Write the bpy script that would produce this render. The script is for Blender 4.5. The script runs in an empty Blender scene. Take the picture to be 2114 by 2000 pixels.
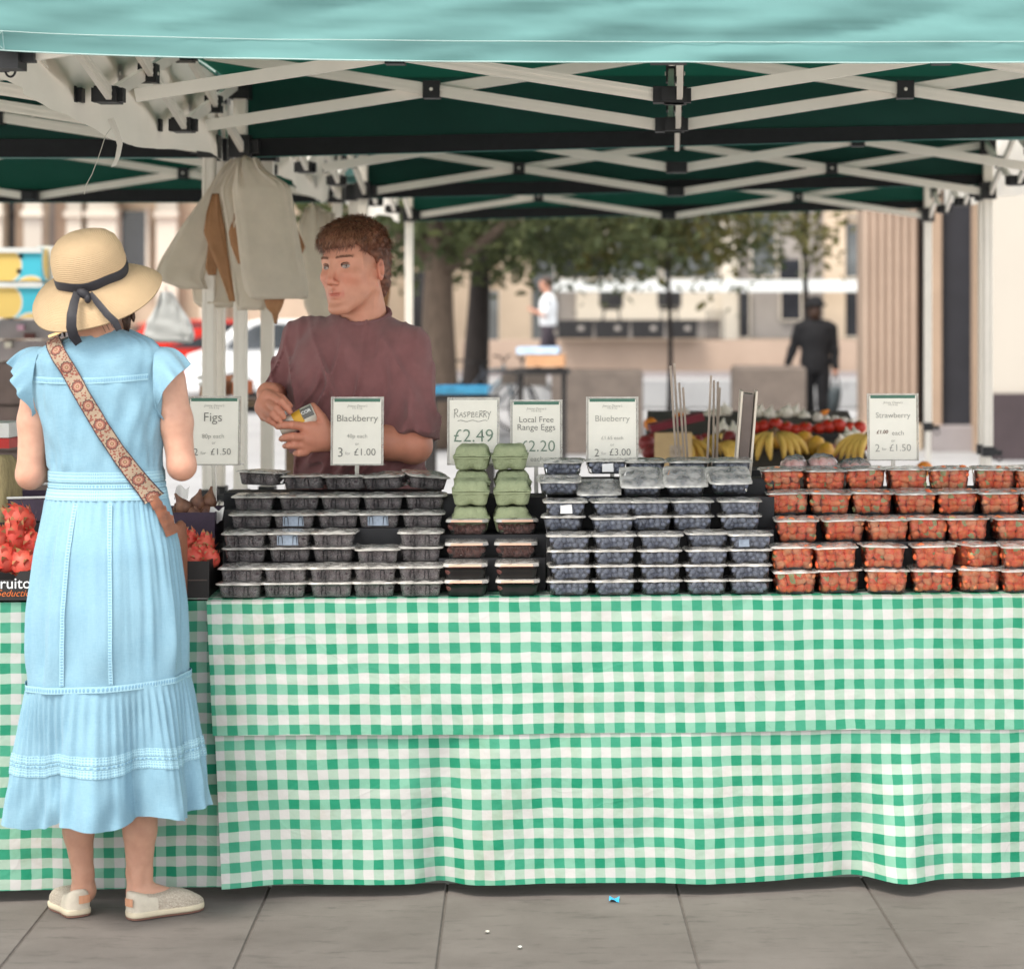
import bpy, bmesh, math, random
import numpy as np
from mathutils import Vector, Matrix, Euler, noise

R = math.radians
rnd = random.Random(7)
S = bpy.context.scene
COL = S.collection

# ---------------------------------------------------------------- camera, sky, sun, exposure
F, PX0, PY0, H = 4800.0, 1380.0, 660.0, 1.5      # focal length and vanishing point in photo pixels, eye height in metres
cam = bpy.data.cameras.new('camera')
cam_o = bpy.data.objects.new('camera', cam)
COL.objects.link(cam_o)
cam_o.location = (0, 0, H)
cam_o.rotation_euler = (R(90), 0, 0)
cam.sensor_width = 36.0
cam.lens = F / 2114.0 * 36.0
cam.shift_x = (1057 - PX0) / 2114.0
cam.shift_y = (PY0 - 1000) / 2114.0
cam.clip_start = 0.1
cam.clip_end = 600
cam.dof.use_dof = True
cam.dof.focus_distance = 6.3
cam.dof.aperture_fstop = 3.5
S.camera = cam_o

SUN_EL, SUN_AZ = 60.0, 218.0      # azimuth: clockwise from +Y; the sun stands behind the camera to the left
world = bpy.data.worlds.new('World')
S.world = world
world.use_nodes = True
wn, wl = world.node_tree.nodes, world.node_tree.links
wn.clear()
w_out = wn.new('ShaderNodeOutputWorld')
w_bg = wn.new('ShaderNodeBackground')
w_sky = wn.new('ShaderNodeTexSky')
w_sky.sky_type = 'NISHITA'
w_sky.sun_disc = False
w_sky.sun_elevation = R(SUN_EL)
w_sky.sun_rotation = R(SUN_AZ)
w_sky.dust_density = 1.0
w_sky.air_density = 1.0
w_hs = wn.new('ShaderNodeHueSaturation')
w_hs.inputs['Saturation'].default_value = 0.22
w_bg.inputs['Strength'].default_value = 0.15
wl.new(w_sky.outputs[0], w_hs.inputs['Color'])
w_tint = wn.new('ShaderNodeMixRGB')
w_tint.blend_type = 'MULTIPLY'
w_tint.inputs['Fac'].default_value = 1.0
w_tint.inputs['Color2'].default_value = (1.0, 0.98, 0.945, 1)      # thin warm overcast
wl.new(w_hs.outputs[0], w_tint.inputs['Color1'])
wl.new(w_tint.outputs[0], w_bg.inputs['Color'])
wl.new(w_bg.outputs[0], w_out.inputs['Surface'])

sun = bpy.data.lights.new('sun', 'SUN')
sun.energy = 1.5
sun.angle = R(24)
sun.color = (1.0, 0.93, 0.83)
sun_o = bpy.data.objects.new('sun', sun)
COL.objects.link(sun_o)
sd = Vector((math.sin(R(SUN_AZ)) * math.cos(R(SUN_EL)), math.cos(R(SUN_AZ)) * math.cos(R(SUN_EL)), math.sin(R(SUN_EL))))
sun_o.rotation_euler = (-sd).to_track_quat('-Z', 'Y').to_euler()
sun_o.location = sd * 50

S.view_settings.view_transform = 'Standard'
S.view_settings.look = 'None'
S.view_settings.gamma = 1.0
S.view_settings.use_curve_mapping = False
S.view_settings.exposure = 1.48
S.render.engine = 'CYCLES'
S.cycles.max_bounces = 10
S.cycles.diffuse_bounces = 6
S.cycles.glossy_bounces = 3
S.cycles.transmission_bounces = 4
S.cycles.transparent_max_bounces = 28
S.cycles.caustics_reflective = False
S.cycles.caustics_refractive = False
S.cycles.use_denoising = True
S.cycles.sample_clamp_indirect = 6.0


# ---------------------------------------------------------------- helpers
def at(px, py, d):
    """The world point seen at photo pixel (px, py) at distance d."""
    return Vector(((px - PX0) / F * d, d, H - (py - PY0) / F * d))


def ppm(d):
    return F / d


MATS = {}


def mat(name, col, rough=0.6, var=0.12, scale=8.0, bump=0.0, bscale=60.0, spec=0.4, metal=0.0, sheen=0.0, col2=None, trans=0.0,
        coords='Object', stretch=None, detail=5.0, subsurf=0.0, sscol=None):
    if name in MATS:
        return MATS[name]
    m = bpy.data.materials.new(name)
    m.use_nodes = True
    n, l = m.node_tree.nodes, m.node_tree.links
    b = n['Principled BSDF']
    b.inputs['Roughness'].default_value = rough
    b.inputs['Specular IOR Level'].default_value = spec
    b.inputs['Metallic'].default_value = metal
    if sheen:
        b.inputs['Sheen Weight'].default_value = sheen
    if subsurf:
        b.inputs['Subsurface Weight'].default_value = subsurf
        b.inputs['Subsurface Radius'].default_value = sscol or (0.012, 0.004, 0.002)
        b.inputs['Subsurface Scale'].default_value = 1.0
    tc = n.new('ShaderNodeTexCoord')
    vec = tc.outputs[coords]
    if stretch:
        mp = n.new('ShaderNodeMapping')
        mp.inputs['Scale'].default_value = stretch
        l.new(vec, mp.inputs['Vector'])
        vec = mp.outputs[0]
    nz = n.new('ShaderNodeTexNoise')
    nz.inputs['Scale'].default_value = scale
    nz.inputs['Detail'].default_value = detail
    nz.inputs['Roughness'].default_value = 0.6
    l.new(vec, nz.inputs['Vector'])
    rp = n.new('ShaderNodeValToRGB')
    rp.color_ramp.elements[0].position = 0.3
    rp.color_ramp.elements[1].position = 0.7
    c = Vector(col[:3])
    c2 = Vector(col2[:3]) if col2 else c * (1 + var)
    c1 = c if col2 else c * (1 - var)
    rp.color_ramp.elements[0].color = (*c1, 1)
    rp.color_ramp.elements[1].color = (*c2, 1)
    l.new(nz.outputs['Fac'], rp.inputs['Fac'])
    l.new(rp.outputs['Color'], b.inputs['Base Color'])
    if bump:
        n2 = n.new('ShaderNodeTexNoise')
        n2.inputs['Scale'].default_value = bscale
        n2.inputs['Detail'].default_value = 4
        l.new(vec, n2.inputs['Vector'])
        bp = n.new('ShaderNodeBump')
        bp.inputs['Strength'].default_value = bump
        bp.inputs['Distance'].default_value = 0.01
        l.new(n2.outputs['Fac'], bp.inputs['Height'])
        l.new(bp.outputs[0], b.inputs['Normal'])
    if trans:
        tr = n.new('ShaderNodeBsdfTranslucent')
        l.new(rp.outputs['Color'], tr.inputs['Color'])
        mx = n.new('ShaderNodeMixShader')
        mx.inputs[0].default_value = trans
        l.new(b.outputs[0], mx.inputs[1])
        l.new(tr.outputs[0], mx.inputs[2])
        l.new(mx.outputs[0], n['Material Output'].inputs['Surface'])
    MATS[name] = m
    return m


def clear_mat(name, haze=0.08, tint=(0.96, 0.97, 0.97), rough=0.12, gloss=1.0, hazecol=(0.8, 0.78, 0.74), bump=0.0, bscale=40.0, ior=1.4):
    """Thin clear plastic: see-through, a fresnel sheen and a little milky haze, partly in place of reflected light."""
    m = bpy.data.materials.new(name)
    m.use_nodes = True
    n, l = m.node_tree.nodes, m.node_tree.links
    n.remove(n['Principled BSDF'])
    out = n['Material Output']
    t = n.new('ShaderNodeBsdfTransparent')
    t.inputs['Color'].default_value = (*tint, 1)
    g = n.new('ShaderNodeBsdfGlossy')
    g.inputs['Roughness'].default_value = rough
    g.inputs['Color'].default_value = (gloss, gloss, gloss, 1)
    fr = n.new('ShaderNodeFresnel')
    fr.inputs['IOR'].default_value = ior
    df = n.new('ShaderNodeBsdfDiffuse')
    df.inputs['Color'].default_value = (*hazecol, 1)
    nz = n.new('ShaderNodeTexNoise')
    nz.inputs['Scale'].default_value = 28
    tc = n.new('ShaderNodeTexCoord')
    l.new(tc.outputs['Object'], nz.inputs['Vector'])
    mr = n.new('ShaderNodeMapRange')
    mr.inputs['From Min'].default_value = 0.3
    mr.inputs['From Max'].default_value = 0.7
    mr.inputs['To Min'].default_value = haze * 0.4
    mr.inputs['To Max'].default_value = haze * 1.6
    l.new(nz.outputs['Fac'], mr.inputs['Value'])
    m1 = n.new('ShaderNodeMixShader')
    l.new(mr.outputs[0], m1.inputs[0])
    l.new(t.outputs[0], m1.inputs[1])
    l.new(df.outputs[0], m1.inputs[2])
    m2 = n.new('ShaderNodeMixShader')
    l.new(fr.outputs[0], m2.inputs[0])
    l.new(m1.outputs[0], m2.inputs[1])
    l.new(g.outputs[0], m2.inputs[2])
    if bump:
        n2 = n.new('ShaderNodeTexNoise')
        n2.inputs['Scale'].default_value = bscale
        l.new(tc.outputs['Object'], n2.inputs['Vector'])
        bp = n.new('ShaderNodeBump')
        bp.inputs['Strength'].default_value = bump
        bp.inputs['Distance'].default_value = 0.01
        l.new(n2.outputs['Fac'], bp.inputs['Height'])
        l.new(bp.outputs[0], g.inputs['Normal'])
        l.new(bp.outputs[0], fr.inputs['Normal'])
    l.new(m2.outputs[0], out.inputs['Surface'])
    MATS[name] = m
    return m


class MB:
    """Collects faces (with optional uv) and builds one mesh object."""

    def __init__(s):
        s.v, s.f, s.uv, s.mi = [], [], [], []

    def add(s, verts, faces, uvs=None, mi=0):
        o = len(s.v)
        s.v += [tuple(p) for p in verts]
        for k, f in enumerate(faces):
            s.f.append([i + o for i in f])
            s.uv.append(uvs[k] if uvs else None)
            s.mi.append(mi)
        return s

    def box(s, c, size, M=None, mi=0):
        c = Vector(c)
        hx, hy, hz = size[0] / 2, size[1] / 2, size[2] / 2
        vs = []
        for x, y, z in ((-1, -1, -1), (1, -1, -1), (1, 1, -1), (-1, 1, -1), (-1, -1, 1), (1, -1, 1), (1, 1, 1), (-1, 1, 1)):
            p = Vector((x * hx, y * hy, z * hz))
            vs.append((M @ p if M else p) + c)
        return s.add(vs, [(0, 3, 2, 1), (4, 5, 6, 7), (0, 1, 5, 4), (1, 2, 6, 5), (2, 3, 7, 6), (3, 0, 4, 7)], mi=mi)

    def bar(s, a, b, w, h, up=(0, 0, 1), mi=0):
        a, b = Vector(a), Vector(b)
        d = (b - a)
        L = d.length
        d.normalize()
        u = Vector(up)
        side = d.cross(u)
        if side.length < 1e-4:
            side = d.cross(Vector((0, 1, 0)))
        side.normalize()
        u = side.cross(d).normalized()
        M = Matrix((d, side, u)).transposed()
        return s.box((a + b) / 2, (L, w, h), M, mi)

    def loft(s, rings, closed=True, cap0=False, cap1=False, mi=0, uv=None):
        n = len(rings[0])
        vs = [p for r in rings for p in r]
        fs, us = [], []
        for j in range(len(rings) - 1):
            for i in range(n if closed else n - 1):
                k = (i + 1) % n
                fs.append((j * n + i, j * n + k, (j + 1) * n + k, (j + 1) * n + i))
                if uv:
                    us.append((uv(i, j), uv(i + 1, j), uv(i + 1, j + 1), uv(i, j + 1)))
        if cap0:
            fs.append(tuple(range(n))[::-1])
            us.append(tuple((0, 0) for _ in range(n)))
        if cap1:
            fs.append(tuple((len(rings) - 1) * n + i for i in range(n)))
            us.append(tuple((0, 0) for _ in range(n)))
        return s.add(vs, fs, us if uv else None, mi)

    def tube(s, pts, rad, seg=8, caps=True, mi=0, flat=1.0):
        pts = [Vector(p) for p in pts]
        if not isinstance(rad, (list, tuple)):
            rad = [rad] * len(pts)
        rings = []
        ref = None
        for i, p in enumerate(pts):
            t = (pts[min(i + 1, len(pts) - 1)] - pts[max(i - 1, 0)]).normalized()
            if ref is None:
                ref = Vector((0, 0, 1)) if abs(t.z) < 0.9 else Vector((1, 0, 0))
            a = t.cross(ref)
            if a.length < 1e-5:
                a = t.cross(Vector((0, 1, 0)))
            a.normalize()
            b = a.cross(t).normalized()
            ref = b
            rings.append([p + (a * math.cos(q) + b * math.sin(q) * flat) * rad[i] for q in [2 * math.pi * k / seg for k in range(seg)]])
        return s.loft(rings, True, caps, caps, mi)

    def lathe(s, prof, c=(0, 0, 0), seg=24, M=None, mi=0, cap0=False, cap1=False):
        c = Vector(c)
        rings = []
        for r, z in prof:
            ring = []
            for k in range(seg):
                q = 2 * math.pi * k / seg
                p = Vector((r * math.cos(q), r * math.sin(q), z))
                ring.append((M @ p if M else p) + c)
            rings.append(ring)
        return s.loft(rings, True, cap0, cap1, mi)

    def grid(s, fn, nu, nv, uv=None, mi=0):
        vs = [fn(i / nu, j / nv) for j in range(nv + 1) for i in range(nu + 1)]
        fs, us = [], []
        for j in range(nv):
            for i in range(nu):
                a = j * (nu + 1) + i
                fs.append((a, a + 1, a + nu + 2, a + nu + 1))
                q = ((i / nu, j / nv), ((i + 1) / nu, j / nv), ((i + 1) / nu, (j + 1) / nv), (i / nu, (j + 1) / nv))
                us.append(tuple(uv(*t) if uv else t for t in q))
        return s.add(vs, fs, us, mi)

    def mesh(s, name, mats, smooth=False, origin=None):
        me = bpy.data.meshes.new(name)
        vs = s.v
        if origin is not None:
            o = Vector(origin)
            vs = [(p[0] - o.x, p[1] - o.y, p[2] - o.z) for p in s.v]
        me.from_pydata(vs, [], s.f)
        for m in (mats if isinstance(mats, (list, tuple)) else [mats]):
            me.materials.append(m)
        if any(s.mi):
            me.polygons.foreach_set('material_index', s.mi)
        if any(u is not None for u in s.uv):
            ul = me.uv_layers.new(name='UVMap')
            flat = []
            for f, u in zip(s.f, s.uv):
                for k in range(len(f)):
                    flat += list(u[k]) if u is not None else [0.0, 0.0]
            ul.data.foreach_set('uv', flat)
        if smooth:
            me.polygons.foreach_set('use_smooth', [True] * len(me.polygons))
        me.update()
        return me

    def build(s, name, mats, parent=None, smooth=False, origin=None):
        """Vertices are in the parent's space; origin shifts world coordinates into it."""
        o = bpy.data.objects.new(name, s.mesh(name, mats, smooth, origin))
        COL.objects.link(o)
        o.parent = parent
        return o


def tag(o, label=None, cat=None, group=None, kind=None):
    if label:
        o['label'] = label
    if cat:
        o['category'] = cat
    if group:
        o['group'] = group
    if kind:
        o['kind'] = kind
    return o


def thing(name, label, cat, loc=(0, 0, 0), rz=0.0, group=None):
    o = bpy.data.objects.new(name, None)
    o.empty_display_size = 0.1
    COL.objects.link(o)
    o.location = loc
    o.rotation_euler = (0, 0, rz)
    return tag(o, label, cat, group)


def inst(name, me, parent, loc=(0, 0, 0), rot=(0, 0, 0), sc=1.0):
    o = bpy.data.objects.new(name, me)
    COL.objects.link(o)
    o.parent = parent
    o.location = loc
    o.rotation_euler = rot
    o.scale = (sc, sc, sc) if not isinstance(sc, (tuple, list)) else sc
    return o


def nz(x, y=0.0, z=0.0):
    return noise.noise(Vector((x, y, z)))


def lerp(a, b, t):
    return a + (b - a) * t


def interp(x, xs, ys):
    return float(np.interp(x, xs, ys))


# ---- signed distance shapes and a surface-nets mesher, for bodies, heads, hands and clothes
def s_cone(P, a, b, ra, rb):
    a, b = np.array(a, np.float32), np.array(b, np.float32)
    ab = b - a
    t = np.clip(((P - a) @ ab) / (ab @ ab), 0, 1)
    q = P - a - t[..., None] * ab
    return np.sqrt((q * q).sum(-1)) - (ra + (rb - ra) * t)


def s_ell(P, c, r, rot=None):
    q = P - np.array(c, np.float32)
    if rot is not None:
        q = q @ np.array(rot.to_matrix() if hasattr(rot, 'to_matrix') else rot, np.float32)
    r = np.array(r, np.float32)
    k0 = np.sqrt(((q / r) ** 2).sum(-1))
    k1 = np.sqrt(((q / (r * r)) ** 2).sum(-1)) + 1e-9
    return k0 * (k0 - 1) / k1


def s_plane(P, p, n):
    n = np.array(n, np.float32)
    n = n / np.linalg.norm(n)
    return (P - np.array(p, np.float32)) @ n


def smin(a, b, k):
    h = np.clip(0.5 + 0.5 * (b - a) / k, 0, 1)
    return b + (a - b) * h - k * h * (1 - h)


def smax(a, b, k):
    return -smin(-a, -b, k)


def vnoise(P, scale, seed=0):
    """Smooth value noise in -1..1 on an array of points."""
    q = P * scale + seed * 17.31
    i = np.floor(q).astype(np.int64)
    f = (q - i).astype(np.float32)
    f = f * f * (3 - 2 * f)

    def h(a, b, c):
        n = (a * 374761393 + b * 668265263 + c * 2147483647 + seed * 1274126177) & 0x7fffffff
        n = ((n ^ (n >> 13)) * 1274126177) & 0x7fffffff
        return ((n ^ (n >> 16)) & 0xffff).astype(np.float32) / 32767.5 - 1.0
    x, y, z = i[..., 0], i[..., 1], i[..., 2]
    fx, fy, fz = f[..., 0], f[..., 1], f[..., 2]
    r = 0
    for dx in (0, 1):
        for dy in (0, 1):
            for dz in (0, 1):
                w = (fx if dx else 1 - fx) * (fy if dy else 1 - fy) * (fz if dz else 1 - fz)
                r = r + w * h(x + dx, y + dy, z + dz)
    return r


def sdf_mesh(fn, lo, hi, h, name, mats, smooth=True, colfn=None):
    lo, hi = np.array(lo, np.float32), np.array(hi, np.float32)
    n = np.ceil((hi - lo) / h).astype(int) + 1
    ax = [lo[k] + h * np.arange(n[k], dtype=np.float32) for k in range(3)]
    G = np.stack(np.meshgrid(*ax, indexing='ij'), -1)
    V = fn(G).astype(np.float32)
    I = V < 0
    c = [slice(0, -1), slice(1, None)]
    cnt = sum(I[c[a], c[b], c[d]].astype(np.int8) for a in (0, 1) for b in (0, 1) for d in (0, 1))
    act = (cnt > 0) & (cnt < 8)
    ids = np.full(act.shape, -1, np.int64)
    cells = np.argwhere(act)
    ids[act] = np.arange(len(cells))
    pos = np.zeros((len(cells), 3), np.float32)
    num = np.zeros(len(cells), np.float32)
    corners = [(a, b, d) for a in (0, 1) for b in (0, 1) for d in (0, 1)]
    for p in corners:
        for k in range(3):
            if p[k] == 0:
                q = list(p)
                q[k] = 1
                v0 = V[cells[:, 0] + p[0], cells[:, 1] + p[1], cells[:, 2] + p[2]]
                v1 = V[cells[:, 0] + q[0], cells[:, 1] + q[1], cells[:, 2] + q[2]]
                m = (v0 < 0) != (v1 < 0)
                t = v0[m] / (v0[m] - v1[m])
                e = np.tile(np.array(p, np.float32), (m.sum(), 1))
                e[:, k] += t
                pos[m] += e
                num[m] += 1
    pos = (pos / num[:, None] + cells) * h + lo
    faces = []
    for k in range(3):
        a = [slice(None)] * 3
        b = [slice(None)] * 3
        a[k], b[k] = slice(0, -1), slice(1, None)
        s0, s1 = I[tuple(a)], I[tuple(b)]
        e = np.argwhere(s0 != s1)
        u, w = (k + 1) % 3, (k + 2) % 3
        ok = (e[:, u] > 0) & (e[:, w] > 0) & (e[:, u] < act.shape[u]) & (e[:, w] < act.shape[w])
        e = e[ok]
        flip = s0[tuple(e.T)]
        quad = []
        for du, dw in ((-1, -1), (0, -1), (0, 0), (-1, 0)):
            g = e.copy()
            g[:, u] += du
            g[:, w] += dw
            quad.append(ids[tuple(g.T)])
        quad = np.stack(quad, -1)
        quad[~flip] = quad[~flip][:, ::-1]
        faces.append(quad)
    faces = np.concatenate(faces)
    faces = faces[(faces >= 0).all(1)]
    me = bpy.data.meshes.new(name)
    me.from_pydata(pos.tolist(), [], faces.tolist())
    for m in (mats if isinstance(mats, (list, tuple)) else [mats]):
        me.materials.append(m)
    if smooth:
        me.polygons.foreach_set('use_smooth', [True] * len(me.polygons))
    if colfn is not None:
        ca = me.color_attributes.new('tone', 'FLOAT_COLOR', 'POINT')
        C = np.ones((len(pos), 4), np.float32)
        C[:, :3] = colfn(pos)
        ca.data.foreach_set('color', C.ravel())
    me.update()
    return me


def mesh_obj(name, me, parent=None, loc=(0, 0, 0), rot=(0, 0, 0), sc=1.0):
    return inst(name, me, parent, loc, rot, sc)


ORD = ['first', 'second', 'third', 'fourth', 'fifth', 'sixth', 'seventh', 'eighth', 'ninth', 'tenth', 'eleventh', 'twelfth']

# ---------------------------------------------------------------- ground
def ground_mat(name, c1, c2, scale, bump=0.25, streak=None, rough=0.8, stain=(0.05, 0.045, 0.04), stain_amt=0.5):
    m = bpy.data.materials.new(name)
    m.use_nodes = True
    n, l = m.node_tree.nodes, m.node_tree.links
    b = n['Principled BSDF']
    b.inputs['Roughness'].default_value = rough
    b.inputs['Specular IOR Level'].default_value = 0.3
    g = n.new('ShaderNodeNewGeometry')
    oi = n.new('ShaderNodeObjectInfo')
    a = n.new('ShaderNodeTexNoise')
    a.inputs['Scale'].default_value = scale
    a.inputs['Detail'].default_value = 8
    a.inputs['Roughness'].default_value = 0.65
    l.new(g.outputs['Position'], a.inputs['Vector'])
    ad = n.new('ShaderNodeMath')
    ad.operation = 'MULTIPLY_ADD'
    l.new(oi.outputs['Random'], ad.inputs[0])
    ad.inputs[1].default_value = 0.16
    l.new(a.outputs['Fac'], ad.inputs[2])
    rp = n.new('ShaderNodeValToRGB')
    rp.color_ramp.elements[0].position = 0.36
    rp.color_ramp.elements[1].position = 0.8
    rp.color_ramp.elements[0].color = (*c1, 1)
    rp.color_ramp.elements[1].color = (*c2, 1)
    l.new(ad.outputs[0], rp.inputs['Fac'])
    mp = n.new('ShaderNodeMapping')
    mp.inputs['Scale'].default_value = streak or (3, 3, 3)
    l.new(g.outputs['Position'], mp.inputs['Vector'])
    st = n.new('ShaderNodeTexNoise')
    st.inputs['Scale'].default_value = 1.0
    st.inputs['Detail'].default_value = 6
    st.inputs['Roughness'].default_value = 0.7
    l.new(mp.outputs[0], st.inputs['Vector'])
    sr = n.new('ShaderNodeValToRGB')
    sr.color_ramp.elements[0].position = 0.54
    sr.color_ramp.elements[1].position = 0.74
    sr.color_ramp.elements[0].color = (0, 0, 0, 1)
    sr.color_ramp.elements[1].color = (stain_amt,) * 3 + (1,)
    l.new(st.outputs['Fac'], sr.inputs['Fac'])
    mx = n.new('ShaderNodeMixRGB')
    mx.inputs['Color2'].default_value = (*stain, 1)
    l.new(sr.outputs['Color'], mx.inputs['Fac'])
    l.new(rp.outputs['Color'], mx.inputs['Color1'])
    vo = n.new('ShaderNodeTexVoronoi')
    vo.inputs['Scale'].default_value = 7.0
    l.new(g.outputs['Position'], vo.inputs['Vector'])
    lt = n.new('ShaderNodeMath')
    lt.operation = 'LESS_THAN'
    lt.inputs[1].default_value = 0.075
    l.new(vo.outputs['Distance'], lt.inputs[0])
    gm_ = n.new('ShaderNodeMath')
    gm_.operation = 'MULTIPLY'
    l.new(lt.outputs[0], gm_.inputs[0])
    sv = n.new('ShaderNodeSeparateXYZ')
    l.new(vo.outputs['Color'], sv.inputs[0])
    gt = n.new('ShaderNodeMath')
    gt.operation = 'MULTIPLY'
    gt.inputs[1].default_value = 0.55
    l.new(sv.outputs[0], gt.inputs[0])
    l.new(gt.outputs[0], gm_.inputs[1])
    gx = n.new('ShaderNodeMixRGB')
    gx.inputs['Color2'].default_value = (0.09, 0.08, 0.075, 1)
    l.new(gm_.outputs[0], gx.inputs['Fac'])
    l.new(mx.outputs[0], gx.inputs['Color1'])
    l.new(gx.outputs[0], b.inputs['Base Color'])
    f = n.new('ShaderNodeTexNoise')
    f.inputs['Scale'].default_value = 220
    f.inputs['Detail'].default_value = 5
    l.new(g.outputs['Position'], f.inputs['Vector'])
    bp = n.new('ShaderNodeBump')
    bp.inputs['Strength'].default_value = bump
    bp.inputs['Distance'].default_value = 0.004
    l.new(f.outputs['Fac'], bp.inputs['Height'])
    l.new(bp.outputs[0], b.inputs['Normal'])
    MATS[name] = m
    return m


M_SLAB = ground_mat('paving_stone', (0.098, 0.085, 0.076), (0.158, 0.140, 0.127), 2.6, streak=(7, 24, 5), stain_amt=0.7)
M_STREET = ground_mat('street_paving', (0.53, 0.51, 0.485), (0.64, 0.62, 0.595), 0.8, bump=0.1)
gm = MB().grid(lambda u, v: (lerp(-150, 150, u), lerp(-40, 160, v), -0.014), 20, 20)
ground = tag(gm.build('ground', M_STREET), kind='structure', label='pale paved street running under the stalls to the buildings')

M_ROAD = ground_mat('road_paving', (0.29, 0.29, 0.295), (0.39, 0.39, 0.39), 0.7, bump=0.1)
tag(MB().grid(lambda u, v: (lerp(-70, 70, u), lerp(15.6, 39.4, v), -0.009), 8, 8).build('road', M_ROAD), kind='structure', label='grey paved roadway between the stalls and the buildings')

ST_A = R(3.7)
ST_O = Vector((-1.1875, 6.0, 0))
SU = Vector((math.cos(ST_A), math.sin(ST_A), 0))
SV = Vector((-math.sin(ST_A), math.cos(ST_A), 0))


def st(u, v, z=0.0):
    return ST_O + SU * u + SV * v + Vector((0, 0, z))


pave = thing('pavement', None, None, (0, 0, 0))
pave['kind'] = 'structure'
pave['label'] = 'grey paving of long worn stone slabs before the stall'
ue = [-2.6, -2.02, -1.45, -0.93, -0.40, 0.143, 0.61, 1.217, 1.72, 2.26, 2.82, 3.4]
ve = [-2.55, -1.66, -0.82, 0.16]
for j in range(len(ve) - 1):
    for i in range(len(ue) - 1):
        off = 0.27 if j % 2 == 0 else 0.0
        if 2 <= j:
            off = 0.0
        u0, u1, v0, v1 = ue[i] + off + 0.002, ue[i + 1] + off - 0.002, ve[j] + 0.002, ve[j + 1] - 0.002
        dz = rnd.uniform(-0.0012, 0.0012)
        mb = MB()
        rings = []
        for ins, z in ((0, -0.05), (0, -0.004), (0.003, 0.0)):
            rings.append([st(u0 + ins, v0 + ins, z + dz), st(u1 - ins, v0 + ins, z + dz), st(u1 - ins, v1 - ins, z + dz), st(u0 + ins, v1 - ins, z + dz)])
        mb.loft(rings, True, False, True)
        mb.build('slab', M_SLAB, pave)

mort = MB().add([st(-2.6, -2.55, -0.0045), st(3.7, -2.55, -0.0045), st(3.7, 0.16, -0.0045), st(-2.6, 0.16, -0.0045)], [(0, 1, 2, 3)])
mort.build('mortar', mat('mortar', (0.105, 0.09, 0.08), 0.9, 0.2, 20), pave)

litter = MB()
lc = at(1268, 1858, F * H / (1858 - PY0))
litter.grid(lambda u, v: (lc.x + lerp(-.013, .013, u), lc.y + lerp(-.02, .02, v), 0.004 + 0.004 * math.sin(u * 5 + v * 2)), 4, 3)
tag(litter.build('paper_scrap', mat('blue_scrap', (0.05, 0.42, 0.75), 0.5), smooth=True), 'small bright blue scrap lying on the paving before the stall', 'litter')
for k, (px, py, c) in enumerate(((1003, 1926, (0.75, 0.72, 0.62)), (1070, 1958, (0.8, 0.8, 0.76)))):
    lc = at(px, py, F * H / (py - PY0))
    mb = MB().grid(lambda u, v: (lc.x + lerp(-.005, .005, u) + 0.004 * v, lc.y + lerp(-.006, .006, v), 0.004 + 0.003 * math.sin(u * 3)), 3, 2)
    tag(mb.build('petal', mat('petal%d' % k, c, 0.6)), ('pale petal' if k == 0 else 'tiny white fleck') + ' on the paving below the middle of the cloth', 'litter')


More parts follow.
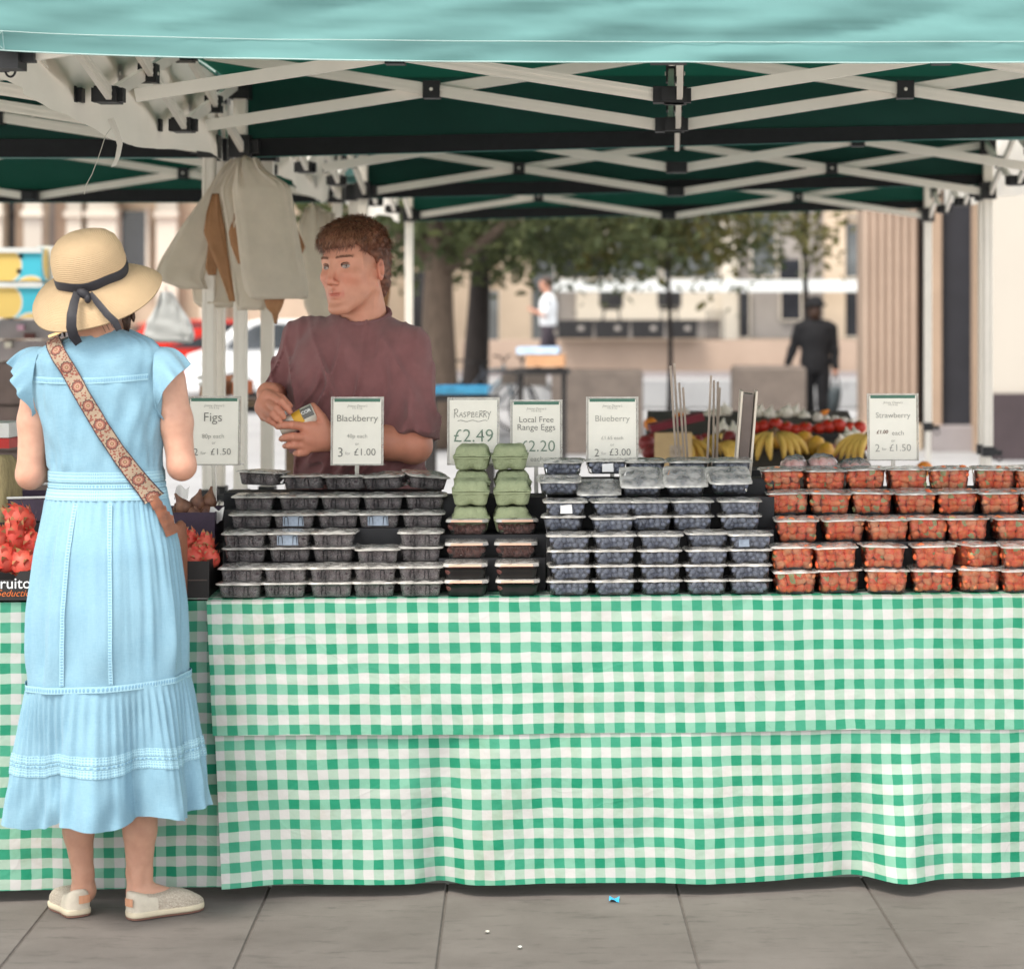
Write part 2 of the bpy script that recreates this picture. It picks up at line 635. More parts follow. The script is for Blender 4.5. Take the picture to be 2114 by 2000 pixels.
# ---------------------------------------------------------------- gingham cloths over the trestle table
def gingham(name, dirt_shade=1.0):
    m = bpy.data.materials.new(name)
    m.use_nodes = True
    n, l = m.node_tree.nodes, m.node_tree.links
    b = n['Principled BSDF']
    b.inputs['Roughness'].default_value = 0.42
    b.inputs['Specular IOR Level'].default_value = 0.35
    uv = n.new('ShaderNodeUVMap')
    wob = n.new('ShaderNodeTexNoise')
    wob.inputs['Scale'].default_value = 0.55
    wob.inputs['Detail'].default_value = 3
    l.new(uv.outputs[0], wob.inputs['Vector'])
    wsc = n.new('ShaderNodeVectorMath')
    wsc.operation = 'MULTIPLY_ADD'
    wsc.inputs[1].default_value = (0.16, 0.16, 0)
    l.new(wob.outputs['Color'], wsc.inputs[0])
    l.new(uv.outputs[0], wsc.inputs[2])
    sp = n.new('ShaderNodeSeparateXYZ')
    l.new(wsc.outputs[0], sp.inputs[0])

    def stripe(sock):
        fr = n.new('ShaderNodeMath')
        fr.operation = 'FRACT'
        l.new(sock, fr.inputs[0])
        s1 = n.new('ShaderNodeMath')
        s1.operation = 'PINGPONG'
        s1.inputs[1].default_value = 0.5
        l.new(fr.outputs[0], s1.inputs[0])
        mr = n.new('ShaderNodeMapRange')
        mr.inputs['From Min'].default_value = 0.238
        mr.inputs['From Max'].default_value = 0.262
        l.new(s1.outputs[0], mr.inputs['Value'])
        return mr.outputs[0]
    sx, sy = stripe(sp.outputs['X']), stripe(sp.outputs['Y'])
    # faded prints: the dark squares differ a little from one another
    fl = n.new('ShaderNodeVectorMath')
    fl.operation = 'FLOOR'
    l.new(uv.outputs[0], fl.inputs[0])
    wn_ = n.new('ShaderNodeTexWhiteNoise')
    l.new(fl.outputs[0], wn_.inputs['Vector'])
    dk = n.new('ShaderNodeMixRGB')
    dk.inputs['Color1'].default_value = (0.010, 0.235, 0.125, 1)
    dk.inputs['Color2'].default_value = (0.050, 0.30, 0.185, 1)
    pw = n.new('ShaderNodeMath')
    pw.operation = 'POWER'
    pw.inputs[1].default_value = 1.6
    l.new(wn_.outputs['Value'], pw.inputs[0])
    l.new(pw.outputs[0], dk.inputs['Fac'])
    warp_ = n.new('ShaderNodeMixRGB')          # the upright stripes are printed paler than the cross stripes
    warp_.inputs['Color1'].default_value = (0.54, 0.53, 0.508, 1)
    warp_.inputs['Color2'].default_value = (0.345, 0.465, 0.375, 1)
    l.new(sx, warp_.inputs['Fac'])
    light = n.new('ShaderNodeMixRGB')
    light.inputs['Color2'].default_value = (0.195, 0.42, 0.305, 1)
    l.new(warp_.outputs[0], light.inputs['Color1'])
    l.new(sy, light.inputs['Fac'])
    both = n.new('ShaderNodeMath')
    both.operation = 'MULTIPLY'
    l.new(sx, both.inputs[0])
    l.new(sy, both.inputs[1])
    fin = n.new('ShaderNodeMixRGB')
    l.new(both.outputs[0], fin.inputs['Fac'])
    l.new(light.outputs[0], fin.inputs['Color1'])
    l.new(dk.outputs[0], fin.inputs['Color2'])
    # grime and scuffs; the left cloth's extra tint stands for shade
    g = n.new('ShaderNodeNewGeometry')
    gr = n.new('ShaderNodeTexNoise')
    gr.inputs['Scale'].default_value = 5
    gr.inputs['Detail'].default_value = 9
    gr.inputs['Roughness'].default_value = 0.7
    l.new(g.outputs['Position'], gr.inputs['Vector'])
    r2 = n.new('ShaderNodeValToRGB')
    r2.color_ramp.elements[0].position = 0.52
    r2.color_ramp.elements[1].position = 0.80
    r2.color_ramp.elements[0].color = (0, 0, 0, 1)
    r2.color_ramp.elements[1].color = (0.6 * dirt_shade,) * 3 + (1,)
    l.new(gr.outputs['Fac'], r2.inputs['Fac'])
    d2 = n.new('ShaderNodeMixRGB')
    d2.blend_type = 'MULTIPLY'
    d2.inputs['Color2'].default_value = (0.72, 0.66, 0.50, 1)
    l.new(r2.outputs['Color'], d2.inputs['Fac'])
    l.new(fin.outputs[0], d2.inputs['Color1'])
    sc = n.new('ShaderNodeTexNoise')
    sc.inputs['Scale'].default_value = 33
    sc.inputs['Detail'].default_value = 7
    sc.inputs['Roughness'].default_value = 0.75
    l.new(g.outputs['Position'], sc.inputs['Vector'])
    r3 = n.new('ShaderNodeValToRGB')
    r3.color_ramp.elements[0].position = 0.705
    r3.color_ramp.elements[1].position = 0.78
    r3.color_ramp.elements[0].color = (0, 0, 0, 1)
    r3.color_ramp.elements[1].color = (0.75, 0.75, 0.75, 1)
    l.new(sc.outputs['Fac'], r3.inputs['Fac'])
    d3 = n.new('ShaderNodeMixRGB')
    d3.inputs['Color2'].default_value = (0.16, 0.13, 0.09, 1)
    l.new(r3.outputs['Color'], d3.inputs['Fac'])
    l.new(d2.outputs[0], d3.inputs['Color1'])
    l.new(d3.outputs[0], b.inputs['Base Color'])
    cr = n.new('ShaderNodeTexNoise')
    cr.inputs['Scale'].default_value = 9
    cr.inputs['Detail'].default_value = 6
    l.new(g.outputs['Position'], cr.inputs['Vector'])
    bp = n.new('ShaderNodeBump')
    bp.inputs['Strength'].default_value = 0.40
    bp.inputs['Distance'].default_value = 0.02
    rg_ = n.new('ShaderNodeTexNoise')
    rg_.inputs['Scale'].default_value = 3.2
    rg_.inputs['Detail'].default_value = 2
    rg_.inputs['Distortion'].default_value = 0.8
    l.new(g.outputs['Position'], rg_.inputs['Vector'])
    q1 = n.new('ShaderNodeMath')
    q1.operation = 'SUBTRACT'
    q1.inputs[1].default_value = 0.5
    l.new(rg_.outputs['Fac'], q1.inputs[0])
    q2 = n.new('ShaderNodeMath')
    q2.operation = 'ABSOLUTE'
    l.new(q1.outputs[0], q2.inputs[0])
    q3 = n.new('ShaderNodeMapRange')
    q3.inputs['From Min'].default_value = 0.0
    q3.inputs['From Max'].default_value = 0.02
    q3.inputs['To Min'].default_value = 0.035
    q3.inputs['To Max'].default_value = 0.0
    l.new(q2.outputs[0], q3.inputs['Value'])
    q4 = n.new('ShaderNodeMath')
    q4.operation = 'ADD'
    l.new(q3.outputs[0], q4.inputs[0])
    l.new(cr.outputs['Fac'], q4.inputs[1])
    l.new(q4.outputs[0], bp.inputs['Height'])
    l.new(bp.outputs[0], b.inputs['Normal'])
    return m


M_GING = gingham('gingham_oilcloth')
M_GING2 = gingham('gingham_oilcloth_shaded', 1.4)  # heavier grime tint puts the woman's shadow into the left cloth
TZ = 0.775          # height of the table top
PER = 0.0528        # one repeat of the check


def drape(u, z, seed, amp):
    t = (TZ - z) / TZ
    f = amp * t * (nz(u * 2.3 + seed, z * 1.2, seed) * 0.9 + 0.5 * nz(u * 6.1, z * 2.0 + seed))
    f += amp * 1.1 * max(0, t - 0.35) * math.exp(-((u - 0.600) / 0.05) ** 2) * -1.6
    f += amp * 1.7 * max(0, t - 0.50) * math.exp(-((u - 1.80) / 0.07) ** 2) * 1.8
    f += amp * 1.3 * max(0, t - 0.50) * math.exp(-((u - 1.68) / 0.06) ** 2) * -1.5
    f += 0.0022 * nz(u * 11, z * 13, seed)
    return f


def front_cloth(u0, u1, z0, z1, voff, seed, amp, lean, nu, nv, phase=(0, 0), hem=0.0, top=False):
    mb = MB()

    def fn(a, b):
        z = lerp(z0, z1, b)
        u = lerp(u0 + lean * (TZ - z), u1, a)
        zz = z + hem * nz(u * 1.9 + seed, 2.2) * b + 0.004 * (0.5 - a) * b
        if u < 0.34 and z1 < 0.1 and u0 > -0.5:       # the free bottom corner curls a little
            c = max(0, 1 - (u - u0) / 0.34) * max(0, (b - 0.72) / 0.28)
            return st(u, voff - drape(u, z, seed, amp) - 0.012 - 0.010 * c * c, zz)
        return st(u, voff - drape(u, z, seed, amp) - 0.012, zz)
    mb.grid(fn, nu, nv, uv=lambda a, b: ((lerp(u0, u1, a)) / PER + phase[0], (TZ - lerp(z0, z1, b)) / PER + phase[1]))
    if top:
        def ft(a, b):
            u = lerp(u0, u1, a)
            v = lerp(voff - 0.012, 0.84, b ** 1.5)
            if b == 0:
                return st(u, voff - 0.012 - drape(u, TZ, seed, amp), TZ)
            return st(u, v + 0.004, TZ + 0.004 * min(1, b * 8) + 0.0012 * nz(u * 20))
        mb.grid(ft, nu, 8, uv=lambda a, b: ((lerp(u0, u1, a)) / PER + phase[0], -(b ** 1.5 * 0.85) / PER + phase[1]))
    return mb


c1 = front_cloth(-0.002, 3.1, TZ, 0.425, -0.008, 1.3, 0.030, 0.045, 150, 26, (0.5, 0.05), 0.006, True)
tag(c1.build('tablecloth', M_GING, None, True), 'green and white gingham oilcloth over the berry table, upper layer', 'tablecloth')
c2 = front_cloth(0.000, 3.1, 0.455, 0.032, 0.0, 1.3, 0.052, 0.052, 150, 30, (0.75, 0.35), 0.010, False)
tag(c2.build('tablecloth', M_GING, None, True), 'lower gingham skirt hanging to the ground below the berry punnets', 'tablecloth')
c3 = front_cloth(-1.6, 0.07, TZ - 0.004, 0.030, 0.045, 4.4, 0.028, 0.0, 80, 40, (0.3, 0.1), 0.006, True)
tag(c3.build('tablecloth', M_GING2, None, True), 'gingham cloth on the left table behind the woman in blue', 'tablecloth')

M_WOOD = mat('trestle_wood', (0.20, 0.13, 0.08), 0.7, 0.25, 12, 0.2, 40, stretch=(1, 8, 8))
for nm, ua, ub, lb in (('trestle_table', 0.02, 3.05, 'long wooden trestle table under the berry punnets'), ('trestle_table', -1.58, -0.02, 'short wooden trestle table under the exotic fruit')):
    o = st((ua + ub) / 2, 0.43, 0)
    t = thing(nm, lb, 'table', o)
    mb = MB()
    Mz = Matrix.Rotation(ST_A, 3, 'Z')
    mb.box(st((ua + ub) / 2, 0.46, TZ - 0.026), (ub - ua, 0.74, 0.03), Mz)
    mb.build('tabletop', M_WOOD, t, origin=o)
    for uu in (ua + 0.2, ub - 0.2):
        for vv in (0.22, 0.78):
            MB().bar(st(uu, vv, 0), st(uu, vv, TZ - 0.037), 0.05, 0.05, (0, 1, 0)).build('leg', M_WOOD, t, origin=o)


# ---------------------------------------------------------------- pop-up tents
def fabric(name, col, tcol, tfac, rough=0.75, bump=0.15):
    m = bpy.data.materials.new(name)
    m.use_nodes = True
    n, l = m.node_tree.nodes, m.node_tree.links
    b = n['Principled BSDF']
    b.inputs['Roughness'].default_value = rough
    b.inputs['Specular IOR Level'].default_value = 0.25
    g = n.new('ShaderNodeNewGeometry')
    mp = n.new('ShaderNodeMapping')
    mp.inputs['Scale'].default_value = (2.2, 2.2, 6)
    l.new(g.outputs['Position'], mp.inputs['Vector'])
    t = n.new('ShaderNodeTexNoise')
    t.inputs['Scale'].default_value = 1.6
    t.inputs['Detail'].default_value = 6
    l.new(mp.outputs[0], t.inputs['Vector'])
    rp = n.new('ShaderNodeValToRGB')
    rp.color_ramp.elements[0].position = 0.3
    rp.color_ramp.elements[1].position = 0.72
    rp.color_ramp.elements[0].color = (*[c * 0.88 for c in col], 1)
    rp.color_ramp.elements[1].color = (*[min(1, c * 1.08) for c in col], 1)
    l.new(t.outputs['Fac'], rp.inputs['Fac'])
    l.new(rp.outputs[0], b.inputs['Base Color'])
    w = n.new('ShaderNodeTexNoise')
    w.inputs['Scale'].default_value = 600
    l.new(g.outputs['Position'], w.inputs['Vector'])
    bp = n.new('ShaderNodeBump')
    bp.inputs['Strength'].default_value = bump
    bp.inputs['Distance'].default_value = 0.002
    l.new(w.outputs['Fac'], bp.inputs['Height'])
    l.new(bp.outputs[0], b.inputs['Normal'])
    tr = n.new('ShaderNodeBsdfTranslucent')
    tr.inputs['Color'].default_value = (*tcol, 1)
    mx = n.new('ShaderNodeMixShader')
    mx.inputs[0].default_value = tfac
    l.new(b.outputs[0], mx.inputs[1])
    l.new(tr.outputs[0], mx.inputs[2])
    l.new(mx.outputs[0], n['Material Output'].inputs['Surface'])
    MATS[name] = m
    return m


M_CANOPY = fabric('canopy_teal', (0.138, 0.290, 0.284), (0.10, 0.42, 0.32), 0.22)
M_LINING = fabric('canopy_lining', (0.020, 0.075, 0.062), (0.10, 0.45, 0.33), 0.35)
M_WHITE_SHEET = fabric('gutter_white', (0.80, 0.76, 0.70), (0.85, 0.80, 0.72), 0.58)
M_THREAD = mat('white_thread', (0.42, 0.55, 0.53), 0.8, 0.05)
M_BLACKBAND = mat('black_hem', (0.010, 0.011, 0.013), 0.8, 0.2, 30)
M_ALU = mat('cream_aluminium', (0.86, 0.80, 0.72), 0.38, 0.05, 5, 0.0, spec=0.5, stretch=(1, 1, 1))
M_ALU_SH = M_ALU
M_BLKPLA = mat('black_nylon', (0.014, 0.014, 0.016), 0.5, 0.2, 20)
M_CHROME = mat('steel_ring', (0.25, 0.24, 0.23), 0.35, 0.1, metal=1.0)
EAVE, TLOW, TTOP = 2.405, 2.142, 2.375


def valance_strip(p0, p1, zt, zb0, zb1, seed, amp, nu=60, nv=12, dip0=0.0):
    """A hanging strip of cloth from p0 to p1; zb is the hem height at both ends."""
    p0, p1 = Vector(p0), Vector(p1)
    nrm = Vector((p1.y - p0.y, -(p1.x - p0.x), 0)).normalized()

    def fn(a, b):
        p = p0.lerp(p1, a)
        zb = lerp(zb0, zb1, a) + dip0 * math.exp(-a / 0.16)
        z = lerp(zt, zb, b)
        s = (p - p0).length
        w = amp * (nz(s * 1.3 + seed, b * 2.2, seed) + 0.6 * nz(s * 3.1, b * 5 + s * 1.2, seed + 3) + 0.45 * nz(s * 5 + b * 9, b * 5, seed) + 0.16 * nz(s * 15 + b * 21, b * 9, seed))
        w += amp * 0.30 * (abs(nz(s * 1.7 + b * 1.9, b * 5.5 - s * 0.9, seed + 9)) * -2 + 0.5) + amp * 0.18 * (abs(nz(s * 4.3 - b * 3, b * 9 + s * 1.4, seed + 4)) * -2 + 0.5)
        w *= (0.35 + 0.65 * math.sin(min(1, b * 1.15) * math.pi * 0.75))
        q = p + nrm * w
        return Vector((q.x, q.y, z))
    return fn, nu, nv, nrm


def make_tent(label, X0, X1, Y0, Y1, left=True, right=True, front=True, hemtilt=0.0, inner=(1, 2), front_tilt=None, legs=(1, 1, 1, 1), sides='LRFB', dz=0.0, xtr='FB', mid=True):
    root = thing('market_tent', label, 'tent', ((X0 + X1) / 2, (Y0 + Y1) / 2, 0), 0, 'green market tents in rows')
    o = root.location
    cx, cy = o.x, o.y
    B = lambda mb, nm, m, sm=False, par=None: mb.build(nm, m, par or root, sm, origin=o)
    # roof
    pk = 3.15
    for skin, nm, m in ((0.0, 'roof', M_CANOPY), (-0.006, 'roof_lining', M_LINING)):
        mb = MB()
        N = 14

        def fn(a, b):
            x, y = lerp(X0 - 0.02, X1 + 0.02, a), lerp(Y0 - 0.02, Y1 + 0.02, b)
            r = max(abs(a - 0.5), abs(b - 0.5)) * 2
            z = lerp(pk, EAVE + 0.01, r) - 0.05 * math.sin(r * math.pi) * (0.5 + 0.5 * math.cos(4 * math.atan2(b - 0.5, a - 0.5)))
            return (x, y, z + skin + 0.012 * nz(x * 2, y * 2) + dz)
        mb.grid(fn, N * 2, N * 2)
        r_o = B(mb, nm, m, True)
    # valances
    hb = 2.108
    strips = []
    if 'F' in sides:
        strips.append(((X0, Y0 - 0.075, 0), (X1, Y0 - 0.075, 0), hb + (hemtilt if front_tilt is None else 0), hb + (hemtilt if front_tilt is None else front_tilt), 'F'))
    if 'B' in sides:
        strips.append(((X1, Y1 + 0.02, 0), (X0, Y1 + 0.02, 0), hb + hemtilt, hb, 'B'))
    if left:
        strips.append(((X0 - 0.02, Y1, 0), (X0 - 0.02, Y0, 0), hb, hb, 'L'))
    if right:
        strips.append(((X1 + 0.02, Y0, 0), (X1 + 0.02, Y1, 0), hb, hb, 'R'))
    for k, (p0, p1, z0, z1, sd_) in enumerate(strips):
        amp = 0.024 if sd_ == 'F' else 0.008
        fn, nu, nv, nr = valance_strip(p0, p1, EAVE + 0.012 + dz, z0 + dz, z1 + dz, 2.7 * k + X0, amp, 110 if sd_ == 'F' else 40, 22 if sd_ == 'F' else 6,
                                       0.034 if (sd_ == 'F' and front_tilt is not None) else 0.0)
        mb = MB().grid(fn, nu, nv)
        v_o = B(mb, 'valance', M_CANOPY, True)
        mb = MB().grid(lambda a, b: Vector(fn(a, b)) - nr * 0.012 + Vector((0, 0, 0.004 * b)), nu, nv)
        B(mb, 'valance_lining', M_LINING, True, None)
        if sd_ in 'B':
            mb = MB().grid(lambda a, b: Vector(fn(a, 0.77 + 0.225 * b)) - nr * 0.020, nu // 2, 2)  # near-black strip along the bottom of the rear valance lining
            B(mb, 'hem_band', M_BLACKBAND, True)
        if sd_ == 'F':
            H_ = EAVE + 0.012 - hb
            for off, rad in ((0.0505, 0.0009), (0.0015, 0.0013)):
                pts = [Vector(fn(i / 160, 1 - off / H_)) + nr * 0.0045 for i in range(161)]
                B(MB().tube(pts, rad, 4, False), 'stitching', M_THREAD, True)
            if front_tilt is not None:      # a crossed box of stitches near the corner
                bx0, bx1 = 0.003, 0.0165
                ptsb = [(bx0, 0.05), (bx1, 0.05), (bx1, 0.002), (bx0, 0.002), (bx0, 0.05), (bx1, 0.002), (bx0, 0.002), (bx1, 0.05)]
                pts = [Vector(fn(a, 1 - z / H_)) + nr * 0.005 for a, z in ptsb]
                B(MB().tube(pts, 0.0008, 4, False), 'stitching', M_THREAD)
    # legs, sliders and corner brackets
    cs = [(X0 + 0.03, Y0 + 0.03), (X1 - 0.03, Y0 + 0.03), (X1 - 0.03, Y1 - 0.03), (X0 + 0.03, Y1 - 0.03)]
    for (x, y), on in zip(cs, legs):
        if on:
            mb = MB()
            mb.box((x, y, (0.86 + EAVE) / 2), (0.046, 0.046, EAVE - 0.86))
            for sx in (-0.014, 0.014):
                mb.box((x + sx, y - 0.0235, (0.86 + EAVE) / 2), (0.007, 0.004, EAVE - 0.87))
            leg = B(mb, 'leg', M_ALU)
            B(MB().box((x, y, 0.435), (0.034, 0.034, 0.86)), 'lower_leg', M_ALU, par=leg)
            cl = MB().box((x, y, 0.84), (0.062, 0.062, 0.05))
            cl.box((x + 0.045, y - 0.012, 0.835), (0.05, 0.02, 0.022))
            cl.tube([(x + 0.055 + 0.016 * math.cos(q), y - 0.02, 0.806 + 0.016 * math.sin(q)) for q in [k * math.pi / 6 for k in range(13)]], 0.003, 5)
            B(cl, 'height_clamp', M_BLKPLA, par=leg)
            B(MB().box((x, y, 0.004), (0.09, 0.09, 0.008)), 'foot_plate', M_ALU, par=leg)
        B(MB().box((x, y, EAVE - 0.03), (0.075, 0.075, 0.10)).box((x, y, EAVE + 0.022), (0.05, 0.05, 0.01)), 'corner_bracket', M_BLKPLA)
        sl = MB().box((x, y, TLOW + 0.005), (0.078, 0.078, 0.085))
        sl.box((x + (0.05 if x < cx else -0.05), y, TLOW + 0.005), (0.04, 0.03, 0.05))
        B(sl, 'slider', M_BLKPLA)
    # scissor trusses
    w_, h_ = 0.016, 0.037

    def truss(a, b, n, ends=True):
        a, b = Vector((*a, 0)), Vector((*b, 0))
        dr = (b - a).normalized()
        nr = Vector((dr.y, -dr.x, 0))
        for i in range(n):
            p, q = a.lerp(b, i / n), a.lerp(b, (i + 1) / n)
            for s, z0, z1 in ((1, TTOP, TLOW), (-1, TLOW, TTOP)):
                k = nr * 0.0115 * s
                e = dr * 0.035
                mb = MB().bar(p + k + e + Vector((0, 0, z0)), q + k - e + Vector((0, 0, z1)), w_, h_)
                for g in (-0.009, 0.009):      # extruded ridges on the outer face
                    d3 = Vector((0, 0, g))
                    mb.bar(p + k + nr * s * w_ * 0.5 + e * 1.3 + d3 + Vector((0, 0, z0)), q + k + nr * s * w_ * 0.5 - e * 1.3 + d3 + Vector((0, 0, z1)), 0.003, 0.006)
                B(mb, 'truss_bar', M_ALU)
            m = (p + q) / 2
            pv = MB().box(m + Vector((0, 0, (TTOP + TLOW) / 2)), (0.056, 0.056, 0.058), Matrix((dr, nr, Vector((0, 0, 1)))).transposed())
            B(pv, 'pivot', M_BLKPLA)
            B(MB().tube([m + nr * s + Vector((0, 0, (TTOP + TLOW) / 2)) for s in (-0.031, 0.031)], 0.006, 8), 'rivet', M_ALU)
            if i > 0:
                for z in (TTOP, TLOW):
                    jb = MB().box(p + Vector((0, 0, z)), (0.088, 0.064, 0.046), Matrix((dr, nr, Vector((0, 0, 1)))).transposed())
                    jb.box(p + Vector((0, 0, z)), (0.040, 0.090, 0.040), Matrix((dr, nr, Vector((0, 0, 1)))).transposed())
                    B(jb, 'joint', M_BLKPLA)
    if 'F' in xtr:
        truss(cs[0], cs[1], 2)
    if 'B' in xtr:
        truss(cs[3], cs[2], 2)
    truss(cs[0], cs[3], 3)
    truss(cs[1], cs[2], 3)
    for k in inner:
        y = lerp(cs[0][1], cs[3][1], k / 3)
        truss((cs[0][0] + 0.04, y), (cs[1][0] - 0.04, y), 2)
    xm = (X0 + X1) / 2
    if mid:
        truss((xm + 0.02, cs[0][1] + 0.05), (xm + 0.02, cs[3][1] - 0.05), 3)
    B(MB().tube([(xm + 0.1, cy, 2.3), (xm + 0.1, cy, 3.12)], 0.03, 8), 'centre_pole', M_BLKPLA)
    return root


XL, XR = -1.633, 1.633
make_tent('green tent over the berry stall, its teal front hem across the top', XL, XR, 5.6, 8.74, left=False, right=False, hemtilt=0.085, front_tilt=0.0, legs=(0, 0, 1, 1), xtr='F')
make_tent('second green tent, directly behind the berry stall tent', XL + 0.07, XR, 8.86, 11.70, left=False, right=False, hemtilt=0.07, inner=(1,), xtr='B', mid=False)
make_tent('rearmost green tent, in front of the trees', XL, XR, 11.82, 14.40, left=False, right=False, hemtilt=0.08, inner=(), xtr='B', mid=False)
make_tent('green tent at left whose scissor trusses meet the white sheet', -4.93, -1.69, 5.6, 8.74, left=True, right=False, hemtilt=0.0, legs=(1, 0, 1, 1))
make_tent('farther green tent on the left, above the straw hat', -4.93, -1.69, 8.86, 12.1, left=True, right=False, hemtilt=0.0, inner=(1,), mid=False)


def gutter(label, X, Y0, Y1, seed, low=0.0):
    def fn(a, b):
        y = lerp(Y0, Y1, a)
        z = lerp(2.50, 2.075 + low, b) + 0.03 * math.sin(a * math.pi * 2.4 + seed) * b
        w = 0.022 * nz(y * 3 + seed, z * 5) + 0.014 * nz(y * 9, z * 7 + seed) + 0.05 * b * nz(y * 1.5, seed)
        return Vector((X + w, y, z))
    mb = MB().grid(fn, 70, 16)
    tag(mb.build('gutter_sheet', M_WHITE_SHEET, None, True), label, 'sheet', 'white rain gutters between the tents')


gutter('crumpled white sheet strung along the left side of the front tent', XL - 0.055, 5.62, 8.80, 1.0)
gutter('white sheet bunched along the left of the second tent, behind the hanging bags', XL - 0.055, 8.86, 11.75, 5.0, 0.02)
gutter('white sheet by the white post at the left of the rearmost tent', XL - 0.055, 11.8, 14.4, 8.0, 0.02)
gutter('white sheet at the far right edge beside the second tent', XR + 0.06, 8.86, 11.8, 11.0, 0.06)
gutter('white sheet above the dark doorway at the right of the rearmost tent', XR + 0.06, 11.86, 14.4, 14.0, 0.10)

# the pull ring hanging at the front left corner, a loose tie and a length of string
p = at(14, 118, 5.72)
rg = thing('ring_clamp', 'black corner clamp with a hanging steel ring, top left corner', 'clamp', p)
MB().box((0.002, 0, 0.012), (0.05, 0.03, 0.03)).box((-0.012, 0, -0.012), (0.03, 0.025, 0.05)).build('clamp_body', M_BLKPLA, rg)
MB().tube([(0.014 + 0.0125 * math.cos(q), -0.018, -0.034 + 0.017 * math.sin(q)) for q in [k * math.pi / 10 for k in range(21)]], 0.003, 6).build('ring', M_BLKPLA, rg, True)
pts = [at(228, 246, 6.7), at(240, 275, 6.7), at(247, 300, 6.69), at(242, 325, 6.7), at(233, 345, 6.7)]
mb = MB().loft([[q + Vector((-0.009, 0.004 * i % 2, 0)), q + Vector((0.009, 0, 0.004))] for i, q in enumerate(pts)], False)
tag(mb.build('tie_strap', M_WHITE_SHEET, None, True), 'loose white tie strap dangling from the left truss', 'strap')
pts = [at(232, 262, 6.72), at(218, 280, 6.72), at(205, 320, 6.72), at(190, 360, 6.72), at(176, 385, 6.72), at(174, 402, 6.72)]
tag(MB().tube(pts, 0.0011, 4).build('string', mat('string', (0.6, 0.57, 0.5), 0.9), None, True), 'thin pale string trailing below the left tie strap', 'string')

# ---------------------------------------------------------------- punnets of berries
M_TRAY = clear_mat('punnet_plastic', 0.035, rough=0.06, hazecol=(0.85, 0.82, 0.80), ior=1.28)
M_FILM = clear_mat('lid_film', 0.38, rough=0.09, hazecol=(0.88, 0.84, 0.79), bump=0.5, bscale=55)  # pale haze also stands in for sky reflected on the lids
M_RIM = clear_mat('punnet_rim', 0.7, rough=0.15, hazecol=(0.88, 0.84, 0.78))
M_TRAY_H = clear_mat('punnet_plastic_glare', 0.13, rough=0.12, hazecol=(0.80, 0.74, 0.74), ior=1.4)  # lilac-grey haze puts the reflections on the blackberry trays into the colour
M_CLEARBAG = clear_mat('clear_bag', 0.20, rough=0.12, hazecol=(0.85, 0.78, 0.76), bump=0.9, bscale=26)
M_BLACKTRAY = mat('black_tray', (0.012, 0.011, 0.011), 0.35, 0.2, 30)
M_PEACH = mat('peach_card', (0.72, 0.46, 0.33), 0.6, 0.08)
M_DARKGAP = mat('dark_crate_plastic', (0.012, 0.012, 0.014), 0.6, 0.2, 20)
M_LABEL_W = mat('white_sticker', (0.75, 0.75, 0.74), 0.5, 0.05)
M_PATCH_B = mat('blue_patch', (0.26, 0.31, 0.38), 0.5, 0.25, 60)  # flat blue-grey patch on the front of a few punnets


def berry_mat(name, c1, c2, rough, scale, bump=0.0, bloom=None):
    m = bpy.data.materials.new(name)
    m.use_nodes = True
    n, l = m.node_tree.nodes, m.node_tree.links
    b = n['Principled BSDF']
    b.inputs['Roughness'].default_value = rough
    tc = n.new('ShaderNodeTexCoord')
    v = n.new('ShaderNodeTexVoronoi')
    v.inputs['Scale'].default_value = scale
    l.new(tc.outputs['Object'], v.inputs['Vector'])
    no = n.new('ShaderNodeTexNoise')
    no.inputs['Scale'].default_value = 45
    l.new(tc.outputs['Object'], no.inputs['Vector'])
    rp = n.new('ShaderNodeValToRGB')
    rp.color_ramp.elements[0].position = 0.35
    rp.color_ramp.elements[1].position = 0.65
    rp.color_ramp.elements[0].color = (*c1, 1)
    rp.color_ramp.elements[1].color = (*c2, 1)
    l.new(no.outputs['Fac'], rp.inputs['Fac'])
    l.new(rp.outputs[0], b.inputs['Base Color'])
    if bump:
        bp = n.new('ShaderNodeBump')
        bp.inputs['Strength'].default_value = bump
        bp.inputs['Distance'].default_value = 0.004
        bp.invert = True
        l.new(v.outputs['Distance'], bp.inputs['Height'])
        l.new(bp.outputs[0], b.inputs['Normal'])
    MATS[name] = m
    return m


M_BLACKBERRY = berry_mat('blackberry', (0.022, 0.015, 0.022), (0.075, 0.035, 0.045), 0.28, 260, 1.0)
M_BLUEBERRY = berry_mat('blueberry', (0.11, 0.125, 0.18), (0.25, 0.275, 0.35), 0.5, 90)
M_RASP = berry_mat('raspberry', (0.10, 0.03, 0.025), (0.24, 0.09, 0.07), 0.4, 240, 0.8)
M_STRAW = berry_mat('strawberry_skin', (0.84, 0.085, 0.030), (0.90, 0.24, 0.075), 0.32, 420, 0.5)
M_STRAW_P = berry_mat('strawberry_skin_pale', (0.78, 0.16, 0.05), (0.82, 0.34, 0.16), 0.34, 420, 0.5)
M_CALYX = mat('strawberry_leaf', (0.25, 0.30, 0.10), 0.7, 0.3, 30, col2=(0.50, 0.50, 0.26))


def ico(sub):
    bm = bmesh.new()
    bmesh.ops.create_icosphere(bm, subdivisions=sub, radius=1.0)
    v = [p.co.copy() for p in bm.verts]
    f = [[q.index for q in p.verts] for p in bm.faces]
    bm.free()
    return v, f


ICO1, ICO2, ICO3 = ico(1), ico(2), ico(3)


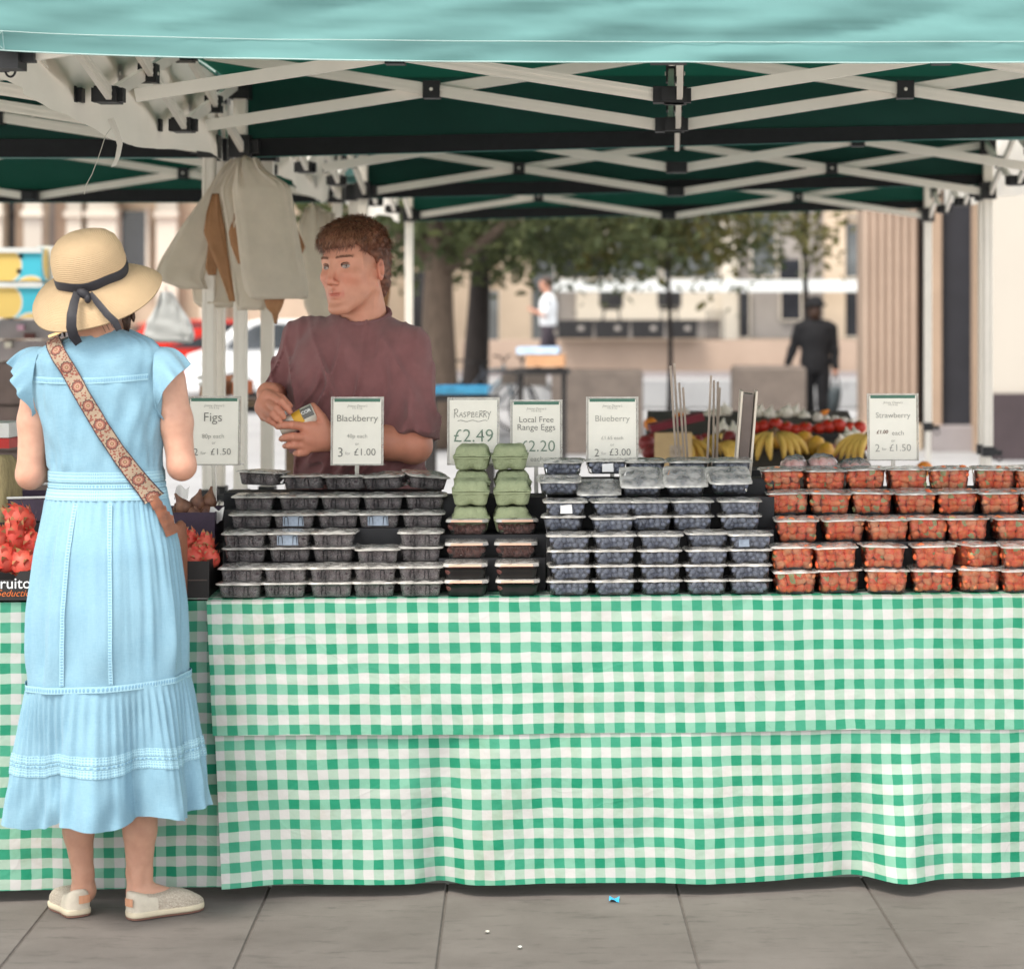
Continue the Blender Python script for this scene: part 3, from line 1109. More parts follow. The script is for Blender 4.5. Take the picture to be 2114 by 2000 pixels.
def rrect(w, d, z, r, n=6, rib=0.0, ribn=0):
    """A rounded rectangle, front side (-y) first."""
    pts = []
    hw, hd = w / 2 - r, d / 2 - r
    for cx, cy, a0 in ((-hw, -hd, 180), (hw, -hd, 270), (hw, hd, 0), (-hw, hd, 90)):
        for k in range(n + 1):
            a = R(a0 + 90 * k / n)
            pts.append(Vector((cx + r * math.cos(a), cy + r * math.sin(a), z)))
    if ribn:
        out = []
        for i in range(len(pts)):
            p, q = pts[i], pts[(i + 1) % len(pts)]
            L = (q - p).length
            k = max(1, int(L / (w / ribn / 2)))
            for j in range(k):
                t = p.lerp(q, j / k)
                nr = Vector((q.y - p.y, -(q.x - p.x), 0)).normalized()
                out.append(t + nr * (rib if (len(out) % 2) else -rib))
        pts = out
    return pts


def tray_mesh(name, w, d, h, m, rib=0.0, ribn=0, taper=0.88):
    mb = MB()
    rings = []
    for t, z in ((0.0, 0.0), (0.06, 0.002), (0.5, h * 0.5), (0.92, h * 0.90), (1.0, h - 0.004)):
        s = lerp(taper, 1.0, t)
        rings.append(rrect(w * s - (0.004 if t == 0 else 0), d * s - (0.004 if t == 0 else 0), z, 0.014, 5, rib * (1 if 0.05 < t < 0.95 else 0.2), ribn))
    mb.loft(rings, True, True, False)
    return mb.mesh(name, m, True)


def rim_mesh(name, w, d, h, m):
    mb = MB()
    rings = []
    for ow, z in ((0.000, h - 0.0045), (0.010, h - 0.005), (0.013, h - 0.0035), (0.010, h - 0.0015), (0.000, h - 0.001)):
        rings.append(rrect(w + ow, d + ow, z, 0.017, 5))
    mb.loft(rings, True)
    return mb.mesh(name, m, True)


def film_mesh(name, w, d, h, m, seed, amp=0.0028, bulge=0.004):
    mb = MB()

    def fn(a, b):
        x, y = (a - 0.5) * (w + 0.016), (b - 0.5) * (d + 0.016)
        e = min(1, 6 * min(a, 1 - a)) * min(1, 6 * min(b, 1 - b))
        cr = 0.5 if max(abs(a - 0.5), abs(b - 0.5)) > 0.49 else 1.0
        # pull corners in so the sheet is rounded
        k = 1 - 0.05 * max(0, (abs(a - 0.5) * 2) ** 6 * (abs(b - 0.5) * 2) ** 6)
        z = h + bulge * math.sin(a * math.pi) * math.sin(b * math.pi) * 0.7 + amp * (nz(x * 42 + seed, y * 30, seed) + 0.6 * nz(x * 90 + y * 60, y * 20, seed)) * (0.3 + e) + 0.0005
        if a in (0, 1) or b in (0, 1):
            z = h - 0.0032 + 0.0035 * nz(x * 30 + seed, y * 30)
        return Vector((x * k, y * k, z))
    mb.grid(fn, 16, 14)
    return mb.mesh(name, m, True)


def heap_mesh(name, w, d, h, r, n, m, seed, prim, squash=(0.9, 1.1), top=1.0):
    """Berries filling the tray, joined: too small to pick apart singly."""
    rr = random.Random(seed)
    mb = MB()
    V, Fc = prim
    pts = []
    tries = 0
    while len(pts) < n and tries < n * 60:
        tries += 1
        t = rr.random()
        s = lerp(0.86, 1.0, t)
        x = rr.uniform(-1, 1) * (w * s / 2 - r * 1.15)
        y = rr.uniform(-1, 1) * (d * s / 2 - r * 1.15)
        if rr.random() < 0.55:
            y = -(d * s / 2 - r * 1.2) + rr.uniform(0, r * 0.6)
        z = r + t * (h * top - 2 * r)
        c = Vector((x, y, z))
        if all((c - q).length > r * 1.45 for q in pts):
            pts.append(c)
    for c in pts:
        e = Euler((rr.uniform(0, 6), rr.uniform(0, 6), rr.uniform(0, 6))).to_matrix()
        k = r * rr.uniform(0.88, 1.1)
        sq = rr.uniform(*squash)
        mb.add([c + e @ Vector((p.x * k, p.y * k, p.z * k * sq)) for p in V], Fc)
    mb.box((0, 0, h * 0.36), (w * 0.66, d * 0.66, h * 0.68))
    return mb.mesh(name, m, True)


def loop_mesh(w, h, d):
    """Embossed upside-down U ridges on the front of the blackberry punnet."""
    mb = MB()
    y0 = -d / 2 * 0.90
    for cx in (0.0,):
        pts = []
        for x, z in ((-0.0055, 0.006), (-0.0045, h * 0.72), (-0.002, h * 0.80), (0.002, h * 0.80), (0.0045, h * 0.72), (0.0055, 0.006)):
            pts.append((cx + x, y0 - 0.0035 - 0.004 * z / h * 1.2, z))
        mb.tube(pts, 0.0009, 4)
    return mb.mesh('ridge', M_DARKGAP, True)


def vent_mesh(w, h, d, taper=0.86):
    mb = MB()
    y0 = -d * taper / 2 - 0.0012
    pts = []
    for k in range(13):
        a = math.pi * k / 12
        pts.append((0.021 * math.cos(a), y0, 0.0015 + 0.0055 * math.sin(a)))
    mb.add(pts, [tuple(range(13))[::-1]])
    return mb.mesh('vent', M_DARKGAP)


KINDS_P = {}
for kind, w, d, h, rib, ribn in (('blackberry', 0.1085, 0.118, 0.0385, 0.0, 0), ('blueberry', 0.1065, 0.110, 0.0385, 0.0007, 16), ('strawberry', 0.1085, 0.112, 0.061, 0.0009, 17)):
    KINDS_P[kind] = dict(w=w, d=d, h=h, tray=tray_mesh(kind + '_tray', w, d, h, M_TRAY_H if kind == 'blackberry' else M_TRAY, rib, ribn), rim=rim_mesh(kind + '_rim', w, d, h, M_RIM),
                         film=[film_mesh(kind + '_film', w, d, h, M_FILM, 3.1 * q + w * 100) for q in range(4)], vent=vent_mesh(w, h, d))
KINDS_P['blackberry']['heap'] = [heap_mesh('blackberries', 0.1085, 0.118, 0.0385, 0.0105, 70, M_BLACKBERRY, 10 + q, ICO2, top=0.9) for q in range(3)]
KINDS_P['blueberry']['heap'] = [heap_mesh('blueberries', 0.1065, 0.110, 0.0385, 0.0082, 130, M_BLUEBERRY, 20 + q, ICO2, top=0.88) for q in range(3)]
KINDS_P['blackberry']['ridge'] = loop_mesh(0.104, 0.0385, 0.118)


def strawberry_mesh(name, body, seed):
    rr = random.Random(seed)
    mb = MB()
    prof = [(0.0008, -0.018), (0.005, -0.0165), (0.009, -0.011), (0.0122, -0.003), (0.0135, 0.004), (0.0125, 0.0095), (0.008, 0.0125), (0.002, 0.0128)]
    mb.lathe(prof, seg=12, cap0=True, cap1=True)
    for k in range(6):
        a = k * math.pi / 3 + rr.uniform(-0.2, 0.2)
        c, s = math.cos(a), math.sin(a)
        L = rr.uniform(0.008, 0.012)
        q = [Vector((c * t - s * w_, s * t + c * w_, z)) for t, w_, z in ((0.001, 0.0018, 0.0135), (L * 0.6, 0.0035, 0.0145), (L, 0, 0.0105), (L * 0.6, -0.0035, 0.0145), (0.001, -0.0018, 0.0135))]
        mb.add(q, [(0, 1, 2, 3, 4)], mi=1)
    return mb.mesh(name, [body, M_CALYX], True)


STRAWB = [strawberry_mesh('strawberry', M_STRAW, 1), strawberry_mesh('strawberry', M_STRAW, 2), strawberry_mesh('strawberry', M_STRAW_P, 3)]
SW = KINDS_P['strawberry']


def punnet(kind, u, v, z, label, group, rz=0.0, tilt=0.0, roll=0.0, lid=True, sticker_patch=None, seed=0):
    K = KINDS_P[kind]
    rr = random.Random(seed)
    p = st(u, v, z)
    root = thing('%s_punnet' % kind, label, 'punnet', p, 0, group)
    root.rotation_euler = Euler((tilt, roll, ST_A + rz))
    inst('tray', K['tray'], root)
    inst('rim', K['rim'], root)
    if lid:
        f = inst('lid', K['film'][rr.randrange(4)], root)
        if rr.random() < 0.5:
            f.rotation_euler = (0, 0, math.pi)
    inst('vent', K['vent'], root)
    if kind == 'strawberry':
        w, d, h = K['w'], K['d'], K['h']
        spots = []
        for lay, (zz, nx) in enumerate(((0.014, 4), (0.033, 4), (0.048, 4))):
            for i in range(nx):
                for row in ((0,) if lay < 1 else (0, 1)):
                    s = lerp(0.84, 0.97, zz / h)
                    x = lerp(-1, 1, (i + 0.5) / nx) * (w * s / 2) + rr.uniform(-.003, .003)
                    y = -d * s / 2 + 0.0165 + row * 0.03 + rr.uniform(0, .003)
                    spots.append((x, y, zz + rr.uniform(-.003, .003)))
        for q in spots:
            k = rr.random()
            o = inst('strawberry', STRAWB[0 if k < 0.45 else 1 if k < 0.8 else 2], root, q, (rr.uniform(-2.2, -0.6) if rr.random() < 0.8 else rr.uniform(0.8, 1.8), rr.uniform(-.8, .8), rr.uniform(-1.2, 1.2)), rr.uniform(0.95, 1.12))
        bm_ = MB().box((0, 0.018, h * 0.4), (w * 0.76, d * 0.52, h * 0.72))
        bm_.build('berries_behind', M_STRAW, root)['kind'] = 'stuff'
    else:
        o = inst('berries', K['heap'][rr.randrange(3)], root, rot=(0, 0, 0))
        o['kind'] = 'stuff'
        if kind == 'blackberry':
            inst('ridge', K['ridge'], root, (-0.019, 0, 0))
            inst('ridge', K['ridge'], root, (0.019, 0, 0))
    if sticker_patch:
        sm, sx, sz, sw, sh = sticker_patch
        yy = -K['d'] * lerp(0.86, 1, sz / K['h']) / 2 - 0.003
        MB().add([(sx - sw, yy, sz - sh), (sx + sw, yy, sz - sh), (sx + sw * 0.9, yy - 0.001, sz + sh), (sx - sw, yy - 0.001, sz + sh * 0.8)], [(0, 1, 2, 3)]).build('sticker_patch', sm, root)
    return root


def u_at(px, d, v):
    """Table coordinate u of the point in column px for a thing standing v behind the table's front edge."""
    # solve (x, y) = O + u SU + v SV on the ray x / y = (px - PX0) / F
    k = (px - PX0) / F
    ox, oy = ST_O.x + SV.x * v, ST_O.y + SV.y * v
    return (k * oy - ox) / (SU.x - k * SU.y)


T0 = TZ + 0.006
ROWN = ['bottom', 'second', 'third', 'fourth', 'fifth', 'sixth', 'seventh', 'top']
# blackberries: five columns, seven rows, stepping back
bb_x = [(502, 592, 688, 775, 868)] * 2 + [(510, 600, 692, 778, 869)] * 2 + [(520, 611, 700, 786, 874), (528, 618, 705, 790, 878), (545, 636, 718, 800, 876)]
bb_v = [0.062, 0.062, 0.185, 0.185, 0.305, 0.425, 0.555]
for r in range(7):
    for c in range(5):
        v = bb_v[r] + rnd.uniform(-.006, .006)
        z = T0 + 0.0395 * r
        vv, lid = v, True
        tilt = roll = rz = 0
        if r == 2 and c == 3:
            vv = v - 0.05
        if r == 3 and c == 3:
            continue
        if r == 6:
            rz = rnd.uniform(-0.35, 0.35)
            roll = rnd.uniform(-0.10, 0.10)
            tilt = rnd.uniform(-0.05, 0.22)
            z += (0.018, 0.006, 0.004, 0.008, 0.010)[c]
        else:
            rz = rnd.uniform(-0.07, 0.07)
        u = u_at(bb_x[r][c] + rnd.uniform(-2, 2), 6, vv)
        stick = (M_PATCH_B, 0.0, 0.02, 0.028, 0.014) if ((r, c) in ((3, 1), (4, 1), (4, 3))) else None
        punnet('blackberry', u, vv, z, 'clear blackberry punnet, %s row up, %s from the left' % (ROWN[r], ORD[c]), 'punnets of blackberries', rz, tilt, roll, True, stick, 100 + r * 10 + c)

# raspberries in black trays with peach lids, under the egg boxes
RT = tray_mesh('raspberry_tray', 0.108, 0.12, 0.034, M_BLACKTRAY)
RC = tray_mesh('raspberry_tray_clear', 0.108, 0.12, 0.034, M_TRAY)
RL = MB()
RL.loft([rrect(0.116, 0.128, 0.034, 0.016, 5), rrect(0.114, 0.126, 0.0405, 0.016, 5), rrect(0.104, 0.116, 0.0425, 0.016, 5)], True, False, True)
RLm = RL.mesh('raspberry_lid', M_FILM, True)
RH = heap_mesh('raspberries', 0.108, 0.12, 0.034, 0.0105, 60, M_RASP, 77, ICO2, top=0.95)
PS = MB()
PS.box((0, -0.0645, 0.0375), (0.084, 0.0025, 0.0055))
PSm = PS.mesh('lid_strip', M_PEACH)
for r, v, z, xs in ((0, 0.065, 0.0, (965, 1070)), (1, 0.065, 0.0425, (962, 1068)), (2, 0.175, 0.087, (963, 1066)), (3, 0.275, 0.140, (967, 1066))):
    for c in range(2):
        root = thing('raspberry_tray', '%s tray of raspberries, %s row, %s column below the egg boxes' % ('black' if r < 2 else 'dark', ROWN[r], ('left', 'right')[c]), 'punnet',
                     st(u_at(xs[c], 6, v), v, T0 + z), 0, 'trays of raspberries')
        root.rotation_euler = (0, 0, ST_A + rnd.uniform(-.05, .05))
        inst('tray', RT if r < 2 else RC, root)
        inst('lid', RLm, root)
        inst('lid_strip', PSm, root)
        o = inst('berries', RH, root)
        o['kind'] = 'stuff'

# blueberries
bl_x = [(1175, 1265, 1362, 1456, 1545)] * 4 + [(1165, 1262, 1340, 1427, 1524)] * 2 + [(1154, 1234, 1324, 1415, 1504), (1162, 1252, 1330, 1420, 1506)]
bl_v = [0.058, 0.058, 0.058, 0.058, 0.178, 0.180, 0.300, 0.450]
for r in range(8):
    for c in range(5):
        v = bl_v[r] + rnd.uniform(-.004, .004)
        z = T0 + 0.0395 * r
        tilt = roll = rz = 0.0
        rz = rnd.uniform(-.06, .06)
        if r == 3 and c == 3:
            v += 0.045
        if r == 4 and c == 1:
            v -= 0.05
        if r == 6:
            tilt = (0.10, 0.30, 0.42, 0.42, 0.34)[c]
            z += (0.012, -0.010, 0.018, 0.02, 0.022)[c]
        if r == 7:
            z += 0.012
            tilt = rnd.uniform(-0.05, 0.1)
            rz = rnd.uniform(-.25, .25)
        u = u_at(bl_x[r][c] + rnd.uniform(-2, 2), 6, v)
        stick = None
        if (r, c) in ((5, 0), (7, 1)):
            stick = (M_LABEL_W, 0.002, 0.018, 0.016, 0.012)
        if (r, c) == (3, 4):
            stick = (M_PATCH_B, -0.018, 0.016, 0.014, 0.010)
        punnet('blueberry', u, v, z, 'clear blueberry punnet, %s row up, %s from the left' % (ROWN[r], ORD[c]), 'punnets of blueberries', rz, tilt, roll, True, stick, 300 + r * 10 + c)

# strawberries
sb_x = [(1637, 1727, 1826, 1923, 2014, 2103), (1634, 1722, 1819, 1925, 2012, 2106), (1645, 1737, 1827, 1912, 1994, 2091), (1626, 1712, 1796, 1884, 1972, 2062, 2140), (1612, 1700, 1785, 1872, 1960, 2048, 2130)]
sb_v = [0.058, 0.060, 0.180, 0.305, 0.430]
for r in range(5):
    for c in range(len(sb_x[r])):
        v = sb_v[r] + rnd.uniform(-.008, .008)
        z = T0 + 0.062 * r
        rz = rnd.uniform(-.09, .09)
        tilt = rnd.uniform(-0.02, 0.05)
        roll = rnd.uniform(-0.03, 0.03)
        if r == 1 and c == 4:
            v += 0.03
            rz = 0.5
        if r == 4:
            z -= 0.006
        u = u_at(sb_x[r][c] + rnd.uniform(-2, 2), 6, v)
        punnet('strawberry', u, v, z, 'clear strawberry punnet, %s row up, %s from the left' % (ROWN[r] if r < 4 else 'top', ORD[c]), 'punnets of strawberries', rz, tilt, roll, True, None, 500 + r * 10 + c)

# dark plastic crates that carry the upper rows
def riser(name, label, u0, u1, v0, v1, z1):
    c = st((u0 + u1) / 2, (v0 + v1) / 2, T0)
    root = thing(name, label, 'crate', c, 0, 'black crates under the berry rows')
    root.rotation_euler = (0, 0, ST_A)
    W, D, Hh = u1 - u0, v1 - v0, z1 - T0
    for s in (-1, 1):
        MB().box((0, s * (D / 2 - 0.006), Hh / 2), (W, 0.012, Hh)).build('side', M_DARKGAP, root)
        MB().box((s * (W / 2 - 0.006), 0, Hh / 2), (0.012, D - 0.026, Hh - 0.002)).build('end', M_DARKGAP, root)
    MB().box((0, 0, Hh - 0.006), (W - 0.026, D - 0.026, 0.010)).build('base', M_DARKGAP, root)


for nm, x0, x1, hs in (('blackberries', 462, 912, 0.0395), ('blueberries', 1130, 1588, 0.0395), ('strawberries', 1595, 2160, 0.062)):
    n0 = {'blackberries': ((0.130, 0.238, 2), (0.245, 0.362, 4), (0.368, 0.483, 5), (0.49, 0.615, 6)),
          'blueberries': ((0.123, 0.235, 4), (0.243, 0.37, 6), (0.385, 0.51, 7)),
          'strawberries': ((0.125, 0.238, 2), (0.246, 0.362, 3), (0.372, 0.49, 4))}[nm]
    for k, (v0, v1, lv) in enumerate(n0):
        riser('display_crate', 'black crate holding up the %s, %s step' % (nm, ORD[k]), u_at(x0, 6, v0) , u_at(x1, 6, v1), v0, v1, T0 + hs * lv - 0.001)
riser('display_crate', 'black crate under the raspberry trays', u_at(906, 6, .14), u_at(1126, 6, .14), 0.128, 0.215, T0 + 0.0865)
riser('display_crate', 'taller black crate under the front egg boxes', u_at(908, 6, .3), u_at(1128, 6, .3), 0.222, 0.395, T0 + 0.1395)
riser('display_crate', 'tall black crate under the rear egg boxes', u_at(912, 6, .45), u_at(1128, 6, .45), 0.40, 0.56, T0 + 0.226)

# ---------------------------------------------------------------- egg boxes
M_EGGBOX = mat('green_pulp', (0.29, 0.33, 0.19), 0.9, 0.10, 30, 0.5, 240, col2=(0.35, 0.39, 0.23))


def egg_box_meshes():
    W, D, Hh = 0.103, 0.152, 0.072
    cells = [(sx * 0.0255, y) for y in (-0.050, 0.0, 0.050) for sx in (-1, 1)]

    def base(P):
        d = 1e9
        for x, y in cells:
            d = np.minimum(d, 9) if False else (smin(d, s_cone(P, (x, y, 0.014), (x, y, 0.036), 0.0195, 0.0250), 0.012) if not np.isscalar(d) else s_cone(P, (x, y, 0.014), (x, y, 0.036), 0.0195, 0.0250))
        d = smin(d, np.maximum(s_ell(P, (0, 0, 0.02), (0.050, 0.075, 0.024)), 0.0), 0.004) if False else d
        d = smin(d, s_cone(P, (0, -0.046, 0.030), (0, 0.046, 0.030), 0.024, 0.024), 0.012)
        d = np.maximum(d, 0.002 - P[..., 2])
        fl = np.maximum(np.maximum(np.abs(P[..., 0]) - W / 2, np.abs(P[..., 1]) - D / 2), np.abs(P[..., 2] - 0.0355) - 0.0022)
        return np.maximum(np.minimum(d, fl), P[..., 2] - 0.0375)

    def lid(P):
        d = None
        for x, y in cells:
            q = s_cone(P, (x, y, 0.036), (x, y, 0.051), 0.0252, 0.0195)
            d = q if d is None else smin(d, q, 0.012)
        d = smin(d, s_cone(P, (0, -0.055, 0.046), (0, 0.055, 0.046), 0.024, 0.024), 0.010)
        d = np.maximum(d, P[..., 2] - Hh + 0.001)
        fl = np.maximum(np.maximum(np.abs(P[..., 0]) - W / 2 - 0.001, np.abs(P[..., 1]) - D / 2 - 0.001), np.abs(P[..., 2] - 0.0405) - 0.0022)
        d = np.minimum(d, fl)
        return np.maximum(d, 0.0385 - P[..., 2])
    a = sdf_mesh(base, (-0.06, -0.085, -0.004), (0.06, 0.085, 0.05), 0.0034, 'egg_box_base', M_EGGBOX)
    b = sdf_mesh(lid, (-0.06, -0.085, 0.03), (0.06, 0.085, 0.082), 0.0034, 'egg_box_lid', M_EGGBOX)
    return a, b


EB, EL = egg_box_meshes()
for v, z0, rows, xs in ((0.245 + 0.07, T0 + 0.142, (('front pair, lower', 0), ('front pair, upper', 1)), (969, 1056)), (0.48, T0 + 0.2275, (('rear pair, lower', 0), ('rear pair, topmost', 1)), (974, 1056))):
    for nm, k in rows:
        for c in range(2):
            root = thing('egg_box', 'green pulp half-dozen egg box, %s, %s stack' % (nm, ('left', 'right')[c]), 'egg box',
                         st(u_at(xs[c] + rnd.uniform(-3, 3), 6, v), v, z0 + 0.0725 * k), 0, 'green egg boxes')
            root.rotation_euler = (0, rnd.uniform(-.02, .02), ST_A + rnd.uniform(-.06, .06))
            inst('base', EB, root)
            inst('lid', EL, root)

# ---------------------------------------------------------------- price signs
M_CARD = mat('sign_card', (0.80, 0.77, 0.68), 0.55, 0.03, 20)
M_HEAD = mat('sign_header', (0.07, 0.17, 0.12), 0.6, 0.1, 30)
M_INK = mat('sign_ink', (0.17, 0.165, 0.15), 0.7, 0.1)
M_INK_LIGHT = mat('sign_ink_faded', (0.34, 0.33, 0.30), 0.7, 0.1)
M_INK_GREEN = mat('sign_ink_green', (0.17, 0.24, 0.18), 0.7, 0.1)
M_INK_BROWN = mat('sign_ink_brown', (0.16, 0.08, 0.06), 0.7, 0.1)
M_ACRYL = clear_mat('acrylic', 0.45, rough=0.1, hazecol=(0.72, 0.68, 0.60))
PENDING_TEXT = []


def text(parent, s, x, z, width, m, y=-0.0035, weight=-0.008, height=None, shear=0.0, name='lettering', rot=(math.pi / 2, 0, 0), loc=None, align='CENTER'):
    cu = bpy.data.curves.new(name, 'FONT')
    cu.body = s
    cu.align_x = align
    cu.align_y = 'CENTER'
    cu.size = 1.0
    cu.offset = weight
    cu.shear = shear
    cu.resolution_u = 3
    cu.materials.append(m)
    o = bpy.data.objects.new(name, cu)
    COL.objects.link(o)
    o.parent = parent
    o.location = loc if loc else (x, y, z)
    o.rotation_euler = rot
    PENDING_TEXT.append((o, width, height))
    return o


SIGN_W, SIGN_H = 0.150, 0.195


def sign(label, px, pytop, d, rz, header=True, w=SIGN_W, logo=True):
    p = at(px, pytop, d)
    root = thing('price_sign', label, 'sign', p - Vector((0, 0, SIGN_H)), 0, 'price signs behind the punnets')
    root.rotation_euler = (R(-4), 0, rz)
    h = MB().box((0, 0.002, SIGN_H / 2), (w, 0.004, SIGN_H))
    h.box((0, 0.03, 0.004), (w, 0.06, 0.004))
    for s in (-1, 1):
        h.box((s * (w / 2 - 0.002), -0.002, SIGN_H / 2), (0.003, 0.006, SIGN_H))
    h.build('holder', M_ACRYL, root)
    MB().box((0, -0.0012, SIGN_H / 2 - 0.002), (w - 0.014, 0.001, SIGN_H - 0.012)).build('card', M_CARD, root)
    MB().bar((0, -0.0005, 0.002), (0, 0.02, -0.10), 0.012, 0.004).build('stake', M_ACRYL, root)
    if header:
        MB().add([(-w / 2 + 0.010, -0.0024, SIGN_H - 0.0145), (w / 2 - 0.010, -0.0024, SIGN_H - 0.0145), (w / 2 - 0.010, -0.0024, SIGN_H - 0.0055), (-w / 2 + 0.010, -0.0024, SIGN_H - 0.0055)], [(0, 1, 2, 3)]).build('header_bar', M_HEAD, root)
    if logo:
        text(root, "Jimmy Deane's", 0, SIGN_H - 0.0265, 0.058, M_INK_LIGHT, shear=0.3)
        text(root, "fruit & veg", 0, SIGN_H - 0.033, 0.028, M_INK_LIGHT)
    return root


D_S = 6.60
s = sign('price sign reading Figs beside the woman in blue', 441, 818, 6.55, 0.02)
text(s, 'Figs', -0.0035, 0.135, 0.050, M_INK)
text(s, '80p each', -0.002, 0.082, 0.062, M_INK_LIGHT)
text(s, 'or', 0, 0.064, 0.011, M_INK_LIGHT)
text(s, '2', -0.050, 0.037, 0.012, M_INK)
text(s, 'for', -0.029, 0.035, 0.015, M_INK_LIGHT)
text(s, '\u00a31.50', 0.020, 0.038, 0.056, M_INK)
s = sign('price sign reading Blackberry, in front of the stallholder', 737, 819, D_S, 0.03)
text(s, 'Blackberry', 0, 0.133, 0.115, M_INK)
text(s, '40p each', 0, 0.083, 0.058, M_INK_LIGHT)
text(s, 'or', 0, 0.061, 0.011, M_INK_LIGHT)
text(s, '3', -0.047, 0.036, 0.013, M_INK)
text(s, 'for', -0.026, 0.034, 0.015, M_INK_LIGHT)
text(s, '\u00a31.00', 0.022, 0.037, 0.060, M_INK)
s = sign('price sign with raspberry handwritten above a printed price', 977, 820, 6.66, 0.03, header=False, logo=False)
# the handwriting, stroke by stroke (one drawn letter per list of pen lines)
HAND = {
    'R': [[(0, -.1), (.1, 1.0)], [(-.05, .95), (.35, 1.05), (.5, .85), (.35, .55), (.08, .48)], [(.15, .5), (.55, 0)]],
    'A': [[(0, 0), (.3, .78), (.55, 0)], [(.08, .32), (.5, .34)]],
    'S': [[(.5, .72), (.2, .8), (.05, .6), (.3, .42), (.45, .2), (.2, 0), (0, .08)]],
    'P': [[(.05, 0), (.08, .85)], [(0, .8), (.4, .88), (.5, .66), (.3, .42), (.08, .4)]],
    'B': [[(.05, 0), (.08, .82)], [(.05, .8), (.4, .8), (.4, .5), (.1, .42), (.48, .36), (.45, .02), (0, 0)]],
    'E': [[(.5, .75), (.1, .8), (.05, .4), (.08, .02), (.5, .05)], [(.05, .42), (.4, .44)]],
    'Y': [[(0, .85), (.25, .42)], [(.55, .95), (.3, .4), (.1, -.45)]],
}
mb = MB()
x = -0.055
for ch in 'RASPBERRY':
    k = 0.022 if ch == 'R' and x < -0.05 else 0.0175
    for line in HAND[ch]:
        mb.tube([(x + a * k, -0.003, 0.138 + (b + rnd.uniform(-.03, .03)) * k) for a, b in line], 0.0006, 4)
    x += k * 0.66
mb.tube([(lerp(-0.045, 0.04, t / 12), -0.003, 0.127 + 0.002 * math.sin(t * 1.3)) for t in range(13)], 0.0006, 4)
mb.build('handwriting', M_INK, s)
text(s, '\u00a32.49', 0, 0.083, 0.112, M_INK_GREEN)
s = sign('price sign reading Local Free Range Eggs', 1107, 825, 6.68, 0.03)
text(s, 'Local Free', 0, 0.137, 0.098, M_INK)
text(s, 'Range Eggs', 0, 0.115, 0.108, M_INK)
text(s, '\u00a32.20', 0.004, 0.060, 0.098, M_INK_GREEN)
text(s, 'each', 0.002, 0.024, 0.036, M_INK_LIGHT)
s = sign('price sign reading Blueberry, middle of the stall', 1264, 819, D_S + .04, 0.03)
text(s, 'Blueberry', 0.0, 0.132, 0.098, M_INK_LIGHT)
text(s, '\u00a31.65 each', 0, 0.077, 0.062, M_INK_LIGHT)
text(s, 'or', 0, 0.058, 0.011, M_INK_LIGHT)
text(s, '2', -0.044, 0.034, 0.013, M_INK)
text(s, 'for', -0.024, 0.033, 0.014, M_INK_LIGHT)
text(s, '\u00a33.00', 0.022, 0.036, 0.060, M_INK)
s = sign('price sign reading Strawberry, alone at the right', 1844, 812, 6.72, 0.05)
text(s, 'Strawberry', 0.0, 0.131, 0.100, M_INK_LIGHT)
text(s, '\u00a31.00', -0.032, 0.083, 0.034, M_INK_BROWN, weight=0.01, shear=0.2)
text(s, 'each', 0.014, 0.080, 0.034, M_INK_LIGHT)
text(s, 'or', 0, 0.058, 0.011, M_INK_LIGHT)
text(s, '2', -0.046, 0.036, 0.013, M_INK_LIGHT)
text(s, 'for', -0.026, 0.034, 0.014, M_INK_LIGHT)
text(s, '\u00a31.50', 0.020, 0.037, 0.062, M_INK_LIGHT)

# ---------------------------------------------------------------- boxes of dragon fruit and figs on the left table
M_CARTON = mat('black_carton', (0.022, 0.019, 0.018), 0.55, 0.15, 20)
M_CARTON_P = mat('purple_carton', (0.055, 0.035, 0.06), 0.55, 0.15, 20)
M_PITAYA = mat('dragon_fruit_skin', (0.62, 0.055, 0.045), 0.5, 0.2, 22, col2=(0.78, 0.16, 0.10))
M_PITLEAF = mat('dragon_fruit_scale', (0.30, 0.26, 0.09), 0.6, 0.3, 40, col2=(0.66, 0.16, 0.10))
M_FIG = mat('fig_skin', (0.10, 0.045, 0.04), 0.55, 0.3, 30, 0.3, 90, col2=(0.30, 0.15, 0.085))
M_TISSUE = mat('white_tissue', (0.80, 0.78, 0.75), 0.8, 0.06, 20)
M_ORANGE_INK = mat('orange_ink', (0.72, 0.16, 0.03), 0.6)
M_WHITE_INK = mat('white_ink', (0.85, 0.84, 0.82), 0.6)


def carton(label, p, w, d, h, m, rz=ST_A, notch=True, group=None):
    root = thing('fruit_carton', label, 'carton', p, rz, group)
    k = 0.004
    if notch:
        front = [(-w / 2, 0), (w / 2, 0), (w / 2, h), (w / 2 - 0.06, h), (w / 2 - 0.075, h - 0.022), (-w / 2 + 0.075, h - 0.022), (-w / 2 + 0.06, h), (-w / 2, h)]
    else:
        front = [(-w / 2, 0), (w / 2, 0), (w / 2, h), (-w / 2, h)]
    for y in (-d / 2, d / 2 - k):
        n = len(front)
        mb = MB().add([(x, y, z) for x, z in front] + [(x, y + k, z) for x, z in front], [tuple(range(n)), tuple(range(2 * n - 1, n - 1, -1))] + [(i, i + n, (i + 1) % n + n, (i + 1) % n) for i in range(n)])
        mb.build('panel', m, root)
    for s in (-1, 1):
        MB().box((s * (w / 2 - k / 2), 0, h / 2), (k, d - 2 * k - 0.001, h - 0.002)).build('side', m, root)
    MB().box((0, 0, 0.004), (w - 0.01, d - 0.01, 0.006)).build('bottom', m, root)
    return root


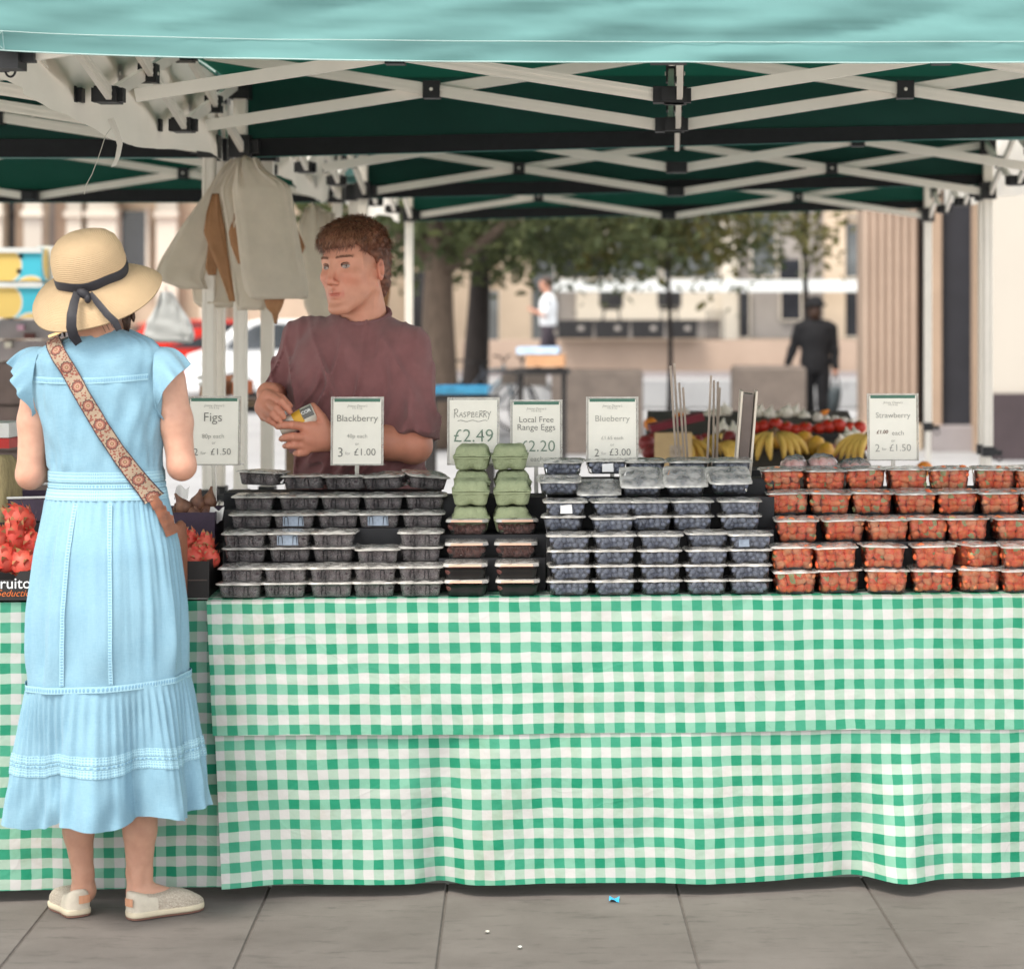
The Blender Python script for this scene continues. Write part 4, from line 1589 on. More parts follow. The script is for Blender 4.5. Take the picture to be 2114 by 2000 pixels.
def pitaya_mesh(name, seed):
    rr = random.Random(seed)
    mb = MB()
    V, Fc = ICO2
    mb.add([Vector((p.x * 0.036, p.y * 0.036, p.z * 0.046)) for p in V], Fc, mi=0)
    for k in range(26):
        zz = lerp(-0.8, 0.95, k / 25)
        a = k * 2.399
        r = math.sqrt(max(0, 1 - zz * zz))
        n = Vector((math.cos(a) * r, math.sin(a) * r, zz * 0.8)).normalized()
        base = Vector((math.cos(a) * r * 0.035, math.sin(a) * r * 0.035, zz * 0.045))
        up = (Vector((0, 0, 1)) - n * n.z)
        up = up.normalized() if up.length > 0.05 else Vector((1, 0, 0))
        sd_ = n.cross(up).normalized()
        L = rr.uniform(0.012, 0.024)
        tip = base + up * L + n * L * rr.uniform(0.35, 0.8)
        mid = base + up * L * 0.5 + n * 0.003
        mb.add([base + sd_ * 0.010 - n * 0.002, mid + sd_ * 0.008 + n * 0.003, tip, mid - sd_ * 0.008 + n * 0.003, base - sd_ * 0.010 - n * 0.002], [(0, 1, 3, 4)], mi=0)
        mb.add([mid + sd_ * 0.008 + n * 0.003, tip, mid - sd_ * 0.008 + n * 0.003], [(0, 1, 2)], mi=1)
    return mb.mesh(name, [M_PITAYA, M_PITLEAF], True)


PIT = [pitaya_mesh('dragon_fruit', q) for q in range(3)]
figp = [(0.0006, 0.034), (0.003, 0.033), (0.0045, 0.024), (0.009, 0.014), (0.017, 0.002), (0.0205, -0.008), (0.018, -0.017), (0.010, -0.022), (0.001, -0.0235)]
FIGM = MB().lathe(figp[::-1], seg=14).mesh('fig', M_FIG, True)

dv = 0.15
p = st(u_at(-10, 6, dv), dv, TZ + 0.002)
cb = carton('black carton of dragon fruit at the left edge, white lettering', p, 0.30, 0.25, 0.075, M_CARTON)
text(cb, 'Fruitor', 0.078, 0.043, 0.112, M_WHITE_INK, y=-0.1275, weight=0.004)
text(cb, 'Seduction', 0.080, 0.018, 0.098, M_ORANGE_INK, y=-0.1275, weight=-0.005, shear=0.35)
for k, (px, py, v) in enumerate(((8, 1150, 0.09), (52, 1166, 0.085), (26, 1112, 0.13), (66, 1126, 0.15), (-14, 1112, 0.10), (42, 1072, 0.20))):
    d_ = (st(u_at(px, 6, v), v)).y
    o = mesh_obj('dragon_fruit', PIT[k % 3], None, at(px, py, d_), (rnd.uniform(-.9, .9), rnd.uniform(-.9, .9), rnd.uniform(0, 6)), 0.98)
    tag(o, 'pink dragon fruit in the left black carton, %s' % ('front one above the lettering', 'half hidden by the skirt, lowest', 'middle one', 'upper one beside the skirt', 'one cut by the picture edge', 'topmost')[k], 'dragon fruit', 'dragon fruit in the left carton')
p = st(u_at(352, 6, 0.19), 0.19, TZ + 0.002)
cb2 = carton('black carton of dragon fruit between the blue skirt and the berries', p, 0.24, 0.28, 0.095, M_CARTON)
MB().box((0.02, -0.1415, 0.046), (0.19, 0.002, 0.003)).build('fold', mat('fold_line', (0.10, 0.07, 0.06), 0.6), cb2)
for k, (px, py, v) in enumerate(((400, 1150, 0.14), (424, 1126, 0.19), (388, 1118, 0.21), (432, 1150, 0.15))):
    d_ = (st(u_at(px, 6, v), v)).y
    o = mesh_obj('dragon_fruit', PIT[(k + 1) % 3], None, at(px, py, d_), (rnd.uniform(-.8, .8), rnd.uniform(-.8, .8), rnd.uniform(0, 6)), 0.72)
    tag(o, 'red dragon fruit by the blackberries, %s' % ('lowest, against the skirt', 'top right', 'top left', 'lower right')[k], 'dragon fruit', 'dragon fruit beside the blackberries')
p = st(u_at(372, 6, 0.46), 0.46, TZ + 0.10)
riser('display_crate', 'dark crate under the box of figs', u_at(260, 6, .46), u_at(450, 6, .46), 0.345, 0.60, TZ + 0.10)
cb3 = carton('purple carton of figs behind the dragon fruit', p, 0.22, 0.24, 0.10, M_CARTON_P, notch=False)
for k, (px, py) in enumerate(((376, 1042), (408, 1034), (432, 1030), (396, 1058), (425, 1056), (362, 1062), (410, 1070), (386, 1068), (440, 1062))):
    v = 0.40 + 0.02 * (k % 3)
    d_ = (st(u_at(px, 6, v), v)).y
    o = mesh_obj('fig', FIGM, None, at(px, py, d_), (rnd.uniform(-.7, .7), rnd.uniform(-.7, .7), rnd.uniform(0, 6)), 1.12)
    tag(o, 'brown fig in the purple carton, %s row, %s from the left' % (('back', 'middle', 'front')[(k in (3, 4, 8)) + 2 * (k in (5, 6, 7))], ('first', 'second', 'third', 'first', 'second', 'first', 'third', 'second', 'third')[k]), 'fig', 'figs in the purple carton')
for k, (px, py, v) in enumerate(((374, 1012 + 5, 0.47), (445, 1062, 0.375), (412, 1085, 0.37))):
    q = at(px, py, st(u_at(px, 6, v), v).y)
    mb = MB().grid(lambda a, b: (q.x + lerp(-.02, .02, a) + 0.006 * b, q.y + 0.01 * math.sin(a * 5), q.z + lerp(-.02, .016, b) + 0.006 * math.sin(a * 7 + k)), 6, 4)
    tag(mb.build('tissue', M_TISSUE, None, True), ('white tissue behind the topmost figs', 'white tissue at the right corner of the fig box', 'white tissue below the figs, above the dragon fruit')[k], 'tissue')

# clutter behind the left table: a tray edge, a pineapple-coloured sack and a red box
p = at(50, 1032, 6.52)
root = thing('fruit_carton', 'open dark tray of purple fruit behind the dragon fruit, left', 'carton', p - Vector((0, 0, 0.05)), ST_A)
MB().box((0, -0.10, 0.03), (0.26, 0.004, 0.06)).build('panel', M_CARTON_P, root)
MB().box((0, 0.10, 0.03), (0.26, 0.004, 0.08)).build('panel', M_CARTON_P, root)
for s in (-1, 1):
    MB().box((s * 0.128, 0, 0.03), (0.004, 0.19, 0.06)).build('side', M_CARTON_P, root)
MB().tube([(-.13, -.104, .062), (.13, -.104, .066)], 0.0035, 6).build('rim', M_TISSUE, root)
MB().tube([(-.13, .1, .085), (.13, .1, .09)], 0.0035, 6).build('rim', M_TISSUE, root)
riser('display_crate', 'dark crate under the left fruit tray', u_at(-70, 6, .5), u_at(150, 6, .5), 0.42, 0.62, p.z - 0.052)
SACK = mat('straw_sack', (0.36, 0.29, 0.15), 0.9, 0.3, 14, 0.4, 60, stretch=(6, 6, 1))
p = at(2, 1040, 6.45)
mb = MB()
mb.loft([[Vector((p.x + (0.05 + 0.012 * math.sin(3 * q)) * r_ * math.cos(q), p.y + 0.05 * r_ * math.sin(q), p.z + z)) for q in [k * math.pi / 9 for k in range(18)]] for r_, z in ((0.9, -0.10), (1.0, -0.02), (0.95, 0.06), (0.8, 0.115), (0.5, 0.135))], True, True, True)
tag(mb.build('straw_sack', SACK, None, True), 'straw coloured sack standing at the left edge', 'sack')
p = at(8, 912, 7.3)
mb = MB().box(p, (0.09, 0.2, 0.03)).box(p + Vector((0, 0, 0.04)), (0.085, 0.19, 0.045), mi=1)
tag(mb.build('red_box', [mat('red_card', (0.55, 0.02, 0.015), 0.5), M_TISSUE]), 'red and white box at the left edge behind the sack', 'box')
# bagged fruit lying on the back of the strawberry rows
M_PINKFRUIT = mat('pink_fruit', (0.45, 0.10, 0.09), 0.5, 0.3, 40, col2=(0.70, 0.40, 0.32))
for k, (px, py, w) in enumerate(((1640, 962, 0.040), (1698, 958, 0.044), (1765, 968, 0.052))):
    v = 0.52
    c = at(px, py, st(u_at(px, 6, v), v).y)
    root = thing('fruit_bag', 'clear plastic bag of pinkish fruit, %s behind the strawberries' % ('leftmost', 'middle', 'rightmost, flattest')[k], 'bag', c - Vector((0, 0, 0.03)), 0, 'bags of fruit behind the strawberries')
    V, Fc = ICO3
    mb = MB()
    mb.add([Vector((q.x * w * (1 + .15 * nz(q.x * 2 + k, q.y * 2, q.z * 2)), q.y * 0.05, 0.03 + q.z * 0.032 * (1 + .25 * nz(q.x * 3, q.y * 3 + k, q.z * 3)) + 0.004 * nz(q.x * 9, q.z * 9, k))) for q in V], Fc)
    mb.build('film', M_CLEARBAG, root, True)
    for j in range(3):
        mb = MB()
        mb.add([Vector((q.x * 0.018 + (j - 1) * w * 0.55, q.y * 0.02, 0.03 + q.z * 0.020)) for q in ICO2[0]], ICO2[1])
        mb.build('fruit', M_PINKFRUIT, root, True)
bpy.context.view_layer.update()
for o, wd, ht in PENDING_TEXT:
    dx = max(o.dimensions.x, 1e-5)
    k = wd / dx
    o.scale = (k, k, k)


def texts_to_mesh():
    dg = bpy.context.evaluated_depsgraph_get()
    for o in [q for q in bpy.data.objects if q.type == 'FONT']:
        me = bpy.data.meshes.new_from_object(o.evaluated_get(dg))
        n = bpy.data.objects.new('print', me)
        n.parent = o.parent
        n.location, n.rotation_euler, n.scale = o.location, o.rotation_euler, o.scale
        nm = o.name
        bpy.data.objects.remove(o)
        n.name = nm
        COL.objects.link(n)

# ---------------------------------------------------------------- people
def skin_mat(name, base, spread=0.06, rough=0.5):
    m = bpy.data.materials.new(name)
    m.use_nodes = True
    n, l = m.node_tree.nodes, m.node_tree.links
    b = n['Principled BSDF']
    b.inputs['Roughness'].default_value = rough
    b.inputs['Specular IOR Level'].default_value = 0.35
    b.inputs['Subsurface Weight'].default_value = 0.12
    b.inputs['Subsurface Radius'].default_value = (0.012, 0.004, 0.002)
    b.inputs['Subsurface Scale'].default_value = 1.0
    at_ = n.new('ShaderNodeAttribute')
    at_.attribute_name = 'tone'
    tc = n.new('ShaderNodeTexCoord')
    no = n.new('ShaderNodeTexNoise')
    no.inputs['Scale'].default_value = 35
    no.inputs['Detail'].default_value = 4
    l.new(tc.outputs['Object'], no.inputs['Vector'])
    rp = n.new('ShaderNodeValToRGB')
    rp.color_ramp.elements[0].position = 0.3
    rp.color_ramp.elements[1].position = 0.7
    rp.color_ramp.elements[0].color = (base[0] * (1 - spread), base[1] * (1 - 1.6 * spread), base[2] * (1 - 1.6 * spread), 1)
    rp.color_ramp.elements[1].color = (base[0] * (1 + spread), base[1] * (1 + spread), base[2] * (1 + spread), 1)
    l.new(no.outputs['Fac'], rp.inputs['Fac'])
    mx = n.new('ShaderNodeMixRGB')
    mx.blend_type = 'MULTIPLY'
    mx.inputs['Fac'].default_value = 1
    l.new(rp.outputs[0], mx.inputs['Color1'])
    l.new(at_.outputs['Color'], mx.inputs['Color2'])
    l.new(mx.outputs[0], b.inputs['Base Color'])
    n2 = n.new('ShaderNodeTexNoise')
    n2.inputs['Scale'].default_value = 400
    l.new(tc.outputs['Object'], n2.inputs['Vector'])
    bp = n.new('ShaderNodeBump')
    bp.inputs['Strength'].default_value = 0.12
    bp.inputs['Distance'].default_value = 0.002
    l.new(n2.outputs['Fac'], bp.inputs['Height'])
    l.new(bp.outputs[0], b.inputs['Normal'])
    MATS[name] = m
    return m


def join_meshes(name, parts, mats):
    """One mesh from several (mesh, matrix) pairs that share a colour attribute."""
    bm = bmesh.new()
    for me, M in parts:
        t = me.copy()
        t.transform(M)
        bm.from_mesh(t)
        bpy.data.meshes.remove(t)
    me = bpy.data.meshes.new(name)
    bm.to_mesh(me)
    bm.free()
    me.materials.clear()
    for m in mats:
        me.materials.append(m)
    me.polygons.foreach_set('use_smooth', [True] * len(me.polygons))
    return me


# ================= the woman in the blue dress
WD = 5.84
wx = lambda px: (px - PX0) / F * WD
wz = lambda py: H - (py - PY0) / F * WD
M_SKIN_W = skin_mat('skin_fair', (0.57, 0.32, 0.225), 0.07)
woman = thing('person', 'woman seen from behind in light blue tiered dress and straw hat', 'person', (wx(225), 5.86, 0))
WO = woman.location.copy()


def w_body(P):
    d = s_cone(P, (wx(205), 5.83, wz(735)), (wx(207), 5.85, wz(640)), 0.056, 0.050)
    d = smin(d, s_ell(P, (wx(196), 5.87, wz(595)), (0.074, 0.092, 0.108)), 0.03)
    d = smin(d, s_ell(P, (wx(212), 5.85, wz(790)), (0.150, 0.085, 0.13)), 0.05)
    d = smin(d, s_ell(P, (wx(220), 5.85, wz(960)), (0.125, 0.085, 0.22)), 0.05)
    d = smin(d, s_ell(P, (wx(224), 5.85, wz(1130)), (0.150, 0.11, 0.15)), 0.05)
    for sx, ex, ez, wr, s in ((80, 64, 980, (wx(120), 6.06, wz(935)), -1), (344, 376, 962, (wx(335), 6.06, wz(935)), 1)):
        sh = (wx(sx), 5.85, wz(785))
        el = (wx(ex), 5.835, wz(ez))
        mid = (wx((sx * .45 + ex * .55)), 5.845, wz(870))
        a = smin(s_cone(P, sh, mid, 0.045, 0.040), s_cone(P, mid, el, 0.041, 0.0335), 0.02)
        a = smin(a, s_cone(P, el, wr, 0.034, 0.025), 0.018)
        a = smin(a, s_cone(P, wr, (wr[0] - 0.03 * s, wr[1] + 0.07, wr[2] - 0.01), 0.026, 0.02), 0.02)
        d = smin(d, a, 0.015)
    for pts in (((wx(175), 5.86, wz(1250), .075), (wx(160), 5.85, wz(1560), .046), (wx(158), 5.845, wz(1625), .050), (wx(159), 5.855, wz(1720), .037), (wx(164), 5.875, wz(1808), .0265), (wx(162), 5.89, 0.055, .030), (wx(122), 5.97, 0.030, .016)),
                ((wx(272), 5.86, wz(1250), .075), (wx(288), 5.85, wz(1560), .047), (wx(289), 5.845, wz(1620), .052), (wx(287), 5.85, wz(1715), .041), (wx(284), 5.86, wz(1805), .0315), (wx(285), 5.865, 0.055, .033), (wx(370), 5.915, 0.030, .016))):
        for a, b in zip(pts[:-1], pts[1:]):
            d = smin(d, s_cone(P, a[:3], b[:3], a[3], b[3]), 0.012)
    # heel tendon hollows
    for hx, hy in ((164, 5.86), (284, 5.845)):
        for s in (-1, 1):
            d = smax(d, -s_ell(P, (wx(hx) + s * 0.026, hy - 0.012, wz(1812)), (0.007, 0.010, 0.03)), 0.012)
    return d


me = sdf_mesh(w_body, (wx(10), 5.68, 0.0), (wx(430), 6.22, 1.74), 0.0075, 'woman_body', M_SKIN_W,
              colfn=lambda p: np.stack([np.ones(len(p)), 1 - 0.10 * np.exp(-((p[:, 2] - wz(1000)) / 0.05) ** 2), 1 - 0.12 * np.exp(-((p[:, 2] - wz(1000)) / 0.05) ** 2)], -1))
mesh_obj('body', me, woman, -WO)


# ---- dress
def linen(name, col, weave=420, trans=0.12, slub=0.12):
    m = bpy.data.materials.new(name)
    m.use_nodes = True
    n, l = m.node_tree.nodes, m.node_tree.links
    b = n['Principled BSDF']
    b.inputs['Roughness'].default_value = 0.85
    b.inputs['Specular IOR Level'].default_value = 0.15
    b.inputs['Sheen Weight'].default_value = 0.15
    g = n.new('ShaderNodeTexCoord')
    mp = n.new('ShaderNodeMapping')
    mp.inputs['Scale'].default_value = (60, 60, 900)
    l.new(g.outputs['Object'], mp.inputs['Vector'])
    t1 = n.new('ShaderNodeTexNoise')
    t1.inputs['Scale'].default_value = 1
    t1.inputs['Detail'].default_value = 3
    l.new(mp.outputs[0], t1.inputs['Vector'])
    mp2 = n.new('ShaderNodeMapping')
    mp2.inputs['Scale'].default_value = (900, 900, 40)
    l.new(g.outputs['Object'], mp2.inputs['Vector'])
    t2 = n.new('ShaderNodeTexNoise')
    t2.inputs['Scale'].default_value = 1
    t2.inputs['Detail'].default_value = 3
    l.new(mp2.outputs[0], t2.inputs['Vector'])
    t3 = n.new('ShaderNodeTexNoise')
    t3.inputs['Scale'].default_value = 9
    t3.inputs['Detail'].default_value = 5
    l.new(g.outputs['Object'], t3.inputs['Vector'])
    ad = n.new('ShaderNodeMath')
    ad.operation = 'ADD'
    l.new(t1.outputs['Fac'], ad.inputs[0])
    l.new(t2.outputs['Fac'], ad.inputs[1])
    ad2 = n.new('ShaderNodeMath')
    ad2.operation = 'ADD'
    l.new(ad.outputs[0], ad2.inputs[0])
    l.new(t3.outputs['Fac'], ad2.inputs[1])
    rp = n.new('ShaderNodeValToRGB')
    rp.color_ramp.elements[0].position = 0.38
    rp.color_ramp.elements[1].position = 0.62
    rp.color_ramp.elements[0].color = (*[c * (1 - slub * w) for c, w in zip(col, (1.5, 1.0, 0.6))], 1)
    rp.color_ramp.elements[1].color = (*[min(1, c * (1 + slub * 0.6)) for c in col], 1)
    dv_ = n.new('ShaderNodeMath')
    dv_.operation = 'DIVIDE'
    dv_.inputs[1].default_value = 3.0
    l.new(ad2.outputs[0], dv_.inputs[0])
    l.new(dv_.outputs[0], rp.inputs['Fac'])
    l.new(rp.outputs[0], b.inputs['Base Color'])
    bp = n.new('ShaderNodeBump')
    bp.inputs['Strength'].default_value = 0.35
    bp.inputs['Distance'].default_value = 0.0015
    l.new(ad.outputs[0], bp.inputs['Height'])
    l.new(bp.outputs[0], b.inputs['Normal'])
    tr = n.new('ShaderNodeBsdfTranslucent')
    l.new(rp.outputs[0], tr.inputs['Color'])
    mx = n.new('ShaderNodeMixShader')
    mx.inputs[0].default_value = trans
    l.new(b.outputs[0], mx.inputs[1])
    l.new(tr.outputs[0], mx.inputs[2])
    l.new(mx.outputs[0], n['Material Output'].inputs['Surface'])
    MATS[name] = m
    return m


def lace(name, col, dark, nx, rows):
    """Open-work trim: rows of little holes, laid out on the band's own uv."""
    m = bpy.data.materials.new(name)
    m.use_nodes = True
    n, l = m.node_tree.nodes, m.node_tree.links
    b = n['Principled BSDF']
    b.inputs['Roughness'].default_value = 0.85
    uv = n.new('ShaderNodeUVMap')
    mp = n.new('ShaderNodeMapping')
    mp.inputs['Scale'].default_value = (nx, rows, 1)
    l.new(uv.outputs[0], mp.inputs['Vector'])
    fr = n.new('ShaderNodeVectorMath')
    fr.operation = 'FRACTION'
    l.new(mp.outputs[0], fr.inputs[0])
    sb = n.new('ShaderNodeVectorMath')
    sb.operation = 'SUBTRACT'
    sb.inputs[1].default_value = (0.5, 0.5, 0)
    l.new(fr.outputs[0], sb.inputs[0])
    ln = n.new('ShaderNodeVectorMath')
    ln.operation = 'LENGTH'
    l.new(sb.outputs[0], ln.inputs[0])
    mr = n.new('ShaderNodeMapRange')
    mr.inputs['From Min'].default_value = 0.24
    mr.inputs['From Max'].default_value = 0.36
    l.new(ln.outputs['Value'], mr.inputs['Value'])
    mx = n.new('ShaderNodeMixRGB')
    mx.inputs['Color1'].default_value = (*dark, 1)
    mx.inputs['Color2'].default_value = (*col, 1)
    l.new(mr.outputs[0], mx.inputs['Fac'])
    l.new(mx.outputs[0], b.inputs['Base Color'])
    bp = n.new('ShaderNodeBump')
    bp.inputs['Strength'].default_value = 0.6
    bp.inputs['Distance'].default_value = 0.002
    l.new(mr.outputs[0], bp.inputs['Height'])
    l.new(bp.outputs[0], b.inputs['Normal'])
    return m


BLUE = (0.265, 0.445, 0.545)
M_LINEN = linen('blue_linen', BLUE)
M_LACE = lace('blue_lace', (0.33, 0.54, 0.63), (0.22, 0.40, 0.53), 260, 3)
M_LACE1 = lace('blue_ladder_trim', (0.31, 0.52, 0.62), (0.18, 0.35, 0.50), 150, 1)
M_LACE_V = lace('blue_ladder_trim_down', (0.31, 0.52, 0.62), (0.19, 0.36, 0.50), 1, 62)

LEV = [  # photo row, left px, right px, half depth, centre y
    (683, 168, 262, 0.060, 5.855), (694, 132, 288, 0.070, 5.850), (706, 100, 314, 0.080, 5.848), (722, 76, 332, 0.090, 5.846), (745, 64, 344, 0.100, 5.845), (800, 68, 346, 0.106, 5.845),
    (880, 86, 338, 0.106, 5.845), (930, 98, 333, 0.102, 5.845), (968, 103, 335, 0.100, 5.845), (1000, 103, 338, 0.100, 5.845), (1032, 97, 345, 0.110, 5.842), (1080, 88, 358, 0.128, 5.838),
    (1130, 79, 370, 0.142, 5.834), (1244, 67, 386, 0.150, 5.825), (1320, 67, 390, 0.150, 5.82), (1396, 66, 391, 0.150, 5.82)]
LV = np.array(LEV, float)


def dress_ring(py):
    l_, r_, b_, cy_ = [float(np.interp(py, LV[:, 0], LV[:, k])) for k in (1, 2, 3, 4)]
    return (wx(l_) + wx(r_)) / 2, cy_, (wx(r_) - wx(l_)) / 2, b_


def dress_pt(py, phi, off=0.0):
    cx_, cy_, a_, b_ = dress_ring(py)
    c, s = math.cos(phi), math.sin(phi)
    e = 0.86
    x = a_ * math.copysign(abs(c) ** e, c)
    y = b_ * math.copysign(abs(s) ** e, s)
    t = max(0, (py - 1032) / 364)
    g = max(0, 1 - abs(py - 1036) / 90) if py > 1030 else 0
    fold = 0.0032 * g * math.sin(phi * 58 + 2 * math.sin(phi * 7)) + 0.014 * t * math.sin(phi * 9 + 1.3 + 1.2 * math.sin(phi * 3)) * (0.4 + 0.6 * abs(s))
    fold += (0.004 + 0.010 * t) * nz(phi * 5.1, py * 0.003, 2) + 0.005 * min(1, t * 4) * nz(phi * 13, py * 0.004, 7)
    if py < 968:
        fold += 0.007 * nz(phi * 2.3, py * 0.013, 5) + 0.0055 * nz(phi * 5 + py * 0.01, py * 0.02, 9)
    fold *= 1 - 0.75 * math.exp(-((py - 1396) / 45) ** 2)
    fold += off
    z = wz(py) + t * (0.012 * math.cos(phi) - 0.006 * abs(math.sin(phi)))
    # the back neckline and shoulder line tip up to the right
    z += (x * 0.07 if py < 760 else 0) * max(0, (760 - py) / 77)
    return Vector((cx_ + x * (1 + fold / a_), cy_ + y * (1 + fold / max(b_, 0.05)), z))


N_R = 200
rings = []
for py in [683, 686, 690, 694, 700, 706, 714, 722, 732, 745] + list(range(756, 968, 12)) + list(range(968, 1032, 8)) + list(range(1032, 1396, 13)) + [1396]:
    rings.append([dress_pt(py, 2 * math.pi * k / N_R) for k in range(N_R)])
dress = MB().loft(rings, True, False, False).build('dress', M_LINEN, woman, True, origin=WO)


def seam_z(phi):           # the tier seam dips at the left, rises to the right
    return wz(1396) + 0.012 * math.cos(phi) - 0.006 * abs(math.sin(phi))


def tier_pt(t, phi):
    cx_, cy_, a_, b_ = dress_ring(1396)
    cx1 = (wx(34) + wx(428)) / 2
    a1 = (wx(428) - wx(34)) / 2
    e = 0.86
    c, s = math.cos(phi), math.sin(phi)
    cs, sn = math.copysign(abs(c) ** e, c), math.copysign(abs(s) ** e, s)
    a = lerp(a_ + 0.002, a1, t ** 0.85)
    b = lerp(b_ + 0.002, 0.150, t ** 0.9)
    gather = 0.0048 * (1 - t) * math.sin(phi * 66 + 3 * math.sin(phi * 5)) * min(1, t * 6)
    big = (0.001 + 0.045 * t) * math.sin(phi * 7.0 + 0.9 + 0.9 * math.sin(phi * 2 + 1)) * (0.35 + 0.65 * abs(sn))
    sm = 0.009 * t * math.sin(phi * 19 + 2.0 * math.sin(phi * 4)) + 0.012 * t * nz(phi * 8, t * 4, 3)
    f = gather + big + sm
    fx = f * (0.75 if abs(c) > 0.8 else 1)
    z0 = seam_z(phi)
    zb = wz(1675) + 0.016 * math.cos(phi * 1.0) + 0.008 * math.sin(phi * 7 + 2.2) + 0.004 * nz(phi * 9, 4)
    return Vector((lerp(cx_, cx1, t) + cs * (a + fx), lerp(cy_, 5.815, t) + sn * (b + f), lerp(z0, zb, t)))


N_T = 330
rings = [[tier_pt(t, 2 * math.pi * k / N_T) for k in range(N_T)] for t in [0, 0.02, 0.05, 0.09] + [0.14 + 0.86 * k / 26 for k in range(27)]]
MB().loft(rings, True).build('skirt_tier', M_LINEN, woman, True, origin=WO)


def band(fn, n, t0, t1, m, name, nv=3, off=0.0022):
    """A trim band following a surface fn(t, phi)."""
    mb = MB()
    rings = []
    for j in range(nv + 1):
        ring = []
        for k in range(n + 1):
            phi = 2 * math.pi * k / n
            p = fn(lerp(t0, t1, j / nv), phi)
            o = Vector((math.cos(phi), math.sin(phi), 0)) * off
            ring.append(p + o)
        rings.append(ring)
    mb.loft(rings, False, uv=lambda i, j: (i / n, j / nv))
    return mb.build(name, m, woman, True, origin=WO)


band(tier_pt, 300, 0.475, 0.535, M_LACE, 'lace_trim')
band(tier_pt, 300, 0.54, 0.562, M_LACE1, 'lace_trim')
band(tier_pt, 300, 0.567, 0.627, M_LACE, 'lace_trim')
band(lambda t, phi: Vector((dress_pt(1396, phi).x, dress_pt(1396, phi).y, seam_z(phi) + t)), 300, 0.008, -0.008, M_LACE1, 'seam_trim', off=0.006)
band(lambda t, phi: dress_pt(t, phi), 240, 970, 991, M_LACE, 'waist_trim')
band(lambda t, phi: dress_pt(t, phi), 240, 994, 1003, M_LACE1, 'waist_trim')
band(lambda t, phi: dress_pt(t, phi), 240, 1006, 1027, M_LACE, 'waist_trim')


def phi_at(px, py):
    """The angle on the dress's camera side whose point lies at column px."""
    best = min(((abs(dress_pt(py, R(a)).x - wx(px)), a) for a in range(180, 361, 2)), key=lambda t: t[0])[1]
    best = min(((abs(dress_pt(py, R(a)).x - wx(px)), a) for a in [best - 2 + 0.1 * k for k in range(41)]), key=lambda t: t[0])[1]
    return R(best)


# ladder trims: across the yoke and down the skirt
mb = MB()
rings = []
for dz_ in (0.008, 0.0, -0.008):
    ring = []
    for k in range(61):
        px = lerp(78, 318, k / 60)
        py = 782 + 5 * math.sin(k / 60 * 3.1) - (6 * k / 60)
        p = dress_pt(py, phi_at(px, 782))
        ring.append(p + Vector((0, -0.003, dz_)))
    rings.append(ring)
mb.loft(rings, False, uv=lambda i, j: (i / 60 * 0.5, j / 2))
mb.build('yoke_trim', M_LACE1, woman, True, origin=WO)
for xs in ((178, 170, 163, 162), (249, 255, 261, 263)):
    rings = []
    for k in range(46):
        py = lerp(1032, 1388, k / 45)
        px = float(np.interp(py, (1032, 1130, 1250, 1388), xs))
        p = dress_pt(py, phi_at(px, py))
        rings.append([p + Vector((-0.0055, -0.003, 0)), p + Vector((0.0055, -0.003, 0))])
    MB().loft(rings, False, uv=lambda i, j: (float(i), j / 45)).build('skirt_trim', M_LACE_V, woman, True, origin=WO)

# flutter sleeves
for s, cxp in ((1, 326), (-1, 86)):
    def slv(a, b):
        t = R(lerp(-80, 215, a))
        y0, z0 = 5.848, wz(790)
        up = max(0, math.sin(t))
        I = Vector((wx(cxp) + s * (0.004 - 0.006 * up), y0 - 0.080 * math.cos(t), z0 + 0.090 * math.sin(t)))
        L = 0.034 + 0.062 * max(0.0, math.sin(t * 0.9 + 0.35))
        out = Vector((s * (0.45 + 0.42 * up), -0.16 * math.cos(t), -0.42 - 0.22 * up)) * L
        wv_ = math.sin(a * 21 + (0.4 if s > 0 else 1.6) + 0.8 * math.sin(a * 9))
        wave = (0.017 * wv_ + 0.006 * math.sin(a * 53 + b * 2)) * b ** 1.3
        return I + out * b + Vector((s * wave * 0.5, -wave * 1.0, wave * 0.30)) + Vector((0, 0, 0.026 * math.sin(b * math.pi * 0.8) * up))
    MB().grid(slv, 80, 10).build('sleeve', M_LINEN, woman, True, origin=WO)

